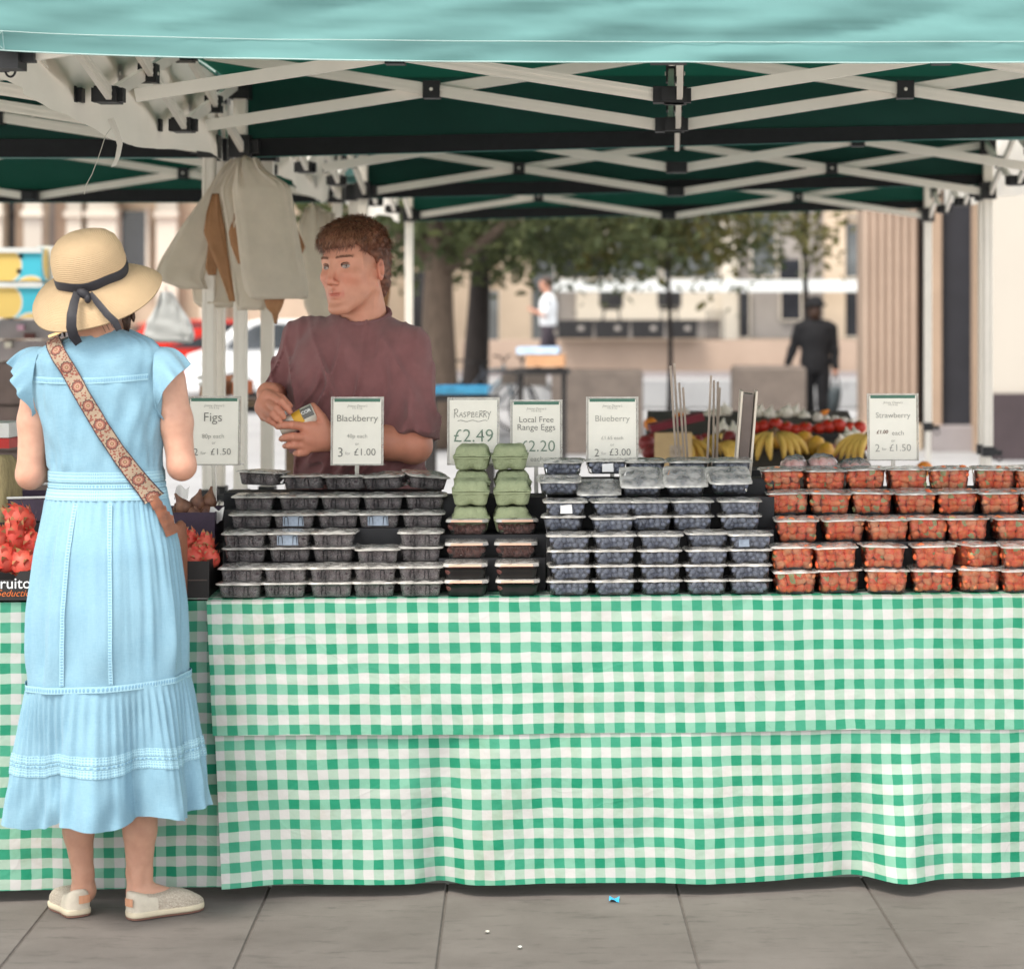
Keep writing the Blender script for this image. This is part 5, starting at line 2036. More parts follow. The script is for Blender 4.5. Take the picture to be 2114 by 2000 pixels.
# ---- shoulder strap with woven medallions
def strap_mat():
    m = bpy.data.materials.new('woven_strap')
    m.use_nodes = True
    n, l = m.node_tree.nodes, m.node_tree.links
    b = n['Principled BSDF']
    b.inputs['Roughness'].default_value = 0.8
    uv = n.new('ShaderNodeUVMap')
    sp = n.new('ShaderNodeSeparateXYZ')
    l.new(uv.outputs[0], sp.inputs[0])

    def math_(op, a, b_=None, c=None):
        k = n.new('ShaderNodeMath')
        k.operation = op
        for i, v in enumerate((a, b_, c)):
            if v is None:
                continue
            if isinstance(v, (int, float)):
                k.inputs[i].default_value = v
            else:
                l.new(v, k.inputs[i])
        return k.outputs[0]
    # u across 0..1, v along in strap widths; medallions every 1.75 widths
    u = math_('SUBTRACT', sp.outputs['X'], 0.5)
    v = math_('MULTIPLY', math_('SUBTRACT', math_('FRACT', math_('DIVIDE', sp.outputs['Y'], 1.38)), 0.5), 1.38)
    r = math_('SQRT', math_('ADD', math_('MULTIPLY', u, u), math_('MULTIPLY', v, v)))
    ang = math_('ARCTAN2', u, v)
    scal = math_('ADD', r, math_('MULTIPLY', math_('SINE', math_('MULTIPLY', ang, 11)), 0.025))
    rp = n.new('ShaderNodeValToRGB')
    rp.color_ramp.interpolation = 'CONSTANT'
    cols = [(0.0, (0.38, 0.27, 0.15)), (0.06, (0.16, 0.04, 0.03)), (0.11, (0.40, 0.24, 0.16)), (0.20, (0.24, 0.085, 0.06)), (0.31, (0.05, 0.02, 0.02)), (0.37, (0.33, 0.25, 0.175))]
    el = rp.color_ramp.elements
    while len(el) < len(cols):
        el.new(0.5)
    for e, (p_, c_) in zip(el, cols):
        e.position = p_
        e.color = (*c_, 1)
    l.new(scal, rp.inputs['Fac'])
    vo = n.new('ShaderNodeTexVoronoi')
    vo.inputs['Scale'].default_value = 7
    l.new(uv.outputs[0], vo.inputs['Vector'])
    spot = math_('LESS_THAN', vo.outputs['Distance'], 0.42)
    far = math_('GREATER_THAN', scal, 0.36)
    spc = n.new('ShaderNodeMixRGB')
    spc.inputs['Color2'].default_value = (0.22, 0.06, 0.04, 1)
    l.new(math_('MULTIPLY', spot, far), spc.inputs['Fac'])
    l.new(rp.outputs[0], spc.inputs['Color1'])
    edge = math_('GREATER_THAN', math_('ABSOLUTE', u), 0.44)
    ed = n.new('ShaderNodeMixRGB')
    ed.inputs['Color2'].default_value = (0.04, 0.022, 0.03, 1)
    l.new(edge, ed.inputs['Fac'])
    l.new(spc.outputs[0], ed.inputs['Color1'])
    l.new(ed.outputs[0], b.inputs['Base Color'])
    return m


spts = [(116, 693), (137, 722), (160, 757), (184, 798), (208, 840), (232, 882), (256, 922), (282, 962), (308, 1000), (326, 1026)]
M_STRAP = strap_mat()
M_TAN = mat('tan_leather', (0.26, 0.10, 0.055), 0.5, 0.2, 20, 0.2, 80)


def strap_pt(px, py, extra=0.006):
    py2 = max(py, 700)
    p = dress_pt(py2, phi_at(px, py2), extra)
    return Vector((p.x, p.y - 0.002, wz(py)))


def strap(ptsl, half, name, m, par):
    rings = []
    acc = 0
    prev = None
    fine = []
    for (a, b) in zip(ptsl[:-1], ptsl[1:]):
        for k in range(6):
            fine.append((lerp(a[0], b[0], k / 6), lerp(a[1], b[1], k / 6)))
    fine.append(ptsl[-1])
    vs = []
    for i, (px, py) in enumerate(fine):
        q = fine[min(i + 1, len(fine) - 1)]
        w = fine[max(i - 1, 0)]
        dx, dy = q[0] - w[0], q[1] - w[1]
        L = math.hypot(dx, dy)
        nx_, ny_ = -dy / L, dx / L
        A, C = strap_pt(px + nx_ * -half, py + ny_ * -half), strap_pt(px + nx_ * half, py + ny_ * half)
        mid = strap_pt(px, py)
        if prev is not None:
            acc += (mid - prev).length
        prev = mid
        vs.append(acc / (2 * half * WD / F))
        rings.append([A, (A + mid) / 2, mid, (C + mid) / 2, C])
    return MB().loft(rings, False, uv=lambda i, j: (i / 4, vs[j])).build(name, m, par, True, origin=WO)


bag = thing('shoulder_bag', 'brown shoulder bag on a red patterned strap across her back', 'bag', WO)
strap(spts, 16.5, 'strap', M_STRAP, bag)
strap([(322, 1020), (336, 1046), (349, 1072), (360, 1100)], 8, 'leather_end', M_TAN, bag)
p = at(118, 690, 5.76)
MB().bar(p + Vector((-0.02, -0.006, -0.006)), p + Vector((0.022, -0.006, 0.010)), 0.004, 0.006).build('buckle', mat('brass', (0.75, 0.5, 0.25), 0.3, 0.1, metal=1.0), bag, origin=WO)
c = Vector((wx(352), 5.95, wz(1165)))
mb = MB()
mb.loft([[c + Vector((0.014 * k * math.cos(q), 0.07 * k * math.sin(q), z)) for q in [2 * math.pi * i / 24 for i in range(24)]] for k, z in ((0.5, -0.115), (0.95, -0.095), (1.0, -0.03), (0.96, 0.05), (0.8, 0.088), (0.3, 0.1))], True, True, True)
mb.build('pouch', M_TAN, bag, True, origin=WO)

# ---- hat
M_STRAWHAT = mat('straw', (0.56, 0.40, 0.235), 0.75, 0.10, 6, 0.0)
n_, l_ = M_STRAWHAT.node_tree.nodes, M_STRAWHAT.node_tree.links
uvn = n_.new('ShaderNodeUVMap')
wv = n_.new('ShaderNodeTexWave')
wv.wave_type = 'BANDS'
wv.bands_direction = 'Y'
wv.inputs['Scale'].default_value = 26
wv.inputs['Distortion'].default_value = 0.6
l_.new(uvn.outputs[0], wv.inputs['Vector'])
bpn = n_.new('ShaderNodeBump')
bpn.inputs['Strength'].default_value = 0.5
bpn.inputs['Distance'].default_value = 0.003
l_.new(wv.outputs['Fac'], bpn.inputs['Height'])
l_.new(bpn.outputs[0], n_['Principled BSDF'].inputs['Normal'])
M_RIBBON = mat('black_ribbon', (0.018, 0.017, 0.022), 0.6, 0.25, 60)
HM = Matrix.Translation((wx(191), 5.84, wz(572))) @ Euler((R(26), R(-9), 0), 'XYZ').to_matrix().to_4x4()
prof = [(0.0, 0.120), (0.022, 0.1195), (0.046, 0.115), (0.066, 0.105), (0.081, 0.089), (0.0895, 0.064), (0.0915, 0.036), (0.0900, 0.008), (0.090, 0.0), (0.096, -0.004), (0.110, -0.010), (0.126, -0.018), (0.143, -0.030), (0.156, -0.042), (0.1635, -0.053)]
mb = MB()
rings = []
HS = 56
for j, (r, z) in enumerate(prof):
    ring = []
    for k in range(HS):
        a = 2 * math.pi * k / HS
        rr_ = r * (1 + 0.015 * math.sin(2 * a + 0.5))
        zz = z
        if r > 0.092:
            f = (r - 0.092) / 0.072
            zz += f * (0.010 * math.sin(a * 2 + 2.4) + 0.006 * math.sin(a * 3 + 0.4)) - 0.010 * f * max(0, -math.sin(a))
        else:
            zz += 0.002 * math.sin(a * 3) * (r / 0.09)
        ring.append(HM @ Vector((rr_ * math.cos(a), rr_ * math.sin(a), zz)))
    rings.append(ring)
mb.loft(rings, True, uv=lambda i, j: (i / HS, j / len(prof)))
under = [[p - Vector((0, 0, 0.003)) for p in r] for r in rings[8:]]
mb.loft([rings[-1]] + under[::-1], True, uv=lambda i, j: (i / HS, j / 20))
hat = mb.build('hat', M_STRAWHAT, woman, True, origin=WO)
mb = MB()
rings = []
for r, z in ((0.0912, 0.001), (0.0925, 0.010), (0.0920, 0.020), (0.0905, 0.029), (0.0895, 0.030)):
    rings.append([HM @ Vector((r * (1 + 0.015 * math.sin(2 * a + .5)) * math.cos(a), r * (1 + 0.015 * math.sin(2 * a + .5)) * math.sin(a), z + 0.003 * math.sin(a * 5))) for a in [2 * math.pi * k / HS for k in range(HS)]])
mb.loft(rings, True)
mb.build('ribbon', M_RIBBON, hat, True, origin=WO)


def ribbon_strip(pts, widths):
    rings = []
    for i, (px, py, d) in enumerate(pts):
        c = at(px, py, d)
        q = pts[min(i + 1, len(pts) - 1)]
        w = pts[max(i - 1, 0)]
        dx, dy = q[0] - w[0], q[1] - w[1]
        L = math.hypot(dx, dy)
        nx_ = Vector((dy / L, 0, dx / L))
        rings.append([c - nx_ * widths[i], c + Vector((0, -0.003, 0)), c + nx_ * widths[i]])
    mb = MB().loft(rings, False)
    return mb


ribbon_strip([(160, 603, 5.735), (153, 625, 5.71), (148, 650, 5.69), (147, 675, 5.685), (152, 694, 5.695), (163, 710, 5.71)], [0.010, 0.011, 0.0125, 0.013, 0.013, 0.010]).build('ribbon_tail', M_RIBBON, hat, True, origin=WO)
ribbon_strip([(186, 605, 5.735), (203, 627, 5.71), (222, 650, 5.688), (237, 664, 5.685), (246, 682, 5.69)], [0.006, 0.0085, 0.009, 0.0095, 0.008]).build('ribbon_tail', M_RIBBON, hat, True, origin=WO)
c = at(173, 607, 5.732)
mb = MB()
mb.add([c + Vector((q.x * 0.019, q.y * 0.010, q.z * 0.013 - 0.003 * q.x * 2)) for q in ICO2[0]], ICO2[1])
mb.add([c + Vector((0.011 + q.x * 0.009, -0.004 + q.y * 0.008, -0.012 + q.z * 0.012)) for q in ICO2[0]], ICO2[1])
mb.build('knot', M_RIBBON, hat, True, origin=WO)

# ---- hair under the hat
M_HAIR_W = mat('dark_brown_hair', (0.055, 0.028, 0.018), 0.5, 0.4, 60, 0.4, 200, stretch=(1, 1, 0.15))
mb = MB()
c = Vector((wx(196), 5.862, wz(612)))
mb.add([c + Vector((q.x * 0.081, q.y * 0.085, q.z * 0.075)) for q in ICO3[0]], ICO3[1])
for px, py0, py1, d, k in ((130, 640, 690, 5.83, 5), (262, 636, 688, 5.83, 6), (268, 640, 672, 5.84, 3)):
    for i in range(k):
        x = px + rnd.uniform(-5, 5)
        mb.tube([at(x, py0, d), at(x + rnd.uniform(-3, 3), (py0 + py1) / 2, d - 0.01), at(x + rnd.uniform(-5, 5), py1 + rnd.uniform(-8, 6), d)], [0.006, 0.0065, 0.002], 6)
for px, py in ((222, 668), (214, 672), (230, 664)):
    mb.tube([at(px, 655, 5.79), at(px - 3, py, 5.78), at(px + 4, py + 14, 5.782)], [0.0012, 0.001, 0.0005], 4)
mb.build('hair', M_HAIR_W, woman, True, origin=WO)

# ---- shoes: canvas slip-ons with a lace side and a leather heel tag
M_CANVAS = mat('cream_canvas', (0.64, 0.57, 0.46), 0.85, 0.06, 60, 0.4, 500)
M_CROCHET = mat('crochet_cream', (0.48, 0.39, 0.30), 0.9, 0.1, 260, 0.8, 300, col2=(0.66, 0.59, 0.49), detail=1.5)
M_SOLE = mat('pale_rubber', (0.60, 0.52, 0.38), 0.7, 0.06, 40)
M_OUTSOLE = mat('brown_outsole', (0.20, 0.10, 0.075), 0.8, 0.1)
M_TAGL = mat('heel_tag', (0.58, 0.29, 0.17), 0.6, 0.1, 50)


def shoe(heel, toe, label):
    heel, toe = Vector(heel), Vector(toe)
    ax = (toe - heel)
    L = ax.length
    ax.normalize()
    sd_ = Vector((ax.y, -ax.x, 0))
    root = bpy.data.objects.new('shoe', None)
    COL.objects.link(root)
    root.parent = woman
    root.location = heel - WO
    P = lambda t, w, z: ax * (t * L) + sd_ * w + Vector((0, 0, z))
    ts = [0.0, 0.02, 0.06, 0.13, 0.22, 0.34, 0.48, 0.62, 0.75, 0.86, 0.94, 0.985, 1.0]
    hw = [0.006, 0.020, 0.028, 0.031, 0.0315, 0.031, 0.034, 0.0385, 0.040, 0.037, 0.028, 0.015, 0.004]
    hh = [0.066, 0.070, 0.070, 0.066, 0.060, 0.056, 0.058, 0.062, 0.056, 0.046, 0.036, 0.028, 0.024]

    def outline(z, grow, k=1.0):
        return [P(t, w + grow, z) for t, w in zip(ts, hw)] + [P(t, -w - grow, z) for t, w in list(zip(ts, hw))[::-1]]
    MB().loft([outline(0.002, 0.001), outline(0.006, 0.0015)], True, True, True).build('outsole', M_OUTSOLE, root)
    MB().loft([outline(0.0065, 0.002), outline(0.010, 0.0035), outline(0.018, 0.0035), outline(0.0205, 0.0015)], True, True, True).build('sole', M_SOLE, root, True)
    # upper: arched sections, open above the heel for the ankle
    for nm, a, b, m in (('heel_panel', 0, 5, M_CANVAS), ('upper', 4, 12, M_CROCHET)):
        rings = []
        for i in range(a, b + 1):
            ring = []
            for k in range(15):
                q = math.pi * k / 14
                ww = hw[i] * (1.0 if nm == 'upper' else 1.02)
                ring.append(P(ts[i], ww * math.copysign(abs(math.cos(q)) ** 0.55, math.cos(q)), 0.019 + (hh[i] - 0.019) * math.sin(q) ** 0.6 + (0.0006 if nm == 'upper' else 0)))
            rings.append(ring)
        MB().loft(rings, False, nm == 'heel_panel').build(nm, m, root, True)
    MB().loft([[P(ts[i] + 0.004, w * 1.03, 0.02 + (hh[i] - 0.02) * 0.3) for w in (hw[i], -hw[i])] for i in (11, 12)], False).build('toe_cap', M_CANVAS, root)
    for i in range(1):
        rings = []
        for z in (0.036, 0.056):
            rings.append([P(t, w, z) for t, w in ((0.030, 0.0245), (0.008, 0.016), (-0.006, 0.004), (-0.004, -0.006))])
        MB().loft([[q + sd_ * 0.002 - ax * 0.004 for q in r] for r in rings], False).build('heel_tag', M_TAGL, root)
    return root


shoe((wx(166), 5.835, 0.0), (wx(98), 5.965, 0.0), 'left')
shoe((wx(268), 5.815, 0.0), (wx(402), 5.935, 0.0), 'right')

# ================= the stallholder
VD = 6.90
vx = lambda px: (px - PX0) / F * VD
vz = lambda py: H - (py - PY0) / F * VD
man = thing('person', 'young stallholder in a dusty mauve T-shirt peeling a roll', 'person', (vx(735), 6.93, 0))
MO = man.location.copy()
M_SKIN_M = skin_mat('skin_ruddy', (0.64, 0.305, 0.205), 0.05)


def fpt(x, f, z):
    return (x, -f, z)


def head_sdf(P):
    d = s_ell(P, fpt(0, -0.014, 0.040), (0.0745, 0.096, 0.088))
    d = smin(d, s_ell(P, fpt(0, 0.040, -0.015), (0.0640, 0.050, 0.085)), 0.03)
    d = smin(d, s_ell(P, fpt(0, 0.040, -0.062), (0.0470, 0.044, 0.044)), 0.025)
    for s in (-1, 1):
        d = smin(d, s_cone(P, fpt(s * 0.056, 0.000, -0.045), fpt(s * 0.020, 0.074, -0.100), 0.013, 0.014), 0.022)
        d = smin(d, s_cone(P, fpt(s * 0.058, -0.004, -0.010), fpt(s * 0.056, 0.000, -0.045), 0.013, 0.013), 0.02)
        d = smin(d, s_ell(P, fpt(s * 0.040, 0.064, -0.016), (0.020, 0.018, 0.015)), 0.02)
        d = smin(d, s_cone(P, fpt(s * 0.010, 0.083, 0.030), fpt(s * 0.046, 0.066, 0.029), 0.0085, 0.0075), 0.012)
        d = smax(d, -s_ell(P, fpt(s * 0.033, 0.0955, 0.010), (0.0175, 0.0150, 0.0115)), 0.012)
    d = smin(d, s_ell(P, fpt(0, 0.081, -0.101), (0.021, 0.017, 0.015)), 0.018)
    d = smin(d, s_cone(P, fpt(0, 0.083, 0.028), fpt(0, 0.110, -0.024), 0.0080, 0.0090), 0.015)
    d = smin(d, s_ell(P, fpt(0, 0.111, -0.029), (0.0090, 0.009, 0.0078)), 0.009)
    for s in (-1, 1):
        d = smin(d, s_ell(P, fpt(s * 0.0112, 0.099, -0.033), (0.0066, 0.0095, 0.0060)), 0.008)
    # mouth
    d = smin(d, s_ell(P, fpt(0, 0.076, -0.061), (0.028, 0.018, 0.022)), 0.012)
    d = smin(d, s_cone(P, fpt(-0.025, 0.080, -0.0605), fpt(0, 0.0945, -0.0560), 0.0030, 0.0052), 0.003)
    d = smin(d, s_cone(P, fpt(0.025, 0.080, -0.0605), fpt(0, 0.0945, -0.0560), 0.0030, 0.0052), 0.003)
    d = smin(d, s_cone(P, fpt(-0.021, 0.081, -0.0675), fpt(0, 0.0915, -0.0700), 0.0035, 0.0062), 0.003)
    d = smin(d, s_cone(P, fpt(0.021, 0.081, -0.0675), fpt(0, 0.0915, -0.0700), 0.0035, 0.0062), 0.003)
    d = smax(d, -s_ell(P, fpt(0, 0.095, -0.0632), (0.022, 0.012, 0.0030)), 0.0015)
    d = smax(d, -s_ell(P, fpt(0, 0.101, -0.084), (0.016, 0.008, 0.005)), 0.014)
    # ears
    for s in (-1, 1):
        e = s_ell(P, (s * 0.079, 0.012, -0.002), (0.0095, 0.0185, 0.0315), Euler((R(-10), 0, R(s * 22))))
        e = smax(e, -s_ell(P, (s * 0.0900, 0.0075, 0.001), (0.0105, 0.0105, 0.0205)), 0.003)
        d = smin(d, e, 0.004)
    # neck
    d = smin(d, s_cone(P, fpt(0, -0.022, -0.045), fpt(0.004, -0.040, -0.20), 0.056, 0.064), 0.018)
    d = smin(d, s_cone(P, fpt(0.055, -0.015, -0.06), fpt(0.012, 0.018, -0.175), 0.012, 0.011), 0.02)
    d = smin(d, s_cone(P, fpt(-0.055, -0.015, -0.06), fpt(-0.012, 0.018, -0.175), 0.012, 0.011), 0.02)
    return d


def head_tone(p):
    c = np.ones((len(p), 3))
    x, f, z = p[:, 0], -p[:, 1], p[:, 2]
    lips = np.exp(-((z + 0.0630) / 0.0090) ** 2) * (np.abs(x) < 0.027) * (f > 0.0780)
    cheeks = np.exp(-(((np.abs(x) - 0.040) / 0.024) ** 2 + ((z + 0.024) / 0.026) ** 2)) * (f > 0.02)
    ears = (np.abs(x) > 0.074) * 1.0
    nose = np.exp(-((x / 0.016) ** 2 + ((z + 0.026) / 0.018) ** 2)) * (f > 0.09)
    red = np.clip(0.30 * cheeks + 0.35 * ears + 0.30 * nose, 0, 0.5)
    c[:, 1] *= 1 - 0.42 * red
    c[:, 2] *= 1 - 0.42 * red
    c[:, 0] *= 1 - 0.10 * lips
    c[:, 1] *= 1 - 0.30 * lips
    c[:, 2] *= 1 - 0.24 * lips
    stub = np.exp(-((z + 0.085) / 0.03) ** 2) * (f > 0.0) * 0.10 * (1 - lips)
    fade = np.exp(-(((z - 0.030) / 0.025) ** 2)) * ((f < 0.045) & (f > -0.02) & (np.abs(x) > 0.05)) * 0.22     # clipped hair at the temples
    c *= (1 - stub - fade)[:, None]
    return c


HSC = 1.10
HROT = Euler((R(2), R(-3), R(-29)), 'XYZ')
HLOC = Vector((vx(731), 6.90, vz(558)))
head_me = sdf_mesh(head_sdf, (-0.105, -0.135, -0.20), (0.105, 0.125, 0.145), 0.0030, 'man_head', M_SKIN_M, colfn=head_tone)
HMAT = Matrix.Translation(HLOC) @ HROT.to_matrix().to_4x4() @ Matrix.Scale(HSC, 4)

# arms and hands
hd = 6.665
hx = lambda px: (px - PX0) / F * hd
hz = lambda py: H - (py - PY0) / F * hd
LS, LE, LW = (vx(845), 6.87, vz(735)), (vx(862), 6.80, vz(916)), (hx(706), 6.70, hz(903))
RS, RE, RW = (vx(612), 7.00, vz(712)), (vx(556), 7.03, vz(822)), (hx(543), 6.755, hz(815))


def fingers(P, d, lst, k=0.004):
    for pts in lst:
        f = None
        for a, b in zip(pts[:-1], pts[1:]):
            q = s_cone(P, a[:3], b[:3], a[3], b[3])
            f = q if f is None else smin(f, q, 0.003)
        d = smin(d, f, k)
    return d


def H3(px, py, d, r):
    q = at(px, py, d)
    return (q.x, q.y, q.z, r)


def arms_sdf(P):
    # his left arm comes across from the right of the picture
    d = s_cone(P, LS, LE, 0.060, 0.052)
    d = smin(d, s_cone(P, LE, (lerp(LE[0], LW[0], .35), lerp(LE[1], LW[1], .35), lerp(LE[2], LW[2], .35)), 0.050, 0.049), 0.02)
    d = smin(d, s_cone(P, (lerp(LE[0], LW[0], .35), lerp(LE[1], LW[1], .35), lerp(LE[2], LW[2], .35)), LW, 0.049, 0.033), 0.02)
    palm = s_cone(P, LW, at(640, 888, 6.675), 0.032, 0.024)
    palm = smin(palm, s_cone(P, at(676, 888, 6.68), at(626, 881, 6.665), 0.024, 0.014), 0.015)
    palm = smin(palm, s_cone(P, at(676, 908, 6.68), at(626, 908, 6.665), 0.024, 0.014), 0.015)
    palm = smin(palm, s_cone(P, at(676, 915, 6.69), at(630, 926, 6.675), 0.024, 0.013), 0.015)
    d = smin(d, palm, 0.012)
    d = fingers(P, d, [
        [H3(626, 880, 6.662, .0128), H3(603, 877, 6.640, .0118), H3(586, 878, 6.642, .0105), H3(573, 881, 6.655, .0085)],
        [H3(626, 903, 6.662, .0128), H3(604, 901, 6.640, .0118), H3(590, 903, 6.642, .0108), H3(581, 906, 6.655, .0090)],
        [H3(626, 921, 6.668, .0118), H3(606, 919, 6.648, .0108), H3(595, 920, 6.648, .0098), H3(588, 921, 6.660, .0082)],
        [H3(632, 934, 6.675, .0108), H3(618, 936, 6.660, .0098), H3(610, 936, 6.668, .0082)],
        [H3(674, 882, 6.672, .0170), H3(664, 862, 6.672, .0140), H3(652, 846, 6.680, .0115), H3(646, 837, 6.688, .0092)]])
    # his right arm, mostly hidden by the sleeve; the hand hangs over the roll
    e = s_cone(P, RS, RE, 0.052, 0.044)
    e = smin(e, s_cone(P, RE, RW, 0.043, 0.032), 0.02)
    palm = s_cone(P, RW, at(548, 838, 6.70), 0.031, 0.027)
    palm = smin(palm, s_cone(P, at(552, 820, 6.70), at(566, 822, 6.68), 0.024, 0.014), 0.012)
    palm = smin(palm, s_cone(P, at(545, 835, 6.70), at(552, 846, 6.672), 0.022, 0.015), 0.012)
    palm = smin(palm, s_cone(P, at(541, 845, 6.70), at(546, 860, 6.68), 0.020, 0.014), 0.012)
    e = smin(e, palm, 0.012)
    e = fingers(P, e, [
        [H3(566, 821, 6.680, .0128), H3(582, 829, 6.652, .0112), H3(592, 840, 6.645, .0100), H3(599, 850, 6.648, .0080)],
        [H3(556, 833, 6.675, .0128), H3(570, 843, 6.642, .0112), H3(580, 853, 6.637, .0100), H3(586, 861, 6.642, .0080)],
        [H3(548, 846, 6.675, .0122), H3(562, 855, 6.645, .0110), H3(572, 864, 6.640, .0095), H3(578, 870, 6.645, .0078)],
        [H3(543, 859, 6.682, .0112), H3(555, 867, 6.655, .0098), H3(564, 873, 6.652, .0085), H3(570, 876, 6.655, .0072)],
        [H3(562, 815, 6.71, .0140), H3(582, 822, 6.70, .0115), H3(598, 838, 6.69, .0095)]], 0.0035)
    core = smin(s_cone(P, LS, (vx(740), 6.95, vz(720)), 0.05, 0.055), s_cone(P, (vx(740), 6.95, vz(720)), RS, 0.055, 0.05), 0.03)
    return np.minimum(np.minimum(d, e), core)


arms_me = sdf_mesh(arms_sdf, (-1.27, 6.60, 1.02), (-0.60, 7.10, 1.46), 0.0042, 'man_arms', M_SKIN_M,
                   colfn=lambda p: np.stack([np.full(len(p), 0.96), np.full(len(p), 0.86), np.full(len(p), 0.84)], -1))


def legs_sdf(P):
    d = s_ell(P, (vx(735), 6.93, 0.98), (0.165, 0.115, 0.16))
    for s in (-1, 1):
        d = smin(d, s_cone(P, (vx(735) + s * 0.09, 6.93, 0.92), (vx(735) + s * 0.11, 6.92, 0.50), 0.092, 0.062), 0.04)
        d = smin(d, s_cone(P, (vx(735) + s * 0.11, 6.92, 0.50), (vx(735) + s * 0.115, 6.95, 0.06), 0.062, 0.040), 0.03)
        d = smin(d, s_cone(P, (vx(735) + s * 0.115, 6.96, 0.045), (vx(735) + s * 0.13, 6.80, 0.035), 0.042, 0.034), 0.02)
    return d


legs_me = sdf_mesh(legs_sdf, (vx(735) - 0.28, 6.72, -0.01), (vx(735) + 0.28, 7.08, 1.16), 0.016, 'man_legs', M_SKIN_M, colfn=lambda p: np.ones((len(p), 3)))
body = mesh_obj('body', join_meshes('man_body', [(head_me, Matrix.Translation(-MO) @ HMAT), (arms_me, Matrix.Translation(-MO))], [M_SKIN_M]), man)
trs = mesh_obj('trousers', legs_me, man, -MO)
legs_me.materials.clear()
legs_me.materials.append(mat('navy_cotton', (0.02, 0.024, 0.04), 0.8, 0.2, 30))

# eyes and brows
M_EYE = mat('eye_white', (0.44, 0.36, 0.32), 0.55, 0.03)
M_IRIS = mat('eye_iris', (0.045, 0.03, 0.022), 0.6, 0.2, 90)
HH = Matrix.Translation(-MO) @ HMAT
M_LASH = mat('eyelash', (0.07, 0.03, 0.022), 0.7)
for s in (-1, 1):
    ex, ez = s * 0.0330, 0.0095
    fs = np.linspace(0.12, 0.05, 281)
    sd_v = head_sdf(np.array([[ex, -f, ez] for f in fs], np.float32))
    f0 = float(fs[np.argmax(sd_v < 0)])
    rx, ry, rz_ = 0.0132, 0.0060, 0.0062
    Re = Matrix.Rotation(s * R(24), 3, 'Z')            # the outer corner sits farther back
    E = lambda x, y, z: HH @ (Vector(fpt(ex, f0 - 0.0014, ez)) + Re @ Vector((x, y, z)))
    surf = lambda x, z: -ry * math.sqrt(max(0.0, 1 - (x / rx) ** 2 - (z / rz_) ** 2))
    mb = MB()
    mb.add([E(q.x * rx, q.y * ry, q.z * rz_) for q in ICO3[0]], ICO3[1])
    e = mb.build('eye', M_EYE, body, True)
    ix = 0.0022 - s * 0.001
    for nm_, rr_, mm_, of in (('iris', 0.0058, M_IRIS, 0.0006), ('pupil', 0.0026, M_LASH, 0.0010)):
        ring = []
        for k in range(20):
            q = 2 * math.pi * k / 20
            x, z = ix + rr_ * math.cos(q), max(-0.0050, min(0.0046, rr_ * math.sin(q) + 0.0006))
            ring.append(E(x, surf(x, z) - of, z))
        MB().add(ring, [tuple(range(20))[::-1]]).build(nm_, mm_, e)
    pts = [(rx * math.cos(q), rz_ * math.sin(q)) for q in [math.pi * k / 12 for k in range(13)]]
    MB().tube([E(x * 1.02, -0.0016 - 0.002 * (z / rz_), z * 1.02) for x, z in pts], 0.0010, 5).build('lash_line', M_LASH, e, True)
    MB().tube([E(x * 1.05, -0.0008 - 0.0026 * (z / rz_), z * 1.0 + 0.0042) for x, z in pts], 0.0017, 6).build('eyelid', M_SKIN_M, e, True)
M_HAIR_M = mat('auburn_hair', (0.060, 0.020, 0.012), 0.5, 0.4, 45, 0.0, col2=(0.26, 0.10, 0.055))
for s in (-1, 1):
    mb = MB()
    for k in range(46):
        t = k / 45
        x = s * lerp(0.012, 0.050, t)
        f = 0.0945 - 0.022 * t ** 1.6
        z = 0.0335 + 0.0028 * math.sin(t * 2.6)
        for j in range(3):
            p0 = Vector(fpt(x, f, z + rnd.uniform(-.0030, .0026)))
            p1 = p0 + Vector((s * 0.006, 0.002, rnd.uniform(-.001, .003)))
            mb.add([HH @ p0, HH @ (p0 + Vector((0, 0, 0.0012))), HH @ (p1 + Vector((0, 0, 0.0004)))], [(0, 1, 2)])
    mb.build('eyebrow', mat('eyebrow_hair', (0.20, 0.088, 0.052), 0.7, 0.2, 60), body)


# hair: a cap with a short fringe, clipped temples and a longer nape, then tufts over it
def hair_lo(f, ax_):
    """Height of the hairline at forward position f."""
    return np.interp(f, (-0.13, -0.060, -0.030, -0.012, 0.002, 0.022, 0.040, 0.056, 0.075, 0.11), (-0.085, -0.085, -0.065, -0.015, 0.028, 0.038, 0.052, 0.070, 0.060, 0.056))


def hair_sdf(P):
    x, f, z = P[..., 0], -P[..., 1], P[..., 2]
    d = s_ell(P, fpt(0, -0.014, 0.048), (0.0830, 0.108, 0.097))
    d = smin(d, s_ell(P, fpt(0, 0.050, 0.083), (0.062, 0.050, 0.034)), 0.03)
    d = smin(d, s_ell(P, fpt(0, -0.075, -0.025), (0.058, 0.036, 0.066)), 0.03)
    d = d + 0.0035 * vnoise(P, 75, 3) + 0.0025 * vnoise(P, 160, 4)
    lo = hair_lo(f, None).astype(np.float32) + 0.004 * vnoise(P, 120, 8)
    return smax(d, lo - z, 0.006)


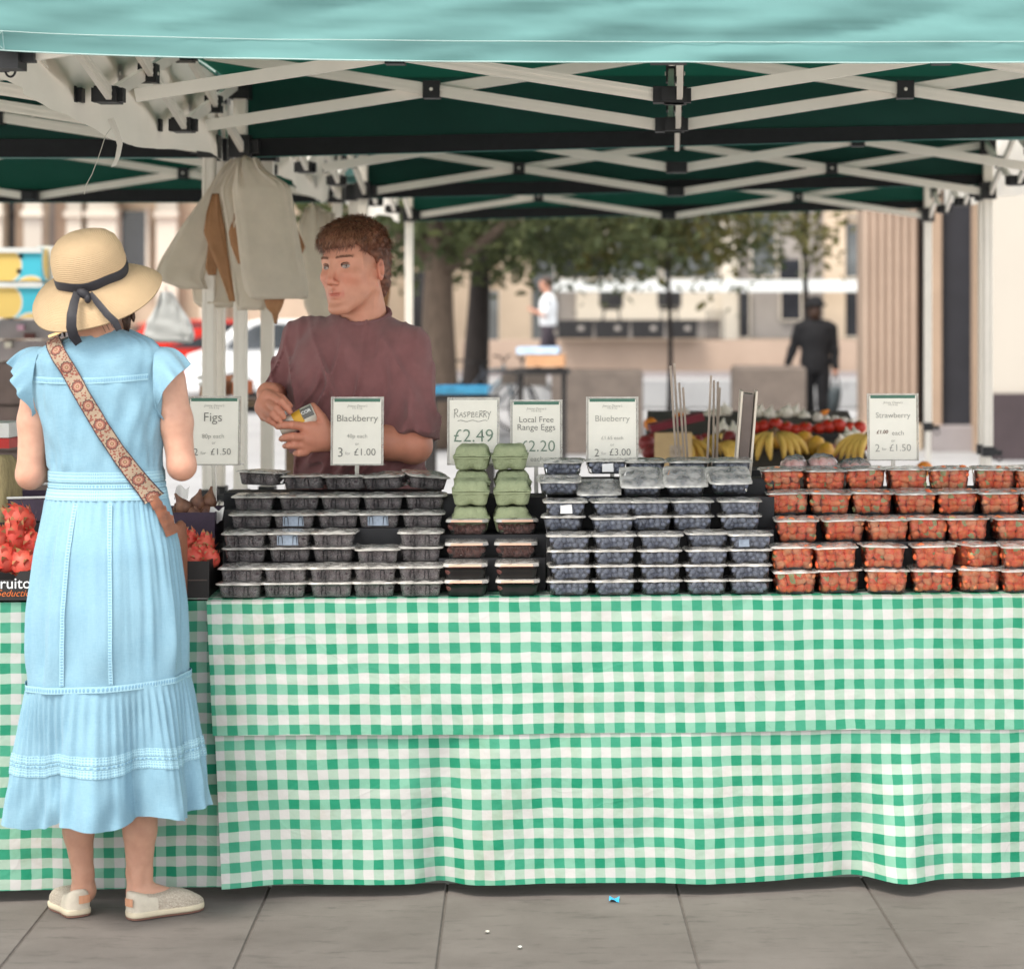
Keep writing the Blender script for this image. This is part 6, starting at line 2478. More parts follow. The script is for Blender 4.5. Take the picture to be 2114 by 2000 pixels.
hair_me = sdf_mesh(hair_sdf, (-0.105, -0.125, -0.105), (0.105, 0.14, 0.165), 0.0038, 'man_hair', M_HAIR_M)
hv = np.empty(len(hair_me.vertices) * 3, np.float32)
hair_me.vertices.foreach_get('co', hv)
hn = np.empty(len(hair_me.vertices) * 3, np.float32)
hair_me.vertices.foreach_get('normal', hn)
hv, hn = hv.reshape(-1, 3), hn.reshape(-1, 3)
mb = MB()
mb.add([HH @ Vector(p) for p in hv.tolist()], [list(p.vertices) for p in hair_me.polygons])
for k in range(13000):
    i = rnd.randrange(len(hv))
    p, n = Vector(hv[i]), Vector(hn[i])
    f, z = -p.y, p.z
    if n.z < -0.5:
        continue
    flow = Vector((0.25 * p.x / 0.08, -0.9 if z > 0.05 else 0.55, -0.45 if z > 0.08 else -1.0))
    if f > 0.05:
        flow = Vector((rnd.uniform(-.3, .3), -0.45, -1.0))
    flow += Vector((rnd.uniform(-.5, .5), rnd.uniform(-.5, .5), rnd.uniform(-.4, .5)))
    t = (flow - n * flow.dot(n)).normalized()
    L = rnd.uniform(0.010, 0.026) * (1.0 if z > 0.02 else 0.7)
    lift = rnd.uniform(0.12, 0.55) if z > 0.06 else rnd.uniform(0.05, 0.2)
    w = n.cross(t).normalized() * rnd.uniform(0.00035, 0.0008)
    a = p - n * 0.001
    b = p + t * L * 0.55 + n * L * lift * 0.8
    c = p + t * L + n * L * lift * 0.75
    mb.add([HH @ (a - w), HH @ (a + w), HH @ (b + w * 0.8), HH @ (b - w * 0.8), HH @ c], [(0, 1, 2, 3), (3, 2, 4)], mi=1 if (z > 0.075 and rnd.random() < 0.7) else 0)
for k in range(150):        # thicker locks that break up the outline
    i = rnd.randrange(len(hv))
    p, n = Vector(hv[i]), Vector(hn[i])
    f, z = -p.y, p.z
    if z < 0.05 or n.z < -0.2:
        continue
    flow = Vector((rnd.uniform(-.7, .7), -0.9 if f > -0.03 else 0.6, -0.5 if f > 0.04 else 0.1)) + Vector((0.4 * p.x / 0.08, 0, 0))
    t = (flow - n * flow.dot(n)).normalized()
    L = rnd.uniform(0.020, 0.036)
    w = n.cross(t).normalized() * rnd.uniform(0.0016, 0.0032)
    a = p - n * 0.003
    b = p + t * L * 0.35 + n * rnd.uniform(0.002, 0.005)
    c = p + t * L * 0.75 + n * rnd.uniform(0.001, 0.006)
    e = p + t * L + n * rnd.uniform(-0.002, 0.006)
    mb.add([HH @ (a - w), HH @ (a + w), HH @ (b + w + n * 0.001), HH @ (b - w), HH @ (c + w * 0.7), HH @ (c - w * 0.7), HH @ e], [(0, 1, 2, 3), (3, 2, 4, 5), (5, 4, 6)], mi=1 if rnd.random() < 0.6 else 0)
bpy.data.meshes.remove(hair_me)
M_HAIR_L = mat('auburn_hair_tips', (0.26, 0.115, 0.062), 0.5, 0.3, 45, 0.0, col2=(0.42, 0.21, 0.12))
mb.build('hair', [M_HAIR_M, M_HAIR_L], man, True)

# T-shirt
NK0 = HMAT @ Vector(fpt(0, -0.022, -0.045))
NK1 = HMAT @ Vector(fpt(0.004, -0.033, -0.128))
M_TEE = mat('mauve_jersey', (0.245, 0.108, 0.108), 0.9, 0.10, 25, 0.35, 700, sheen=0.2, spec=0.1)


def tee_sdf(P):
    d = s_ell(P, (vx(738), 6.925, vz(775)), (0.212, 0.140, 0.185))
    d = smin(d, s_ell(P, (vx(738), 6.915, vz(905)), (0.196, 0.138, 0.30)), 0.06)
    cN = (vx(742), 6.955, vz(696))
    d = smin(d, s_cone(P, cN, (vx(838), 6.87, vz(722)), 0.078, 0.080), 0.04)
    d = smin(d, s_cone(P, cN, (vx(630), 6.99, vz(702)), 0.078, 0.072), 0.04)
    La, Lb = np.array((vx(838), 6.87, vz(726))), np.array((vx(858), 6.80, vz(912)))
    ls = s_cone(P, La, Lb, 0.086, 0.084)
    ls = np.maximum(ls, s_plane(P, (vx(858), 6.80, vz(893)), Lb - La + np.array((0, 0, -0.02))))
    d = smin(d, ls, 0.02)
    Ra, Rb = np.array((vx(618), 6.995, vz(706))), np.array((vx(566), 6.985, vz(820)))
    rs = s_cone(P, Ra, Rb, 0.074, 0.050)
    rs = np.maximum(rs, s_plane(P, (vx(571), 6.985, vz(806)), (Rb - Ra) + np.array((0.03, 0, -0.0))))
    d = smin(d, rs, 0.018)
    # drapes: pulled from the collar and shoulders, slack towards the waist
    x, y, z = P[..., 0] - vx(738), P[..., 1], P[..., 2] - vz(700)
    ca, cb = 0.90 * x - 0.44 * z, 0.44 * x + 0.90 * z
    Q = np.stack([ca * 26 + 1.2 * np.sin(cb * 9), cb * 3.2, y * 5], -1)
    r1 = 1 - np.abs(vnoise(Q, 1.0, 2)) * 2
    Q = np.stack([(0.97 * x + 0.2 * z) * 15 + np.sin(cb * 7), cb * 2.0 + 7, y * 4], -1)
    r2 = 1 - np.abs(vnoise(Q, 1.0, 5)) * 2
    amp = np.clip(-z * 5 + 0.35, 0.3, 1.0)
    r1, r2 = np.clip(r1, 0, 1) ** 2, np.clip(r2, 0, 1) ** 2
    d = d - amp * (0.0200 * r1 + 0.0230 * r2) + 0.003 * vnoise(P, 20, 6) + 0.008
    # neck opening
    d = smax(d, -s_cone(P, tuple(NK0), tuple(NK1), 0.072, 0.074), 0.005)
    return np.maximum(d, 0.98 - P[..., 2])


tee_me = sdf_mesh(tee_sdf, (vx(738) - 0.32, 6.70, 0.96), (vx(738) + 0.30, 7.16, 1.58), 0.0058, 'man_tee', M_TEE)
mesh_obj('t_shirt', tee_me, man, -MO)
# collar rib
cc = HMAT @ Vector(fpt(0.002, -0.030, -0.120))
pts = []
for k in range(33):
    a = 2 * math.pi * k / 32
    dx, dy = 0.0750 * math.cos(a), 0.0750 * math.sin(a)
    pts.append(cc + Vector((dx, dy, 0.027 * math.sin(a) + 0.004 * math.cos(a) - 0.005)))
MB().tube(pts, 0.0085, 8, False, flat=1.3).build('collar', mat('mauve_rib', (0.225, 0.108, 0.11), 0.9, 0.1, 25, 0.3, 400), man, True, origin=MO)

# the roll in his hands
M_ROLLP = mat('printed_roll_paper', (0.74, 0.70, 0.60), 0.45, 0.05, 30)
M_YEL = mat('roll_yellow', (0.72, 0.40, 0.04), 0.5, 0.1)
a, b = at(577, 886, 6.672), at(650, 852, 6.690)
roll = thing('paper_roll', 'white and yellow printed roll held in the stallholder\'s hands', 'roll', a)
ax_ = (b - a).normalized()
s1 = ax_.cross(Vector((0, 1, 0))).normalized()
s2 = s1.cross(ax_).normalized()
L = (b - a).length


def roll_pt(t, q, g=0.0):
    r = lerp(0.019, 0.030, min(1, t * 1.6)) + g
    return ax_ * (L * t) + (s1 * math.cos(q) + s2 * math.sin(q)) * r


MB().loft([[roll_pt(t, 2 * math.pi * k / 24) for k in range(24)] for t in (0, 0.15, 0.4, 0.7, 1.0)], True, True, True).build('paper', M_ROLLP, roll, True)
# which way is up and towards the camera on the roll
qc = min([2 * math.pi * k / 48 for k in range(48)], key=lambda q: (s1 * math.cos(q) + s2 * math.sin(q)).y - 0.55 * (s1 * math.cos(q) + s2 * math.sin(q)).z)
MB().loft([[roll_pt(t, qc + w, 0.0008) for w in (-0.75, -0.4, 0.0, 0.4, 0.75)] for t in (0.42, 0.55, 0.68)], False).build('yellow_patch', M_YEL, roll, True)
MB().loft([[roll_pt(t, qc + w, 0.0010) for w in (-0.55, -0.2, 0.2, 0.55)] for t in (0.66, 0.8, 0.97)], False).build('black_patch', M_INK, roll, True)
nrm = (s1 * math.cos(qc) + s2 * math.sin(qc))
tx = ax_.copy()
ty = nrm.cross(tx)
if ty.z < 0:
    ty = -ty
Mt = Matrix((tx, ty, tx.cross(ty))).transposed()
for body_s, t0, wd, mm in (('COR', 0.80, 0.030, M_WHITE_INK), ('VS', 0.24, 0.020, M_INK_LIGHT)):
    o = text(roll, body_s, 0, 0, wd, mm, weight=0.03 if mm is M_WHITE_INK else -0.01, rot=Mt.to_euler(), loc=roll_pt(t0, qc, 0.0028))
    bpy.context.view_layer.update()
    k = wd / max(o.dimensions.x, 1e-5)
    o.scale = (k, k, k)


# ================= passers-by in the street
def walker(label, px, d, zbase, sdf_parts, lo, hi, res=0.014):
    root = thing('person', label, 'person', ((px - PX0) / F * d, d, zbase))
    for nm, fn, m in sdf_parts:
        me = sdf_mesh(fn, lo, hi, res, nm, m, colfn=lambda p: np.ones((len(p), 3)))
        mesh_obj(nm, me, root)
    return root


M_COAT = mat('black_wool', (0.009, 0.009, 0.011), 0.85, 0.2, 20)
M_TROU = mat('black_trousers', (0.007, 0.007, 0.009), 0.85, 0.2, 20)
M_SKIN_B = skin_mat('skin_passer', (0.50, 0.26, 0.18))


def bm_skin(P):
    d = s_ell(P, (0, 0, 1.62), (0.075, 0.09, 0.115))
    d = smin(d, s_ell(P, (0, 0, 1.25), (0.14, 0.08, 0.28)), 0.03)
    d = smin(d, smin(s_cone(P, (-0.15, 0, 1.40), (-0.275, 0.02, 1.13), 0.03, 0.03), s_cone(P, (-0.275, 0.02, 1.13), (-0.355, 0, 0.90), 0.03, 0.03), 0.02), 0.02)
    d = smin(d, smin(s_cone(P, (0.15, 0, 1.40), (0.235, 0.02, 1.13), 0.03, 0.03), s_cone(P, (0.235, 0.02, 1.13), (0.245, 0, 0.90), 0.03, 0.03), 0.02), 0.02)
    d = smin(d, s_cone(P, (0, 0.01, 1.56), (0, 0.01, 1.45), 0.055, 0.06), 0.03)
    for s, hx_, hz_ in ((-1, -0.355, 0.875), (1, 0.245, 0.875)):
        d = smin(d, s_cone(P, (hx_, 0.0, hz_ + 0.05), (hx_ - s * 0.0, -0.01, hz_ - 0.02), 0.033, 0.030), 0.02)
        for k in range(4):
            d = smin(d, s_cone(P, (hx_ + (k - 1.5) * 0.014, -0.01, hz_ - 0.02), (hx_ + (k - 1.5) * 0.012, -0.02, hz_ - 0.085 + 0.008 * abs(k - 1.5)), 0.010, 0.008), 0.006)
        d = smin(d, s_cone(P, (hx_ + s * -0.03, -0.01, hz_ + 0.01), (hx_ - s * 0.045, -0.02, hz_ - 0.05), 0.011, 0.009), 0.01)
    return d


def bm_coat(P):
    d = s_ell(P, (0, 0, 1.28), (0.205, 0.125, 0.24))
    d = smin(d, s_ell(P, (0.0, 0, 1.0), (0.185, 0.125, 0.26)), 0.05)
    d = smin(d, s_cone(P, (-0.15, 0, 1.42), (0.15, 0, 1.42), 0.075, 0.075), 0.05)
    d = smin(d, smin(s_cone(P, (-0.20, 0, 1.40), (-0.275, 0.02, 1.13), 0.066, 0.055), s_cone(P, (-0.275, 0.02, 1.13), (-0.345, 0.0, 0.93), 0.055, 0.046), 0.03), 0.02)
    d = smin(d, smin(s_cone(P, (0.20, 0, 1.40), (0.235, 0.02, 1.13), 0.066, 0.055), s_cone(P, (0.235, 0.02, 1.13), (0.245, 0.0, 0.93), 0.055, 0.046), 0.03), 0.02)
    d = d + 0.006 * vnoise(P, 12, 1)
    return smax(d, 0.84 - P[..., 2], 0.02)


def bm_trousers(P):
    d = None
    for s, fy in ((-1, 0.10), (1, -0.06)):
        q = smin(s_cone(P, (s * 0.088, 0, 0.90), (s * 0.095, fy * 0.4, 0.50), 0.098, 0.074), s_cone(P, (s * 0.095, fy * 0.4, 0.50), (s * 0.09, fy, 0.075), 0.074, 0.056), 0.04)
        q = smin(q, s_cone(P, (s * 0.09, fy, 0.05), (s * 0.10, fy + 0.15, 0.035), 0.046, 0.034), 0.02)
        d = q if d is None else np.minimum(d, q)
    return np.maximum(d, -P[..., 2] + 0.002)


def bm_hat(P):
    d = s_ell(P, (0, 0, 1.705), (0.10, 0.112, 0.085))
    return smin(d, s_ell(P, (0, 0, 1.675), (0.145, 0.155, 0.022)), 0.02)


pb = walker('person in a black coat and hat walking away, dark bag in hand', 1683, 28.0, 0.0,
            (('body', bm_skin, M_SKIN_B), ('hair', lambda P: s_ell(P, (0, -0.02, 1.60), (0.088, 0.10, 0.115)), M_HAIR_W), ('coat', bm_coat, M_COAT), ('trousers', bm_trousers, M_TROU), ('hat', bm_hat, M_COAT)), (-0.46, -0.3, -0.02), (0.42, 0.36, 1.85), 0.016)
hb = thing('handbag', 'dark grey handbag hanging from the right hand of the walker in black', 'bag', pb.location + Vector((0.20, -0.03, 0.36)))
mb = MB()
mb.loft([[Vector((0.10 * k * math.cos(q) + sh, 0.06 * k * math.sin(q), z)) for q in [2 * math.pi * i / 16 for i in range(16)]] for k, z, sh in ((0.55, 0.0, -0.02), (0.95, 0.05, -0.02), (1.0, 0.15, 0.0), (0.85, 0.27, 0.03), (0.5, 0.34, 0.05))], True, True, True)
mb.build('pouch', mat('slate_leather', (0.045, 0.06, 0.068), 0.5, 0.3, 18), hb, True)
MB().tube([(0.0, 0, 0.30), (0.015, 0, 0.42), (0.045, 0, 0.49), (0.075, 0, 0.42), (0.085, 0, 0.31)], 0.012, 6).build('handle', mat('slate_strap', (0.03, 0.035, 0.04), 0.6), hb, True)

M_WSHIRT = mat('white_shirt', (0.80, 0.82, 0.84), 0.8, 0.05, 20)
M_DTROU = mat('dark_trousers', (0.045, 0.035, 0.045), 0.8, 0.2, 20)


def wm_skin(P):
    d = s_ell(P, (-0.02, 0, 1.62), (0.095, 0.078, 0.12))
    d = smin(d, s_cone(P, (0, 0, 1.55), (0.02, 0, 1.45), 0.055, 0.06), 0.03)
    d = smin(d, s_ell(P, (0.03, 0, 1.22), (0.10, 0.15, 0.24)), 0.03)
    d = smin(d, s_cone(P, (0.02, -0.15, 1.38), (-0.02, -0.20, 1.12), 0.04, 0.042), 0.02)
    d = smin(d, s_cone(P, (0.02, 0.15, 1.38), (0.05, 0.20, 1.12), 0.04, 0.04), 0.02)
    d = smin(d, s_cone(P, (-0.02, -0.20, 1.12), (-0.20, -0.17, 1.18), 0.042, 0.032), 0.02)
    d = smin(d, s_cone(P, (-0.20, -0.17, 1.18), (-0.28, -0.16, 1.22), 0.032, 0.022), 0.02)
    for k in range(4):
        d = smin(d, s_cone(P, (-0.27, -0.17 + 0.014 * (k - 1.5), 1.215), (-0.33, -0.165 + 0.012 * (k - 1.5), 1.225), 0.011, 0.008), 0.006)
    d = smin(d, s_cone(P, (-0.25, -0.165, 1.23), (-0.29, -0.165, 1.27), 0.012, 0.009), 0.008)
    d = smin(d, s_cone(P, (0.05, 0.20, 1.12), (0.10, 0.19, 0.9), 0.04, 0.028), 0.02)
    return d


def wm_shirt(P):
    d = s_ell(P, (0.03, 0, 1.25), (0.15, 0.20, 0.24))
    d = smin(d, s_ell(P, (0.03, 0, 1.02), (0.145, 0.18, 0.2)), 0.05)
    for s in (-1, 1):
        d = smin(d, s_cone(P, (0.02, s * 0.18, 1.40), (0.0 if s < 0 else 0.05, s * 0.21, 1.17), 0.075, 0.062), 0.03)
    d = d + 0.006 * vnoise(P, 12, 1)
    return smax(d, 0.90 - P[..., 2], 0.02)


def wm_trou(P):
    d = s_ell(P, (0.03, 0, 0.92), (0.14, 0.165, 0.10))
    for s, fx in ((-1, -0.22), (1, 0.24)):
        q = smin(s_cone(P, (0.03, s * 0.085, 0.88), (0.03 + fx * 0.45, s * 0.085, 0.48), 0.095, 0.068), s_cone(P, (0.03 + fx * 0.45, s * 0.085, 0.48), (0.03 + fx, s * 0.085, 0.09), 0.068, 0.05), 0.03)
        q = smin(q, s_cone(P, (0.03 + fx, s * 0.085, 0.06), (fx - 0.12, s * 0.085, 0.045), 0.042, 0.032), 0.02)
        d = smin(d, q, 0.02)
    return np.maximum(d, 0.002 - P[..., 2])


def wm_hair(P):
    d = s_ell(P, (0.0, 0, 1.66), (0.115, 0.09, 0.10))
    return smax(d, -s_plane(P, (0, 0, 1.63), (0.6, 0, 0.8)), 0.02)


walker('passer-by in a white shirt walking left before the terrace', 1128, 39.0, 0.46,
       (('body', wm_skin, M_SKIN_B), ('shirt', wm_shirt, M_WSHIRT), ('trousers', wm_trou, M_DTROU), ('hair', wm_hair, M_HAIR_W)), (-0.42, -0.32, -0.02), (0.36, 0.32, 1.82), 0.017)

# ---------------------------------------------------------------- bags hanging at the rear corner of the front tent
M_CALICO = mat('calico', (0.82, 0.745, 0.64), 0.9, 0.06, 12, 0.3, 300, trans=0.42)
M_KRAFT = mat('kraft_paper', (0.36, 0.18, 0.085), 0.75, 0.15, 12, 0.15, 60)
HOOK = at(508, 322, 8.55)


def hang_bag(name, label, rows, d, m, th=0.03, group=None, seed=0, crease=0.011, parts=True):
    """rows: (py, left px, right px, depth shift) from the tied top to the bottom."""
    o = at((rows[0][1] + rows[0][2]) / 2, rows[0][0], d)
    root = thing(name, label, 'bag', o, 0, group)
    A = np.array(rows, float)
    rings = []
    n = 44
    K = 26
    for j in range(K + 1):
        t = j / K
        s = t * (len(rows) - 1)
        py, l, r, dd = [float(np.interp(s, range(len(rows)), A[:, k])) for k in range(4)]
        L, Rr = at(l, py, d + dd), at(r, py, d + dd)
        c, hw = (L + Rr) / 2, (Rr - L).length / 2
        ax = (Rr - L).normalized()
        thick = th * (0.35 + 0.65 * math.sin(min(1, t * 1.25) * math.pi / 2)) * (1.0 if t < 0.93 else 0.75)
        ring = []
        for k in range(n):
            q = 2 * math.pi * k / n
            cs, sn = math.cos(q), math.sin(q)
            e = 0.45
            w = crease * (max(0.0, 1 - t * 2.2) * math.sin(q * 13 + seed) * 1.4 + nz(q * 2.2 + seed, t * 5, seed) + 0.6 * nz(q * 5, t * 3 + seed, 2))
            ring.append(c + ax * (math.copysign(abs(cs) ** e, cs) * hw) + Vector((0, math.copysign(abs(sn) ** 0.7, sn) * (thick + w), 0.35 * w)))
        rings.append(ring)
    MB().loft(rings, True, True, True).build('body', m, root, True, origin=o)
    if parts:
        pts = [at((rows[0][1] * 0.6 + rows[0][2] * 0.4), rows[0][0] + 2, d), HOOK + Vector((-0.004, 0, 0.0)), at((rows[0][1] * 0.3 + rows[0][2] * 0.7), rows[0][0] + 2, d)]
        MB().tube(pts, 0.004, 5).build('handle', m, root, True, origin=o)
    return root


G = 'bags hanging from the tent corner'
hang_bag('cloth_bag', 'calico bag swung out to the far left of the hanging bunch', [(330, 478, 520, .05), (352, 455, 515, .05), (400, 425, 482, .06), (470, 372, 452, .07), (540, 330, 430, .08), (575, 318, 420, .08), (596, 372, 428, .08)], 8.60, M_CALICO, 0.02, G, 1)
hang_bag('cloth_bag', 'calico bag hanging low behind the brown paper bags', [(335, 484, 530, .06), (370, 465, 530, .06), (450, 425, 500, .06), (560, 392, 490, .06), (622, 400, 494, .06), (634, 412, 490, .06)], 8.66, M_CALICO, 0.025, G, 4)
hang_bag('cloth_bag', 'narrow calico bag just left of the front one', [(332, 488, 528, 0), (365, 466, 530, 0), (392, 456, 525, 0), (470, 468, 530, 0), (560, 480, 545, 0), (626, 487, 556, 0), (640, 490, 545, 0)], 8.52, M_CALICO, 0.035, G, 7)
hang_bag('cloth_bag', 'broad calico bag at the front of the hanging bunch', [(328, 492, 534, 0), (352, 486, 548, 0), (378, 482, 590, 0), (392, 480, 601, 0), (450, 486, 610, 0), (530, 495, 624, 0), (595, 504, 637, 0), (612, 515, 636, 0), (617, 525, 630, 0)], 8.45, M_CALICO, 0.045, G, 11)
for k, (lb, rows, d) in enumerate((
        ('folded brown paper bag left of the calico bags', [(400, 438, 452, 0), (440, 426, 458, 0), (480, 420, 466, 0), (520, 436, 470, 0), (560, 452, 476, 0), (622, 474, 486, 0)], 8.56),
        ('brown paper bag with its corner showing farthest left', [(430, 436, 455, 0), (520, 428, 460, 0), (552, 424, 448, 0), (568, 430, 446, 0)], 8.62),
        ('brown paper bag corner between the two front calico bags', [(440, 484, 500, 0), (480, 472, 505, 0), (505, 476, 506, 0), (545, 492, 505, 0)], 8.49),
        ('brown paper bag corner sticking out right of the calico bags', [(455, 590, 606, 0), (490, 592, 622, 0), (510, 596, 630, 0), (545, 604, 616, 0)], 8.50),
        ('brown paper bag hanging below the front calico bag', [(560, 540, 585, 0), (618, 545, 588, 0), (636, 550, 582, 0), (648, 562, 575, 0), (668, 566, 572, 0)], 8.47))):
    hang_bag('paper_bag', lb, rows, d, M_KRAFT, 0.012, 'brown paper bags hanging from the tent corner', k, 0.003, False)
HOOK = at(648, 420, 11.4)
hang_bag('cloth_bag', 'blurred calico bag behind the stallholder\'s hair', [(430, 630, 660, 0), (460, 618, 668, 0), (540, 622, 676, 0), (630, 628, 690, 0), (655, 640, 692, 0)], 11.4, M_CALICO, 0.05, 'bags on the next tent corner', 15)
hang_bag('cloth_bag', 'blurred calico bag beside the stallholder\'s jaw', [(440, 660, 690, 0), (520, 640, 700, 0), (640, 660, 705, 0), (660, 664, 700, 0)], 11.5, M_CALICO, 0.05, 'bags on the next tent corner', 19)
hang_bag('paper_bag', 'brown paper bag hanging behind the stallholder\'s neck', [(560, 780, 796, 0), (600, 784, 806, 0), (640, 780, 800, 0), (655, 782, 796, 0)], 11.3, M_KRAFT, 0.02, None, 3, 0.004, False)

# ---------------------------------------------------------------- the fruit stand behind the berry stall
RD = 10.4
M_STANDW = mat('stand_board', (0.06, 0.045, 0.035), 0.8, 0.2, 10)
rs_ = thing('fruit_stand', 'dark sloping fruit stand behind the blueberries and strawberries', 'stand', at(1560, 900, RD) * Vector((1, 1, 0)) if False else Vector((at(1560, 900, RD).x, RD, 0)))
oo = rs_.location
x0, x1 = at(1330, 900, 9.8).x, at(1800, 900, 9.8).x


def stand_z(y):
    return interp(y, (9.5, 11.1), (0.84, 1.075))


mb = MB()
mb.loft([[Vector((x0, 9.5, 0.80)), Vector((x1, 9.5, 0.80)), Vector((x1, 11.1, 1.035)), Vector((x0, 11.1, 1.035))], [Vector((x0, 9.5, 0.83)), Vector((x1, 9.5, 0.83)), Vector((x1, 11.1, 1.065)), Vector((x0, 11.1, 1.065))]], True, True, True)
mb.build('board', M_STANDW, rs_, origin=oo)
MB().box(((x0 + x1) / 2, 9.52, 0.40), (x1 - x0 - 0.02, 0.02, 0.78)).build('front_panel', M_STANDW, rs_, origin=oo)
for x in (x0 + 0.06, x1 - 0.06):
    for y, zt in ((9.6, 0.80), (11.0, 1.0)):
        MB().bar((x, y, 0), (x, y, zt), 0.05, 0.05, (0, 1, 0)).build('leg', M_STANDW, rs_, origin=oo)
MB().bar((x0 + 0.1, 10.42, stand_z(10.42) - 0.02), (x1 - 0.02, 10.42, stand_z(10.42) - 0.02), 0.012, 0.07).build('divider', M_CARTON, rs_, origin=oo)

M_BANANA = mat('banana_skin', (0.56, 0.33, 0.06), 0.6, 0.25, 14, col2=(0.70, 0.46, 0.11))
M_BANTIP = mat('banana_stem', (0.11, 0.06, 0.03), 0.8, 0.3, 30)


def banana_bunch_mesh(n, seed):
    rr = random.Random(seed)
    mb = MB()
    for k in range(n):
        a = lerp(-0.32, 0.32, k / max(1, n - 1))
        pts, rad = [], []
        for j in range(8):
            t = j / 7
            s = 0.17 * t
            x = math.sin(a) * s * 1.0 + 0.012 * (k - n / 2)
            pts.append((x, -0.05 * math.sin(t * 2.4) - 0.01, 0.10 - s * 0.95 * math.cos(a)))
            rad.append((0.006, 0.012, 0.0165, 0.018, 0.018, 0.0165, 0.012, 0.005)[j])
        mb.tube(pts, rad, 7)
    mb.tube([(0, 0, 0.092), (0.0, 0.012, 0.125), (0.004, 0.02, 0.14)], [0.018, 0.013, 0.010], 7, mi=1)
    return mb.mesh('banana_bunch', [M_BANANA, M_BANTIP], True)


BB = [banana_bunch_mesh(n, n) for n in (3, 4, 5)]
for k, (px, py, d, sc, rz) in enumerate(((1440, 940, 9.75, .75, 0.5), (1480, 932, 9.85, .8, -0.6), (1510, 945, 9.7, .75, 0.7), (1580, 936, 9.75, .95, -0.5), (1626, 932, 9.85, .9, 0.6), (1770, 938, 9.75, .9, -0.7))):
    o = mesh_obj('banana_bunch', BB[k % 3], None, at(px, py, d), (R(-32), rnd.uniform(-.3, .3), rz), sc)
    tag(o, 'bunch of ripe bananas on the rear stand, %s from the left' % ORD[k], 'bananas', 'bananas on the rear stand')


def fruits(name, cat_, label, grp, spots, rad, m, squash=0.92, stem=None, shape=None):
    V, Fc = ICO2
    mb = MB()
    if shape:
        mb.lathe(shape, seg=12)
    else:
        mb.add([Vector((q.x * rad, q.y * rad, q.z * rad * squash)) for q in V], Fc)
    if stem:
        mb.tube([(0, 0, rad * squash * 0.9), (0.002, 0, rad * squash * 1.15)], [0.006, 0.003], 5, mi=1)
    me = mb.mesh(name, [m] + ([stem] if stem else []), True)
    for k, (px, py, d) in enumerate(sorted(spots)):
        o = mesh_obj(name, me, None, at(px, py, d), (rnd.uniform(-.6, .6), rnd.uniform(-.6, .6), rnd.uniform(0, 6)), rnd.uniform(0.88, 1.1))
        tag(o, '%s, %s from the left' % (label, ORD[k]), cat_, grp)


M_TOM = mat('tomato_skin', (0.42, 0.020, 0.012), 0.3, 0.2, 9, col2=(0.58, 0.045, 0.018))
M_ORG = mat('orange_peel', (0.72, 0.22, 0.025), 0.5, 0.12, 10, 0.3, 90)
M_MANGO = mat('mango_skin', (0.66, 0.38, 0.04), 0.45, 0.2, 8, col2=(0.62, 0.27, 0.04))
M_ONION = mat('white_onion', (0.74, 0.66, 0.56), 0.45, 0.1, 9, col2=(0.80, 0.72, 0.60))
M_GARL = mat('garlic_skin', (0.68, 0.60, 0.52), 0.6, 0.12, 20)
M_STEMG = mat('green_stem', (0.09, 0.16, 0.03), 0.7)
M_POM = mat('dark_red_fruit', (0.26, 0.035, 0.035), 0.45, 0.25, 9)
on_prof = [(0.001, -0.030), (0.018, -0.026), (0.032, -0.010), (0.034, 0.004), (0.026, 0.020), (0.012, 0.030), (0.005, 0.044), (0.003, 0.052)]
fruits('tomato', 'tomato', 'ripe red tomato on the rear stand', 'tomatoes on the rear stand', [(1556 + 22 * k + rnd.uniform(-4, 4), 882 - 4 * math.sin(k) + rnd.uniform(-4, 4), 10.55) for k in range(11)], 0.035, M_TOM, 0.85, M_STEMG)
fruits('onion', 'onion', 'pale onion at the back of the rear stand', 'onions on the rear stand', [(1548 + 19 * k + rnd.uniform(-4, 4), 856 - 6 * math.sin(k * 1.7) + rnd.uniform(-3, 3), 10.95 + 0.03 * (k % 2)) for k in range(7)] + [(1480, 856, 11.0), (1498, 850, 11.0), (1462, 860, 11.0)], 0.034, M_ONION, 1.0, None, on_prof)
fruits('garlic_bulb', 'garlic', 'white garlic bulb on the rear stand', 'garlic on the rear stand', [(1688, 862, 10.85), (1706, 866, 10.85), (1724, 868, 10.85), (1742, 870, 10.85), (1757, 874, 10.85), (1400, 856, 10.9), (1414, 852, 10.9)], 0.026, M_GARL, 0.9, M_ONION)
fruits('orange', 'orange', 'round orange among the rear stand fruit', 'oranges on the rear stand', [(1344, 876, 10.5), (1352, 968, 9.6), (1368, 972, 9.6), (1405, 866, 10.8), (1435, 930, 9.9), (1908, 968, 9.6)], 0.037, M_ORG)
fruits('mango', 'mango', 'yellow mango among the rear bananas', 'mangoes on the rear stand', [(1660, 914, 10.1), (1686, 922, 10.05), (1704, 934, 9.95), (1600, 908, 10.15), (1540, 912, 10.15), (1420, 918, 10.05)], 0.042, M_MANGO, 1.2)
fruits('pomegranate', 'pomegranate', 'dark red fruit on the rear stand', 'dark fruit on the rear stand', [(1335, 915, 10.1), (1348, 908, 10.2), (1440, 912, 10.2), (1458, 908, 10.25), (1505, 905, 10.2), (1340, 935, 9.95), (1715, 932, 10.0), (1780, 915, 10.2), (1575, 906, 10.2), (1626, 906, 10.2)], 0.036, M_POM)
fruits('onion', 'onion', 'pale onion in front of the rear tomatoes', 'onions by the right-hand bananas', [(1738, 915, 10.1), (1752, 905, 10.15), (1765, 900, 10.2), (1490, 888, 10.4), (1515, 890, 10.4)], 0.032, M_ONION, 1.0, None, on_prof)
o = at(1688, 858, 10.9)
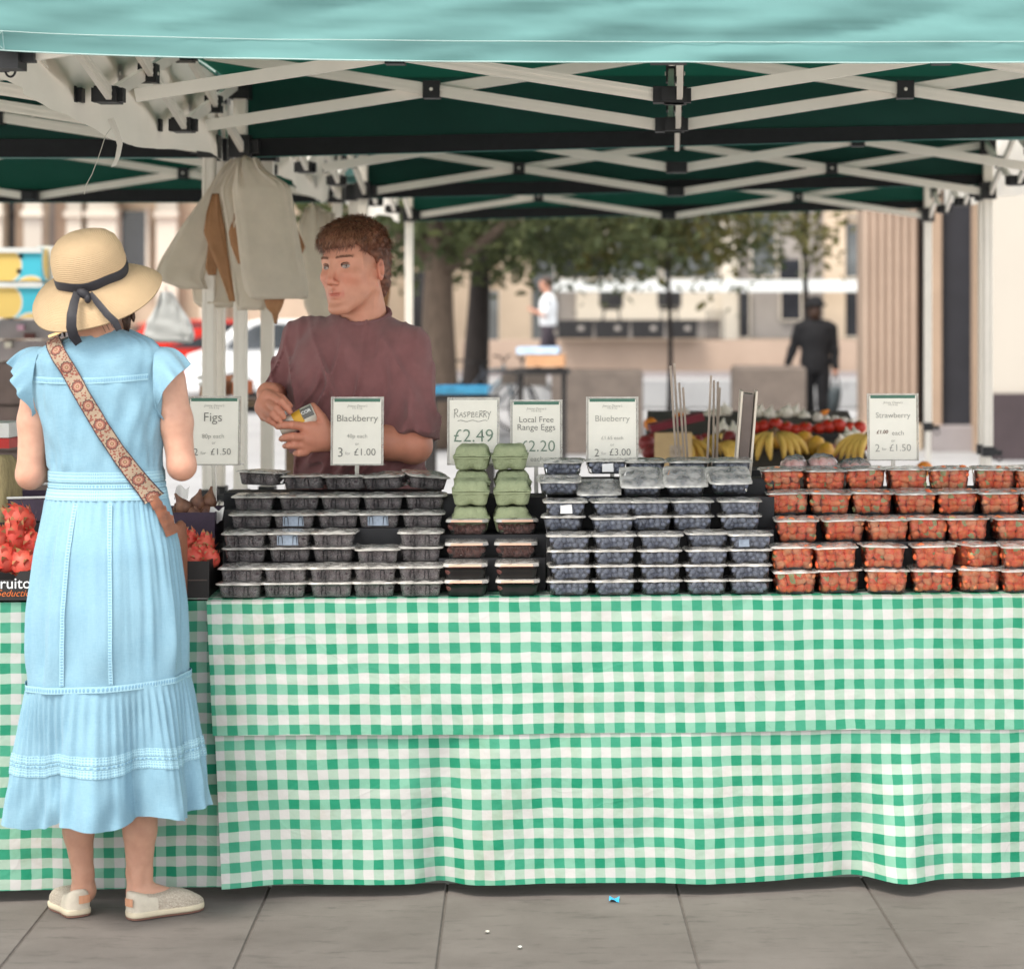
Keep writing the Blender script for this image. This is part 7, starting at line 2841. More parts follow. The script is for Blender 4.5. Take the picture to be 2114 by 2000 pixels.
tag(MB().tube([at(1690, 862, 10.9), at(1702, 852, 10.9), at(1712, 846, 10.9)], [0.014, 0.016, 0.004], 7).build('carrot', M_ORG, None, True), 'orange carrot tip sticking up beside the walker\'s legs', 'carrot')
# tan box with a dark red lid
c = at(1390, 930, 9.62)
bx = thing('cardboard_box', 'open tan cardboard box with a dark red flap on the rear stand', 'box', c - Vector((0, 0, 0.075)))
MB().box((0, 0, 0.075), (0.155, 0.12, 0.15)).build('box_body', mat('tan_card', (0.55, 0.38, 0.20), 0.8, 0.1, 10), bx)
MB().box((0.01, -0.061, 0.06), (0.05, 0.001, 0.08)).build('label', mat('grey_print', (0.42, 0.33, 0.25), 0.8, 0.4, 60), bx)
MB().bar((-0.10, 0.05, 0.165), (0.12, 0.07, 0.215), 0.16, 0.030).build('flap', mat('maroon_card', (0.15, 0.012, 0.022), 0.7, 0.1), bx)
# sign holders and stakes seen edge-on
M_STAKE = mat('weathered_lath', (0.42, 0.34, 0.28), 0.7, 0.2, 10, 0.2, 80, stretch=(6, 6, 1))
for k, (lb, pts) in enumerate((
        ('bundle of upright laths leaning left of the pair, behind the blueberries', (((1384, 755), (1406, 940)), ((1392, 750), (1412, 960)), ((1402, 790), (1425, 965)), ((1410, 800), (1432, 970)))),
        ('bundle of upright laths right of the first, behind the blueberries', (((1468, 775), (1452, 965)), ((1474, 785), (1470, 968)), ((1482, 788), (1478, 968)), ((1486, 800), (1470, 970)))))):
    o = at(pts[0][1][0], 985, 6.9)
    o.z = 0
    root = thing('lath_bundle', lb, 'sticks', o)
    for j, (a, b) in enumerate(pts):
        d = 6.86 + 0.02 * j
        q0 = at(b[0], b[1], d)
        q0.z -= 0.25
        MB().bar(q0, at(a[0], a[1], d), 0.0065, 0.005, (0, 1, 0)).build('lath', M_STAKE, root, origin=o)
a, b = at(1530, 812, 6.8), at(1545, 975, 6.8)
root = thing('board_holder', 'grey board seen nearly edge-on between blueberries and strawberries', 'holder', b)
M_ = Matrix.Rotation(R(4.5), 3, 'Y')
MB().box((a + b) / 2, (0.030, 0.15, (a.z - b.z)), M_).build('board', mat('grey_brown_board', (0.34, 0.28, 0.26), 0.5, 0.15, 10), root, origin=b)
for s in (-1, 1):
    MB().box((a + b) / 2 + Vector((s * 0.021, -0.05, 0)), (0.006, 0.17, (a.z - b.z) + 0.02), M_).build('frame', mat('pale_frame', (0.66, 0.58, 0.48), 0.5, 0.1), root, origin=b)
MB().box(b + Vector((0, 0.02, -0.06)), (0.10, 0.16, 0.14)).build('foot', M_DARKGAP, root, origin=b)


# ---------------------------------------------------------------- street furniture and vehicles
def rb(mb, px0, py0, px1, py1, d, dep, front=0.0):
    """A box whose front face fills the pixel rectangle at distance d."""
    A, B_ = at(px0, py1, d), at(px1, py0, d)
    mb.box(((A.x + B_.x) / 2, d + dep / 2 - front, (A.z + B_.z) / 2), (B_.x - A.x, dep, B_.z - A.z))
    return mb


M_GRAN = mat('brown_granite', (0.145, 0.115, 0.095), 0.7, 0.18, 6, 0.3, 60)
for k, (px0, px1, py, d) in enumerate(((1138, 1326, 765, 26.0), (1512, 1664, 757, 26.5))):
    A, B_ = at(px0, py, d), at(px1, py, d)
    mb = MB()
    w, h_, dp = (B_.x - A.x), A.z, 0.8
    c = Vector(((A.x + B_.x) / 2, d + dp / 2, 0))
    rings = []
    for ins, z in ((0, 0), (0, h_ - 0.03), (0.03, h_)):
        rings.append([c + Vector((sx * (w / 2 - ins), sy * (dp / 2 - ins), z)) for sx, sy in ((-1, -1), (1, -1), (1, 1), (-1, 1))])
    mb.loft(rings, True, True, True)
    tag(mb.build('granite_block', M_GRAN), ('brown granite block in the street behind the eggs sign', 'brown granite block left of the walker in black')[k], 'block', 'granite blocks in the street')


def bicycle(label, x, y, rz, col, flip=1):
    root = thing('bicycle', label, 'bicycle', (x, y, 0), rz, 'parked bicycles')
    Mf = mat('bike_paint_%s' % col[3], col[:3], 0.4, 0.1)
    Mt = mat('tyre_rubber', (0.02, 0.018, 0.018), 0.8)
    Ms = mat('spoke_steel', (0.45, 0.43, 0.42), 0.4, 0.1, metal=0.6)
    for wx_ in (-0.52, 0.52):
        w = MB().tube([(wx_ + 0.33 * math.cos(q), 0, 0.345 + 0.33 * math.sin(q)) for q in [k * math.pi / 18 for k in range(37)]], 0.016, 6, False).build('wheel', Mt, root, True)
        MB().tube([(wx_ + 0.30 * math.cos(q), 0, 0.345 + 0.30 * math.sin(q)) for q in [k * math.pi / 18 for k in range(37)]], 0.008, 5, False).build('rim', Ms, w, True)
        sp = MB()
        for k in range(12):
            q = k * math.pi / 6
            sp.tube([(wx_, 0, 0.345), (wx_ + 0.3 * math.cos(q), 0, 0.345 + 0.3 * math.sin(q))], 0.003, 3)
        sp.build('spokes', Ms, w)
    fr = MB()
    for a, b in (((-0.52, 0.345), (-0.05, 0.32)), ((-0.52, 0.345), (-0.16, 0.82)), ((-0.05, 0.32), (-0.18, 0.90)), ((-0.16, 0.80), (0.36, 0.84)), ((-0.05, 0.32), (0.37, 0.76)), ((0.35, 0.90), (0.52, 0.345))):
        fr.tube([(a[0], 0, a[1]), (b[0], 0, b[1])], 0.018, 6)
    fr.build('frame', Mf, root, True)
    MB().tube([(0.33, -0.28, 1.02), (0.36, -0.1, 1.0), (0.35, 0, 0.93), (0.36, 0.1, 1.0), (0.33, 0.28, 1.02)], 0.014, 6).build('handlebar', Mt, root, True)
    MB().loft([[(-0.32, 0.07, 0.93), (-0.32, -0.07, 0.93), (-0.32, -0.05, 0.96), (-0.32, 0.05, 0.96)], [(-0.06, 0.02, 0.94), (-0.06, -0.02, 0.94), (-0.06, -0.015, 0.96), (-0.06, 0.015, 0.96)]], True, True, True).build('saddle', Mt, root)
    MB().tube([(-0.05, 0.06, 0.32), (0.05, 0.08, 0.2)], 0.012, 5).build('pedal', Mt, root)
    MB().box((0.52, 0, 0.74), (0.28, 0.26, 0.2)).build('basket', mat('basket_wire', (0.22, 0.18, 0.15), 0.7, 0.3, 40), root)
    return root


bicycle('parked bicycle with its front wheel behind the raspberry sign', at(1020, 800, 30).x, 30.2, R(14), (0.10, 0.11, 0.13, 'a'))
bicycle('second parked bicycle against the dark tree trunk', at(985, 800, 31).x, 31.4, R(-20), (0.06, 0.16, 0.22, 'b'))

M_CAR_RED = mat('red_car_paint', (0.55, 0.030, 0.020), 0.25, 0.06, 3)
M_CAR_WHITE = mat('white_car_paint', (0.74, 0.74, 0.74), 0.3, 0.04, 3)
M_CAR_GLASS = mat('car_glass', (0.03, 0.035, 0.04), 0.08, 0.1, spec=0.8)
M_TYRE = mat('car_tyre', (0.015, 0.015, 0.016), 0.8)
M_HUB = mat('wheel_rim', (0.40, 0.40, 0.41), 0.35, 0.1, metal=0.7)
M_LAMPR = mat('tail_lamp', (0.45, 0.02, 0.02), 0.2)
M_LAMPW = mat('head_lamp', (0.8, 0.8, 0.78), 0.15)


def car(label, loc, rz, paint, van=False):
    root = thing('parked_car', label, 'van' if van else 'car', loc, rz, 'vehicles parked in the street')
    W = 0.86
    if van:
        prof = [(-2.3, 0.35), (-2.35, 0.7), (-2.3, 1.85), (-2.15, 2.0), (0.9, 2.02), (1.35, 1.85), (1.85, 1.15), (2.3, 1.0), (2.38, 0.6), (2.3, 0.35)]
        gl = [(1.02, 1.80), (1.38, 1.76), (1.78, 1.20), (1.02, 1.20)]
        gl2 = None
    else:
        prof = [(-2.05, 0.35), (-2.1, 0.62), (-2.05, 0.92), (-1.75, 1.02), (-1.25, 1.42), (-0.9, 1.50), (0.25, 1.50), (0.55, 1.42), (1.05, 1.0), (1.85, 0.86), (2.05, 0.7), (2.08, 0.45), (2.0, 0.33)]
        gl = [(-1.15, 1.38), (-0.85, 1.44), (0.2, 1.44), (0.45, 1.38), (0.85, 1.02), (-1.45, 1.02)]
    rings = []
    for y, k, dz_ in ((-W, 0.965, 0.0), (-W + 0.06, 1.0, 0.0), (W - 0.06, 1.0, 0.0), (W, 0.965, 0.0)):
        rings.append([(x * k, y * (0.9 if z > 1.1 else 1.0), 0.33 + (z - 0.33) * (0.985 if k < 1 else 1.0)) for x, z in prof])
    MB().loft(rings, True, True, True).build('body', paint, root)
    for s in (-1, 1):
        yy = s * (W * 0.9 + 0.012)
        MB().add([(x, yy + (0.0 if z > 1.1 else s * 0.06), z) for x, z in gl], [tuple(range(len(gl)))]).build('side_window', M_CAR_GLASS, root)
        for wx_ in (-1.3, 1.3):
            w = MB().lathe([(0.02, -0.1), (0.30, -0.1), (0.325, -0.06), (0.325, 0.06), (0.30, 0.1), (0.02, 0.1)], seg=20, M=Matrix.Rotation(R(90), 3, 'X'), c=(wx_, s * (W - 0.06), 0.325)).build('wheel', M_TYRE, root, True)
            MB().lathe([(0.01, 0.0), (0.2, 0.0)], seg=14, M=Matrix.Rotation(R(90), 3, 'X'), c=(wx_, s * (W + 0.045), 0.325)).build('rim', M_HUB, w)
        MB().box((2.03 if not van else 2.33, s * 0.62, 0.72), (0.08, 0.3, 0.14)).build('headlight', M_LAMPW, root)
        MB().box((-2.07 if not van else -2.33, s * 0.68, 0.80 if not van else 1.1), (0.06, 0.18, 0.2 if not van else 0.5)).build('tail_light', M_LAMPR, root)
        MB().box((0.62 if not van else 1.5, s * (W + 0.07), 1.05 if not van else 1.3), (0.1, 0.14, 0.12)).build('mirror', paint, root)
    if not van:
        MB().add([(0.60, -0.66, 1.40), (0.60, 0.66, 1.40), (1.03, 0.74, 1.025), (1.03, -0.74, 1.025)], [(0, 1, 2, 3)]).build('windscreen', M_CAR_GLASS, root)
        MB().add([(-1.30, -0.66, 1.40), (-1.30, 0.66, 1.40), (-1.74, 0.74, 1.045), (-1.74, -0.74, 1.045)], [(3, 2, 1, 0)]).build('rear_window', M_CAR_GLASS, root)
    return root


car('red car parked beyond the woman\'s right shoulder', (at(360, 700, 40).x, 40.0, 0), R(200), M_CAR_RED)
car('white car parked between the tent posts and the stallholder\'s arm', (at(640, 700, 38).x, 38.5, 0), R(10), M_CAR_WHITE)
car('white van parked behind the hanging bags', (at(560, 700, 47).x, 48.0, 0), R(182), M_CAR_WHITE, True)

# fruit boxes, crates and trays stacked at the left edge
M_BOXBLUE = bpy.data.materials.new('printed_fruit_box')
M_BOXBLUE.use_nodes = True
n_, l_ = M_BOXBLUE.node_tree.nodes, M_BOXBLUE.node_tree.links
tcn = n_.new('ShaderNodeTexCoord')
von = n_.new('ShaderNodeTexVoronoi')
von.inputs['Scale'].default_value = 4.2
l_.new(tcn.outputs['Object'], von.inputs['Vector'])
rpn = n_.new('ShaderNodeValToRGB')
rpn.color_ramp.interpolation = 'CONSTANT'
el = rpn.color_ramp.elements
el[0].color = (0.80, 0.56, 0.16, 1)
el[1].position = 0.42
el[1].color = (0.74, 0.70, 0.58, 1)
e2 = el.new(0.46)
e2.color = (0.06, 0.52, 0.68, 1)
l_.new(von.outputs['Distance'], rpn.inputs['Fac'])
l_.new(rpn.outputs[0], n_['Principled BSDF'].inputs['Base Color'])
M_CRATEG = mat('grey_crate', (0.30, 0.26, 0.26), 0.7, 0.15, 8)
M_CRATEW = mat('white_crate', (0.72, 0.73, 0.72), 0.6, 0.05, 8)
M_CRATEB = mat('brown_crate', (0.13, 0.095, 0.085), 0.8, 0.2, 8)


def crate(name, label, cat_, px0, py0, px1, py1, d, dep, m, rim=None, group=None, holes=0):
    A, B_ = at(px0, py1, d), at(px1, py0, d)
    w, h_ = B_.x - A.x, B_.z - A.z
    root = thing(name, label, cat_, ((A.x + B_.x) / 2, d + dep / 2, A.z), 0, group)
    MB().box((0, -dep / 2 + 0.006, h_ / 2), (w, 0.012, h_)).build('front', m, root)
    MB().box((0, dep / 2 - 0.006, h_ / 2), (w, 0.012, h_)).build('back', m, root)
    for s in (-1, 1):
        MB().box((s * (w / 2 - 0.006), 0, h_ / 2), (0.011, dep - 0.026, h_ - 0.002)).build('side', m, root)
    MB().box((0, 0, 0.008), (w - 0.03, dep - 0.03, 0.012)).build('bottom', m, root)
    if rim:
        MB().box((0, -dep / 2 - 0.004, h_ - 0.012), (w + 0.012, 0.02, 0.028)).build('rim', rim, root)
    for k in range(holes):
        MB().box((w * (0.30 - 0.02 * k), -dep / 2 - 0.002, h_ * (0.75 - 0.45 * k)), (0.022, 0.004, 0.022)).build('hand_hole', M_DARKGAP, root)
    return root


crate('fruit_box', 'upper blue and yellow printed fruit box left of the straw hat', 'box', -120, 512, 84, 580, 12.6, 0.4, M_BOXBLUE, M_CRATEW, 'blue printed fruit boxes', 2)
crate('fruit_box', 'lower blue and yellow printed fruit box left of the straw hat', 'box', -120, 584, 86, 656, 12.6, 0.4, M_BOXBLUE, M_CRATEW, 'blue printed fruit boxes', 0)
crate('white_crate', 'narrow white crate standing beside the blue fruit boxes', 'crate', 76, 508, 108, 586, 12.75, 0.4, M_CRATEW)
crate('white_crate', 'wider white crate under the narrow one, behind the hat brim', 'crate', 74, 590, 125, 656, 12.75, 0.4, M_CRATEW)
for k, (y0, y1, m) in enumerate(((660, 700, M_CRATEG), (704, 745, M_CRATEG), (749, 835, M_CRATEB), (839, 930, M_CRATEB))):
    crate('market_crate', '%s crate in the stack below the blue fruit boxes, %s down' % (('grey', 'grey', 'brown', 'brown')[k], ORD[k]), 'crate', -110, y0, 122, y1, 12.7, 0.45, m, None, 'crates below the fruit boxes')
A = at(0, 932, 12.7)
crate('market_crate', 'large dark crate at the bottom of the left stack', 'crate', -110, 934, 122, 660 + H * F / 12.7 - 2, 12.7, 0.45, M_CRATEB, None, 'crates below the fruit boxes')
for k, (px, py, w, c) in enumerate(((42, 676, 14, (0.62, 0.36, 0.45)), (60, 694, 22, (0.10, 0.03, 0.025)), (16, 712, 14, (0.66, 0.60, 0.50)))):
    mb = rb(MB(), px - w / 2, py - 6, px + w / 2, py + 6, 12.68, 0.03)
    tag(mb.build('crate_label', mat('clabel%d' % k, c, 0.6)), ('pink paper label on the upper grey crate', 'dark slot card on the grey crates', 'cream paper label on the second grey crate')[k], 'label')
# trays of orange goods between woman and posts
crate('fruit_tray', 'brown cardboard tray above the figs sign', 'tray', 412, 790, 466, 818, 11.6, 0.4, mat('card_tray', (0.50, 0.27, 0.14), 0.8, 0.1, 8))
crate('fruit_tray', 'orange tray above the figs sign, on the brown one', 'tray', 418, 778, 464, 789, 11.6, 0.4, mat('orange_tray', (0.66, 0.25, 0.10), 0.7, 0.1, 8))
crate('fruit_tray', 'bright orange tray between the white tent posts', 'tray', 480, 788, 500, 816, 11.5, 0.3, mat('bright_orange', (0.75, 0.16, 0.03), 0.6, 0.1, 8))
for k, (px0, py0, px1, py1) in enumerate(((408, 776, 440, 784), (410, 790, 444, 797), (478, 780, 502, 790))):
    mb = rb(MB(), px0, py0, px1, py1, 11.55, 0.05)
    tag(mb.build('paper_pad', M_TISSUE), ('white paper pad on the orange tray above the figs sign', 'white paper pad on the brown tray above the figs sign', 'white paper over the bright orange tray')[k], 'paper')
A = at(455, 820, 11.8)
rt = thing('trestle_table', 'low trestle table under the trays behind the figs sign', 'table', (A.x, 11.8, 0))
MB().box((0, 0, A.z - 0.022), (0.9, 0.6, 0.03)).build('tabletop', M_WOOD, rt)
for sx in (-0.4, 0.4):
    for sy in (-0.25, 0.25):
        MB().box((sx, sy, (A.z - 0.04) / 2), (0.05, 0.05, A.z - 0.04)).build('leg', M_WOOD, rt)
# white carrier bag hanging beyond the woman's shoulder
HOOK = at(343, 585, 13.0)
hang_bag('carrier_bag', 'white plastic carrier bag hanging beyond the woman\'s right shoulder', [(604, 334, 352, 0), (632, 322, 372, 0), (664, 304, 392, 0), (692, 296, 402, 0), (706, 306, 396, 0)], 13.0, mat('white_polythene', (0.62, 0.63, 0.62), 0.35, 0.05, 12, trans=0.3), 0.05, None, 23, 0.02)
crate('fruit_tray', 'brown cardboard tray with blue rim on the cart by the bicycles', 'tray', 1086, 733, 1164, 757, 21.0, 0.5, mat('card_tray', (0.5, 0.27, 0.14), 0.8), None)
crate('fruit_tray', 'pale blue tray lying on the brown tray by the bicycles', 'tray', 1066, 717, 1152, 731, 21.0, 0.5, mat('paleblue_tray', (0.45, 0.58, 0.74), 0.6, 0.2, 8))
A = at(1118, 760, 21.2)
rt = thing('hand_cart', 'dark cart carrying the trays by the bicycles', 'cart', (A.x, 21.3, 0))
MB().box((0, 0, A.z - 0.03), (0.5, 0.5, 0.05)).build('deck', M_CARTON, rt)
for sx in (-0.2, 0.2):
    for sy in (-0.2, 0.2):
        MB().box((sx, sy, (A.z - 0.06) / 2 + 0.05), (0.03, 0.03, A.z - 0.16)).build('upright', M_CARTON, rt)
    MB().lathe([(0.01, -0.02), (0.07, -0.02), (0.07, 0.02), (0.01, 0.02)], seg=12, M=Matrix.Rotation(R(90), 3, 'Y'), c=(sx, 0, 0.07)).build('wheel', M_TYRE, rt)
crate('blue_crate', 'bright blue plastic crate rim behind the raspberry sign', 'crate', 890, 798, 1006, 814, 15.4, 0.4, mat('blue_plastic', (0.05, 0.26, 0.44), 0.4, 0.25, 12))
A = at(950, 816, 15.6)
rt = thing('trestle_table', 'small table under the blue crate', 'table', (A.x, 15.6, 0))
MB().box((0, 0, A.z - 0.02), (0.5, 0.5, 0.03)).build('tabletop', M_CARTON, rt)
for sx in (-0.2, 0.2):
    for sy in (-0.2, 0.2):
        MB().box((sx, sy, (A.z - 0.036) / 2), (0.04, 0.04, A.z - 0.036)).build('leg', M_CARTON, rt)


# ---------------------------------------------------------------- trees
M_BARK = mat('bark', (0.105, 0.075, 0.055), 0.9, 0.3, 6, 0.6, 14, stretch=(4, 4, 1))
M_BARKD = mat('bark_dark', (0.028, 0.022, 0.020), 0.9, 0.3, 6, 0.6, 14, stretch=(4, 4, 1))
M_LEAF = mat('leaves', (0.035, 0.055, 0.022), 0.65, 0.4, 1.2, col2=(0.105, 0.115, 0.040), trans=0.35)
M_LEAF2 = mat('leaves_yellowing', (0.06, 0.075, 0.025), 0.65, 0.4, 1.2, col2=(0.20, 0.17, 0.05), trans=0.35)


def tree(label, px, d, rad, bark, leaf, zlow, ztop, spread, ncl, seed, lean=0.0, cx=0.0):
    rr = random.Random(seed)
    x = (px - PX0) / F * d
    root = thing('street_tree', label, 'tree', (x, d, 0))
    mb = MB()
    pts = [(lean * t * 2 + 0.05 * math.sin(t * 5 + seed), 0.05 * math.sin(t * 4), t * 4.6) for t in [k / 9 for k in range(10)]]
    mb.tube(pts, [rad * (1.35 - 0.95 * min(1, (k / 9) * 1.1)) if k else rad * 1.6 for k in range(10)], 12)
    tips = []
    for k in range(13):
        a = k * 2.4 + rr.uniform(-.3, .3)
        z0 = rr.uniform(1.9, 4.0)
        L = rr.uniform(0.55, 1.0) * spread
        q0 = Vector((lean * z0 / 2.3, 0, z0))
        q2 = q0 + Vector((math.cos(a) * L, math.sin(a) * L, rr.uniform(0.2, 1.4)))
        q1 = (q0 + q2) / 2 + Vector((0, 0, 0.3))
        mb.tube([q0, q1, q2], [rad * 0.4, rad * 0.25, rad * 0.08], 6)
        tips.append((q1, q2))
    mb.build('trunk', bark, root, True)
    cr = MB()
    for c in range(ncl):
        a = rr.uniform(0, 2 * math.pi)
        rr_ = spread * math.sqrt(rr.random())
        zc = lerp(zlow, ztop, rr.random() ** 1.5) + 0.45 * (rr_ / spread) ** 2 * rr.uniform(-0.6, 1.0)
        c0 = Vector((cx + rr_ * math.cos(a), 0.9 * rr_ * math.sin(a), zc))
        n = rr.randint(9, 20)
        cs = rr.uniform(0.16, 0.42)
        for k in range(n):
            p = c0 + Vector((rr.gauss(0, cs * 0.6), rr.gauss(0, cs * 0.6), rr.gauss(-0.05, cs * 0.6)))
            s_ = rr.uniform(0.045, 0.095)
            e = Euler((rr.uniform(-.9, .9) + 0.5, rr.uniform(-.9, .9), rr.uniform(0, 6.3))).to_matrix()
            cr.add([p + e @ Vector(v) * s_ for v in ((0, -1, 0), (0.55, -0.2, 0.1), (0.35, 0.7, 0.0), (0, 1.15, -0.15), (-0.35, 0.7, 0.0), (-0.55, -0.2, 0.1))], [(0, 1, 2, 3), (0, 3, 4, 5)])
    cr.build('crown', leaf, root)
    return root


tree('brown-trunked street tree behind the stallholder\'s shoulder', 912, 27.0, 0.185, M_BARK, M_LEAF, 2.35, 6.0, 2.6, 470, 3, cx=0.5)
tree('dark-trunked street tree right of the brown one', 984, 30.5, 0.15, M_BARKD, M_LEAF, 2.25, 6.5, 2.9, 500, 5, cx=1.1)
tree('slender tree above the walker in black', 1668, 33.0, 0.045, M_BARKD, M_LEAF2, 2.55, 5.0, 0.75, 42, 8, cx=-0.2)
tree('thin young tree with hanging twigs right of the middle', 1376, 29.0, 0.028, M_BARKD, M_LEAF2, 2.42, 5.2, 1.1, 110, 13, cx=0.1)

# ---------------------------------------------------------------- buildings across the street
M_STONE = mat('cream_stone', (0.52, 0.415, 0.31), 0.85, 0.10, 1.2, 0.15, 20)
M_STONE_L = mat('pale_stone', (0.62, 0.56, 0.47), 0.85, 0.06, 1.2, 0.1, 20)
M_STONE_P = mat('pink_stone', (0.40, 0.30, 0.235), 0.85, 0.08, 1.5, 0.1, 20)
M_STONE_T = mat('tan_stone', (0.40, 0.29, 0.21), 0.85, 0.12, 1.5, 0.1, 20)
M_RENDER = mat('white_render', (0.47, 0.425, 0.365), 0.85, 0.03, 0.8)
M_GREYW = mat('grey_wall', (0.27, 0.245, 0.225), 0.85, 0.15, 1.2)
M_DARKW = mat('dark_window', (0.022, 0.024, 0.030), 0.15, 0.3, 2, spec=0.6)
M_GLASSG = mat('pale_window', (0.12, 0.13, 0.135), 0.12, 0.3, 2, spec=0.6)
M_WHITEP = mat('white_paint', (0.70, 0.73, 0.72), 0.6, 0.03, 4)
M_BLACKP = mat('black_paint', (0.018, 0.017, 0.018), 0.6, 0.2, 4)
M_DOOR = mat('charcoal_door', (0.024, 0.024, 0.030), 0.55, 0.15, 3)
M_KERB = mat('kerb_stone', (0.30, 0.27, 0.27), 0.85, 0.1, 2)

ts_ = MB()
rb(ts_, -900, 786, 1800, 842, 39.2, 12.0)
tag(ts_.build('terrace_pavement', M_ROAD), kind='structure', label='raised pavement in front of the cafe building')
kb = MB()
rb(kb, -900, 768, 1800, 785, 41.3, 0.3)
tag(kb.build('kerb', M_KERB), kind='structure', label='grey kerb at the foot of the terrace wall')

cd_ = 47.0
caf = thing('cafe_building', 'cream stone cafe building across the street behind the trees', 'building', (at(1250, 700, cd_).x, cd_, 0))
CO = caf.location


def cb_(nm, m, px0, py0, px1, py1, dep=0.1, front=0.0, par=None, d=cd_):
    return rb(MB(), px0, py0, px1, py1, d, dep, front).build(nm, m, par or caf, origin=CO)


cb_('wall', M_STONE, 560, -250, 1810, 812, 0.5)
cb_('plinth', M_STONE_P, 1000, 698, 1800, 790, 1.2, 5.3)
cb_('grey_bay', M_GREYW, 1146, 430, 1490, 698, 0.05, 0.06)
cb_('cream_panel', M_STONE_L, 1190, 604, 1490, 660, 0.06, 0.14)
cb_('fascia', M_WHITEP, 1148, 580, 1785, 603, 0.3, 0.9)
cb_('pilaster', M_STONE_L, 1488, 430, 1522, 700, 0.25, 0.26)
cb_('pilaster', M_STONE, 1034, 430, 1098, 726, 0.25, 0.26)
cb_('grey_bay', M_GREYW, 1524, 430, 1700, 698, 0.05, 0.06)
cb_('pilaster', M_STONE, 1700, 430, 1744, 700, 0.2, 0.21)
for k, (px0, py0, px1, py1, m) in enumerate(((1744, 462, 1777, 572, M_GLASSG), (1744, 604, 1777, 694, M_DARKW), (1608, 536, 1652, 578, M_DARKW), (1150, 440, 1250, 575, M_DARKW), (1260, 440, 1360, 575, M_GLASSG), (1370, 440, 1480, 575, M_GLASSG), (1526, 606, 1546, 696, M_DARKW), (1612, 604, 1652, 660, M_DARKW), (1006, 600, 1030, 705, M_GLASSG), (1100, 470, 1145, 700, M_GLASSG), (700, 470, 780, 690, M_DARKW), (850, 560, 905, 760, M_DARKW), (1552, 440, 1600, 570, M_GLASSG))):
    w = cb_('window', m, px0, py0, px1, py1, 0.04, 0.12)
    fw = 3
    for nm_, a_ in (('frame', (px0 - fw, py0 - fw, px0, py1 + fw)), ('frame', (px1, py0 - fw, px1 + fw, py1 + fw)), ('sill', (px0 - fw, py1, px1 + fw, py1 + fw))):
        rb(MB(), *a_, cd_, 0.05, 0.15).build(nm_, M_STONE_L, w, origin=CO)
# arch over the narrow right-hand window
mb = MB()
cA = at(1760, 466, cd_)
mb.tube([cA + Vector((0.17 * math.cos(q), -0.15, 0.17 * math.sin(q))) for q in [math.pi * k / 10 for k in range(11)]], 0.03, 5)
mb.build('window_arch', M_GREYW, caf, origin=CO)
for k in range(6):
    cb_('railing_post', M_BLACKP, 1450 + 6 * k, 640 + (k % 2) * 4, 1452 + 6 * k, 700, 0.03, 5.2)
for k, (px0, px1) in enumerate(((1152, 1225), (1228, 1300), (1303, 1372), (1375, 1440))):
    d = 41.6
    A, B_ = at(px0, 698, d), at(px1, 661, d)
    root = thing('planter', 'black planter box on the terrace wall, %s from the left' % ORD[k], 'planter', ((A.x + B_.x) / 2, d, A.z), 0, 'black planters on the terrace')
    w, h_ = B_.x - A.x, B_.z - A.z
    MB().loft([[(-w / 2 + .02, -.2, 0), (w / 2 - .02, -.2, 0), (w / 2 - .02, .2, 0), (-w / 2 + .02, .2, 0)], [(-w / 2, -.22, h_), (w / 2, -.22, h_), (w / 2, .22, h_), (-w / 2, .22, h_)]], True, True, True).build('trough', M_BLACKP, root)
    MB().box((0.1, -0.225, h_ * 0.55), (0.10, 0.01, 0.08)).build('badge', M_GREYW, root)
for k, px in enumerate((1262, 1382)):
    d = 42.6
    A = at(px, 698, d)
    root = thing('bar_stool', 'black bar stool with rounded back, %s one on the terrace' % ('left', 'right')[k], 'stool', (A.x, d, A.z), 0, 'stools on the terrace')
    hs = (698 - 640) / F * d
    MB().lathe([(0.02, hs), (0.19, hs), (0.20, hs + 0.05), (0.02, hs + 0.06)], seg=14).build('seat', M_BLACKP, root)
    bk = MB()
    bk.loft([[(0.22 * math.cos(q), -0.12 - 0.10 * math.sin(q), hs + z) for q in [math.pi * j / 10 for j in range(11)]] for z in (0.06, 0.22, 0.33)], False)
    bk.build('backrest', M_BLACKP, root, True)
    for sx in (-1, 1):
        for sy in (-1, 1):
            MB().tube([(sx * 0.13, sy * 0.13, hs), (sx * 0.2, sy * 0.2, 0)], 0.015, 5).build('leg', M_BLACKP, root)

# right-hand building: fluted stone corner, dark doorway, white wall
rd = 25.0
rbuild = thing('corner_building', 'pale building at right with fluted stone column and dark doorway', 'building', (at(2000, 900, rd).x, rd, 0))
RO = rbuild.location


def rbx(nm, m, px0, py0, px1, py1, dep, front=0.0, d=rd):
    return rb(MB(), px0, py0, px1, py1, d, dep, front).build(nm, m, rbuild, origin=RO)


GY = lambda d: PY0 + H * F / d + 1
rbx('wall', M_RENDER, 2046, -500, 2700, 812, 0.6)
rbx('plinth', mat('dark_plinth', (0.05, 0.035, 0.038), 0.7, 0.15, 3), 2046, 812, 2700, GY(rd), 0.68, 0.06)
d2 = 27.0
mb = MB()
A, B_ = at(1782, 900, d2), at(1896, 900, d2)
nf = 7
rings = []
pts = [(A.x, d2 + 0.9)]
for k in range(nf * 6 + 1):
    t = k / (nf * 6)
    fl = 0.05 * abs(math.sin(t * nf * math.pi))
    pts.append((lerp(A.x, B_.x, t), d2 + 0.05 - fl))
pts.append((B_.x, d2 + 0.9))
mb.loft([[Vector((x, y, z)) for x, y in pts] for z in (0.28, 7.5)], True, True, True)
mb.build('fluted_column', M_STONE_P, rbuild, origin=RO)
rbx('column_base', M_STONE, 1776, GY(d2) - 52, 1902, GY(d2), 0.9, 0.08, d2)
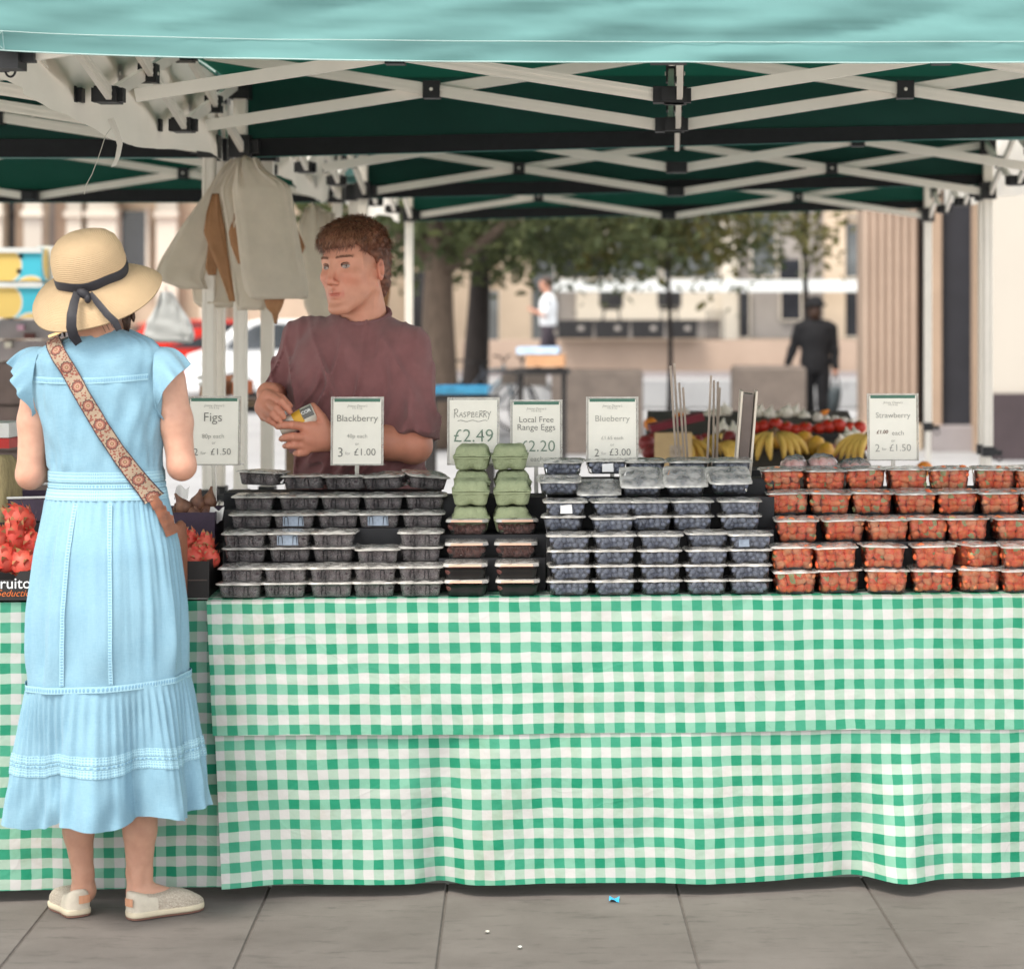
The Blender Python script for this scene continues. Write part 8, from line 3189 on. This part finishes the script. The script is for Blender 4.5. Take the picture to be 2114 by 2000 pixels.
rbx('door_frame', M_STONE_T, 1912, -400, 1944, GY(d2), 0.3, 0.0, d2)
rbx('door', M_DOOR, 1944, -400, 2012, 880, 0.2, -0.1, d2)
rbx('back_wall', M_DOOR, 1890, -400, 2060, GY(d2 + 1), 0.2, 0, d2 + 1.0)
rbx('door_step', M_KERB, 1925, 881, 2015, GY(d2 - 0.4), 0.5, 0.0, d2 - 0.4)
rbx('pilaster', M_STONE_T, 2012, -400, 2032, GY(26.4), 0.3, 0, 26.4)
rbx('recess', M_DOOR, 2032, -400, 2050, 905, 0.2, 0, 26.2)

# left-hand building with pilasters and a tall dark window
ld = 36.0
lbuild = thing('terrace_house', 'sunlit cream building at left with pilasters and a tall dark window', 'building', (at(250, 900, ld + 6).x, ld + 6, 0))
LO = lbuild.location


def lbx(nm, m, px0, py0, px1, py1, dep, front=0.0, d=ld + 6, par=None):
    return rb(MB(), px0, py0, px1, py1, d, dep, front).build(nm, m, par or lbuild, origin=LO)


ly = GY(ld + 6)
lbx('wall', M_STONE, -900, -300, 760, ly, 0.6)
for px0, px1, m, f in ((-40, 20, M_STONE_L, 0.5), (36, 64, M_STONE_T, 0.16), (68, 104, M_RENDER, 0.6), (118, 146, M_STONE_T, 0.16), (146, 176, M_STONE_L, 0.3), (190, 250, M_STONE_L, 0.35), (330, 372, M_STONE_L, 0.3), (420, 470, M_STONE_L, 0.3)):
    c_ = lbx('pilaster', m, px0, -300, px1, ly, 0.2, f)
    if f > 0.2:
        rb(MB(), px0 - 4, 438, px1 + 4, 450, ld + 6, 0.2, f + 0.08).build('capital', M_STONE_L, c_, origin=LO)
w = lbx('window', M_DARKW, 254, 436, 306, 600, 0.05, 0.12)
for a_ in ((248, 430, 254, 606), (306, 430, 312, 606)):
    rb(MB(), *a_, ld + 6, 0.12, 0.2).build('frame', M_STONE_L, w, origin=LO)
lbx('window', M_DARKW, 22, 380, 34, 700, 0.05, 0.12)
lbx('window', M_GREYW, 106, 380, 116, 700, 0.05, 0.12)
lbx('lintel', M_STONE_L, 240, 402, 322, 420, 0.2, 0.5)
lbx('string_course', M_STONE_L, -900, 360, 760, 372, 0.3, 0.65)

texts_to_mesh()
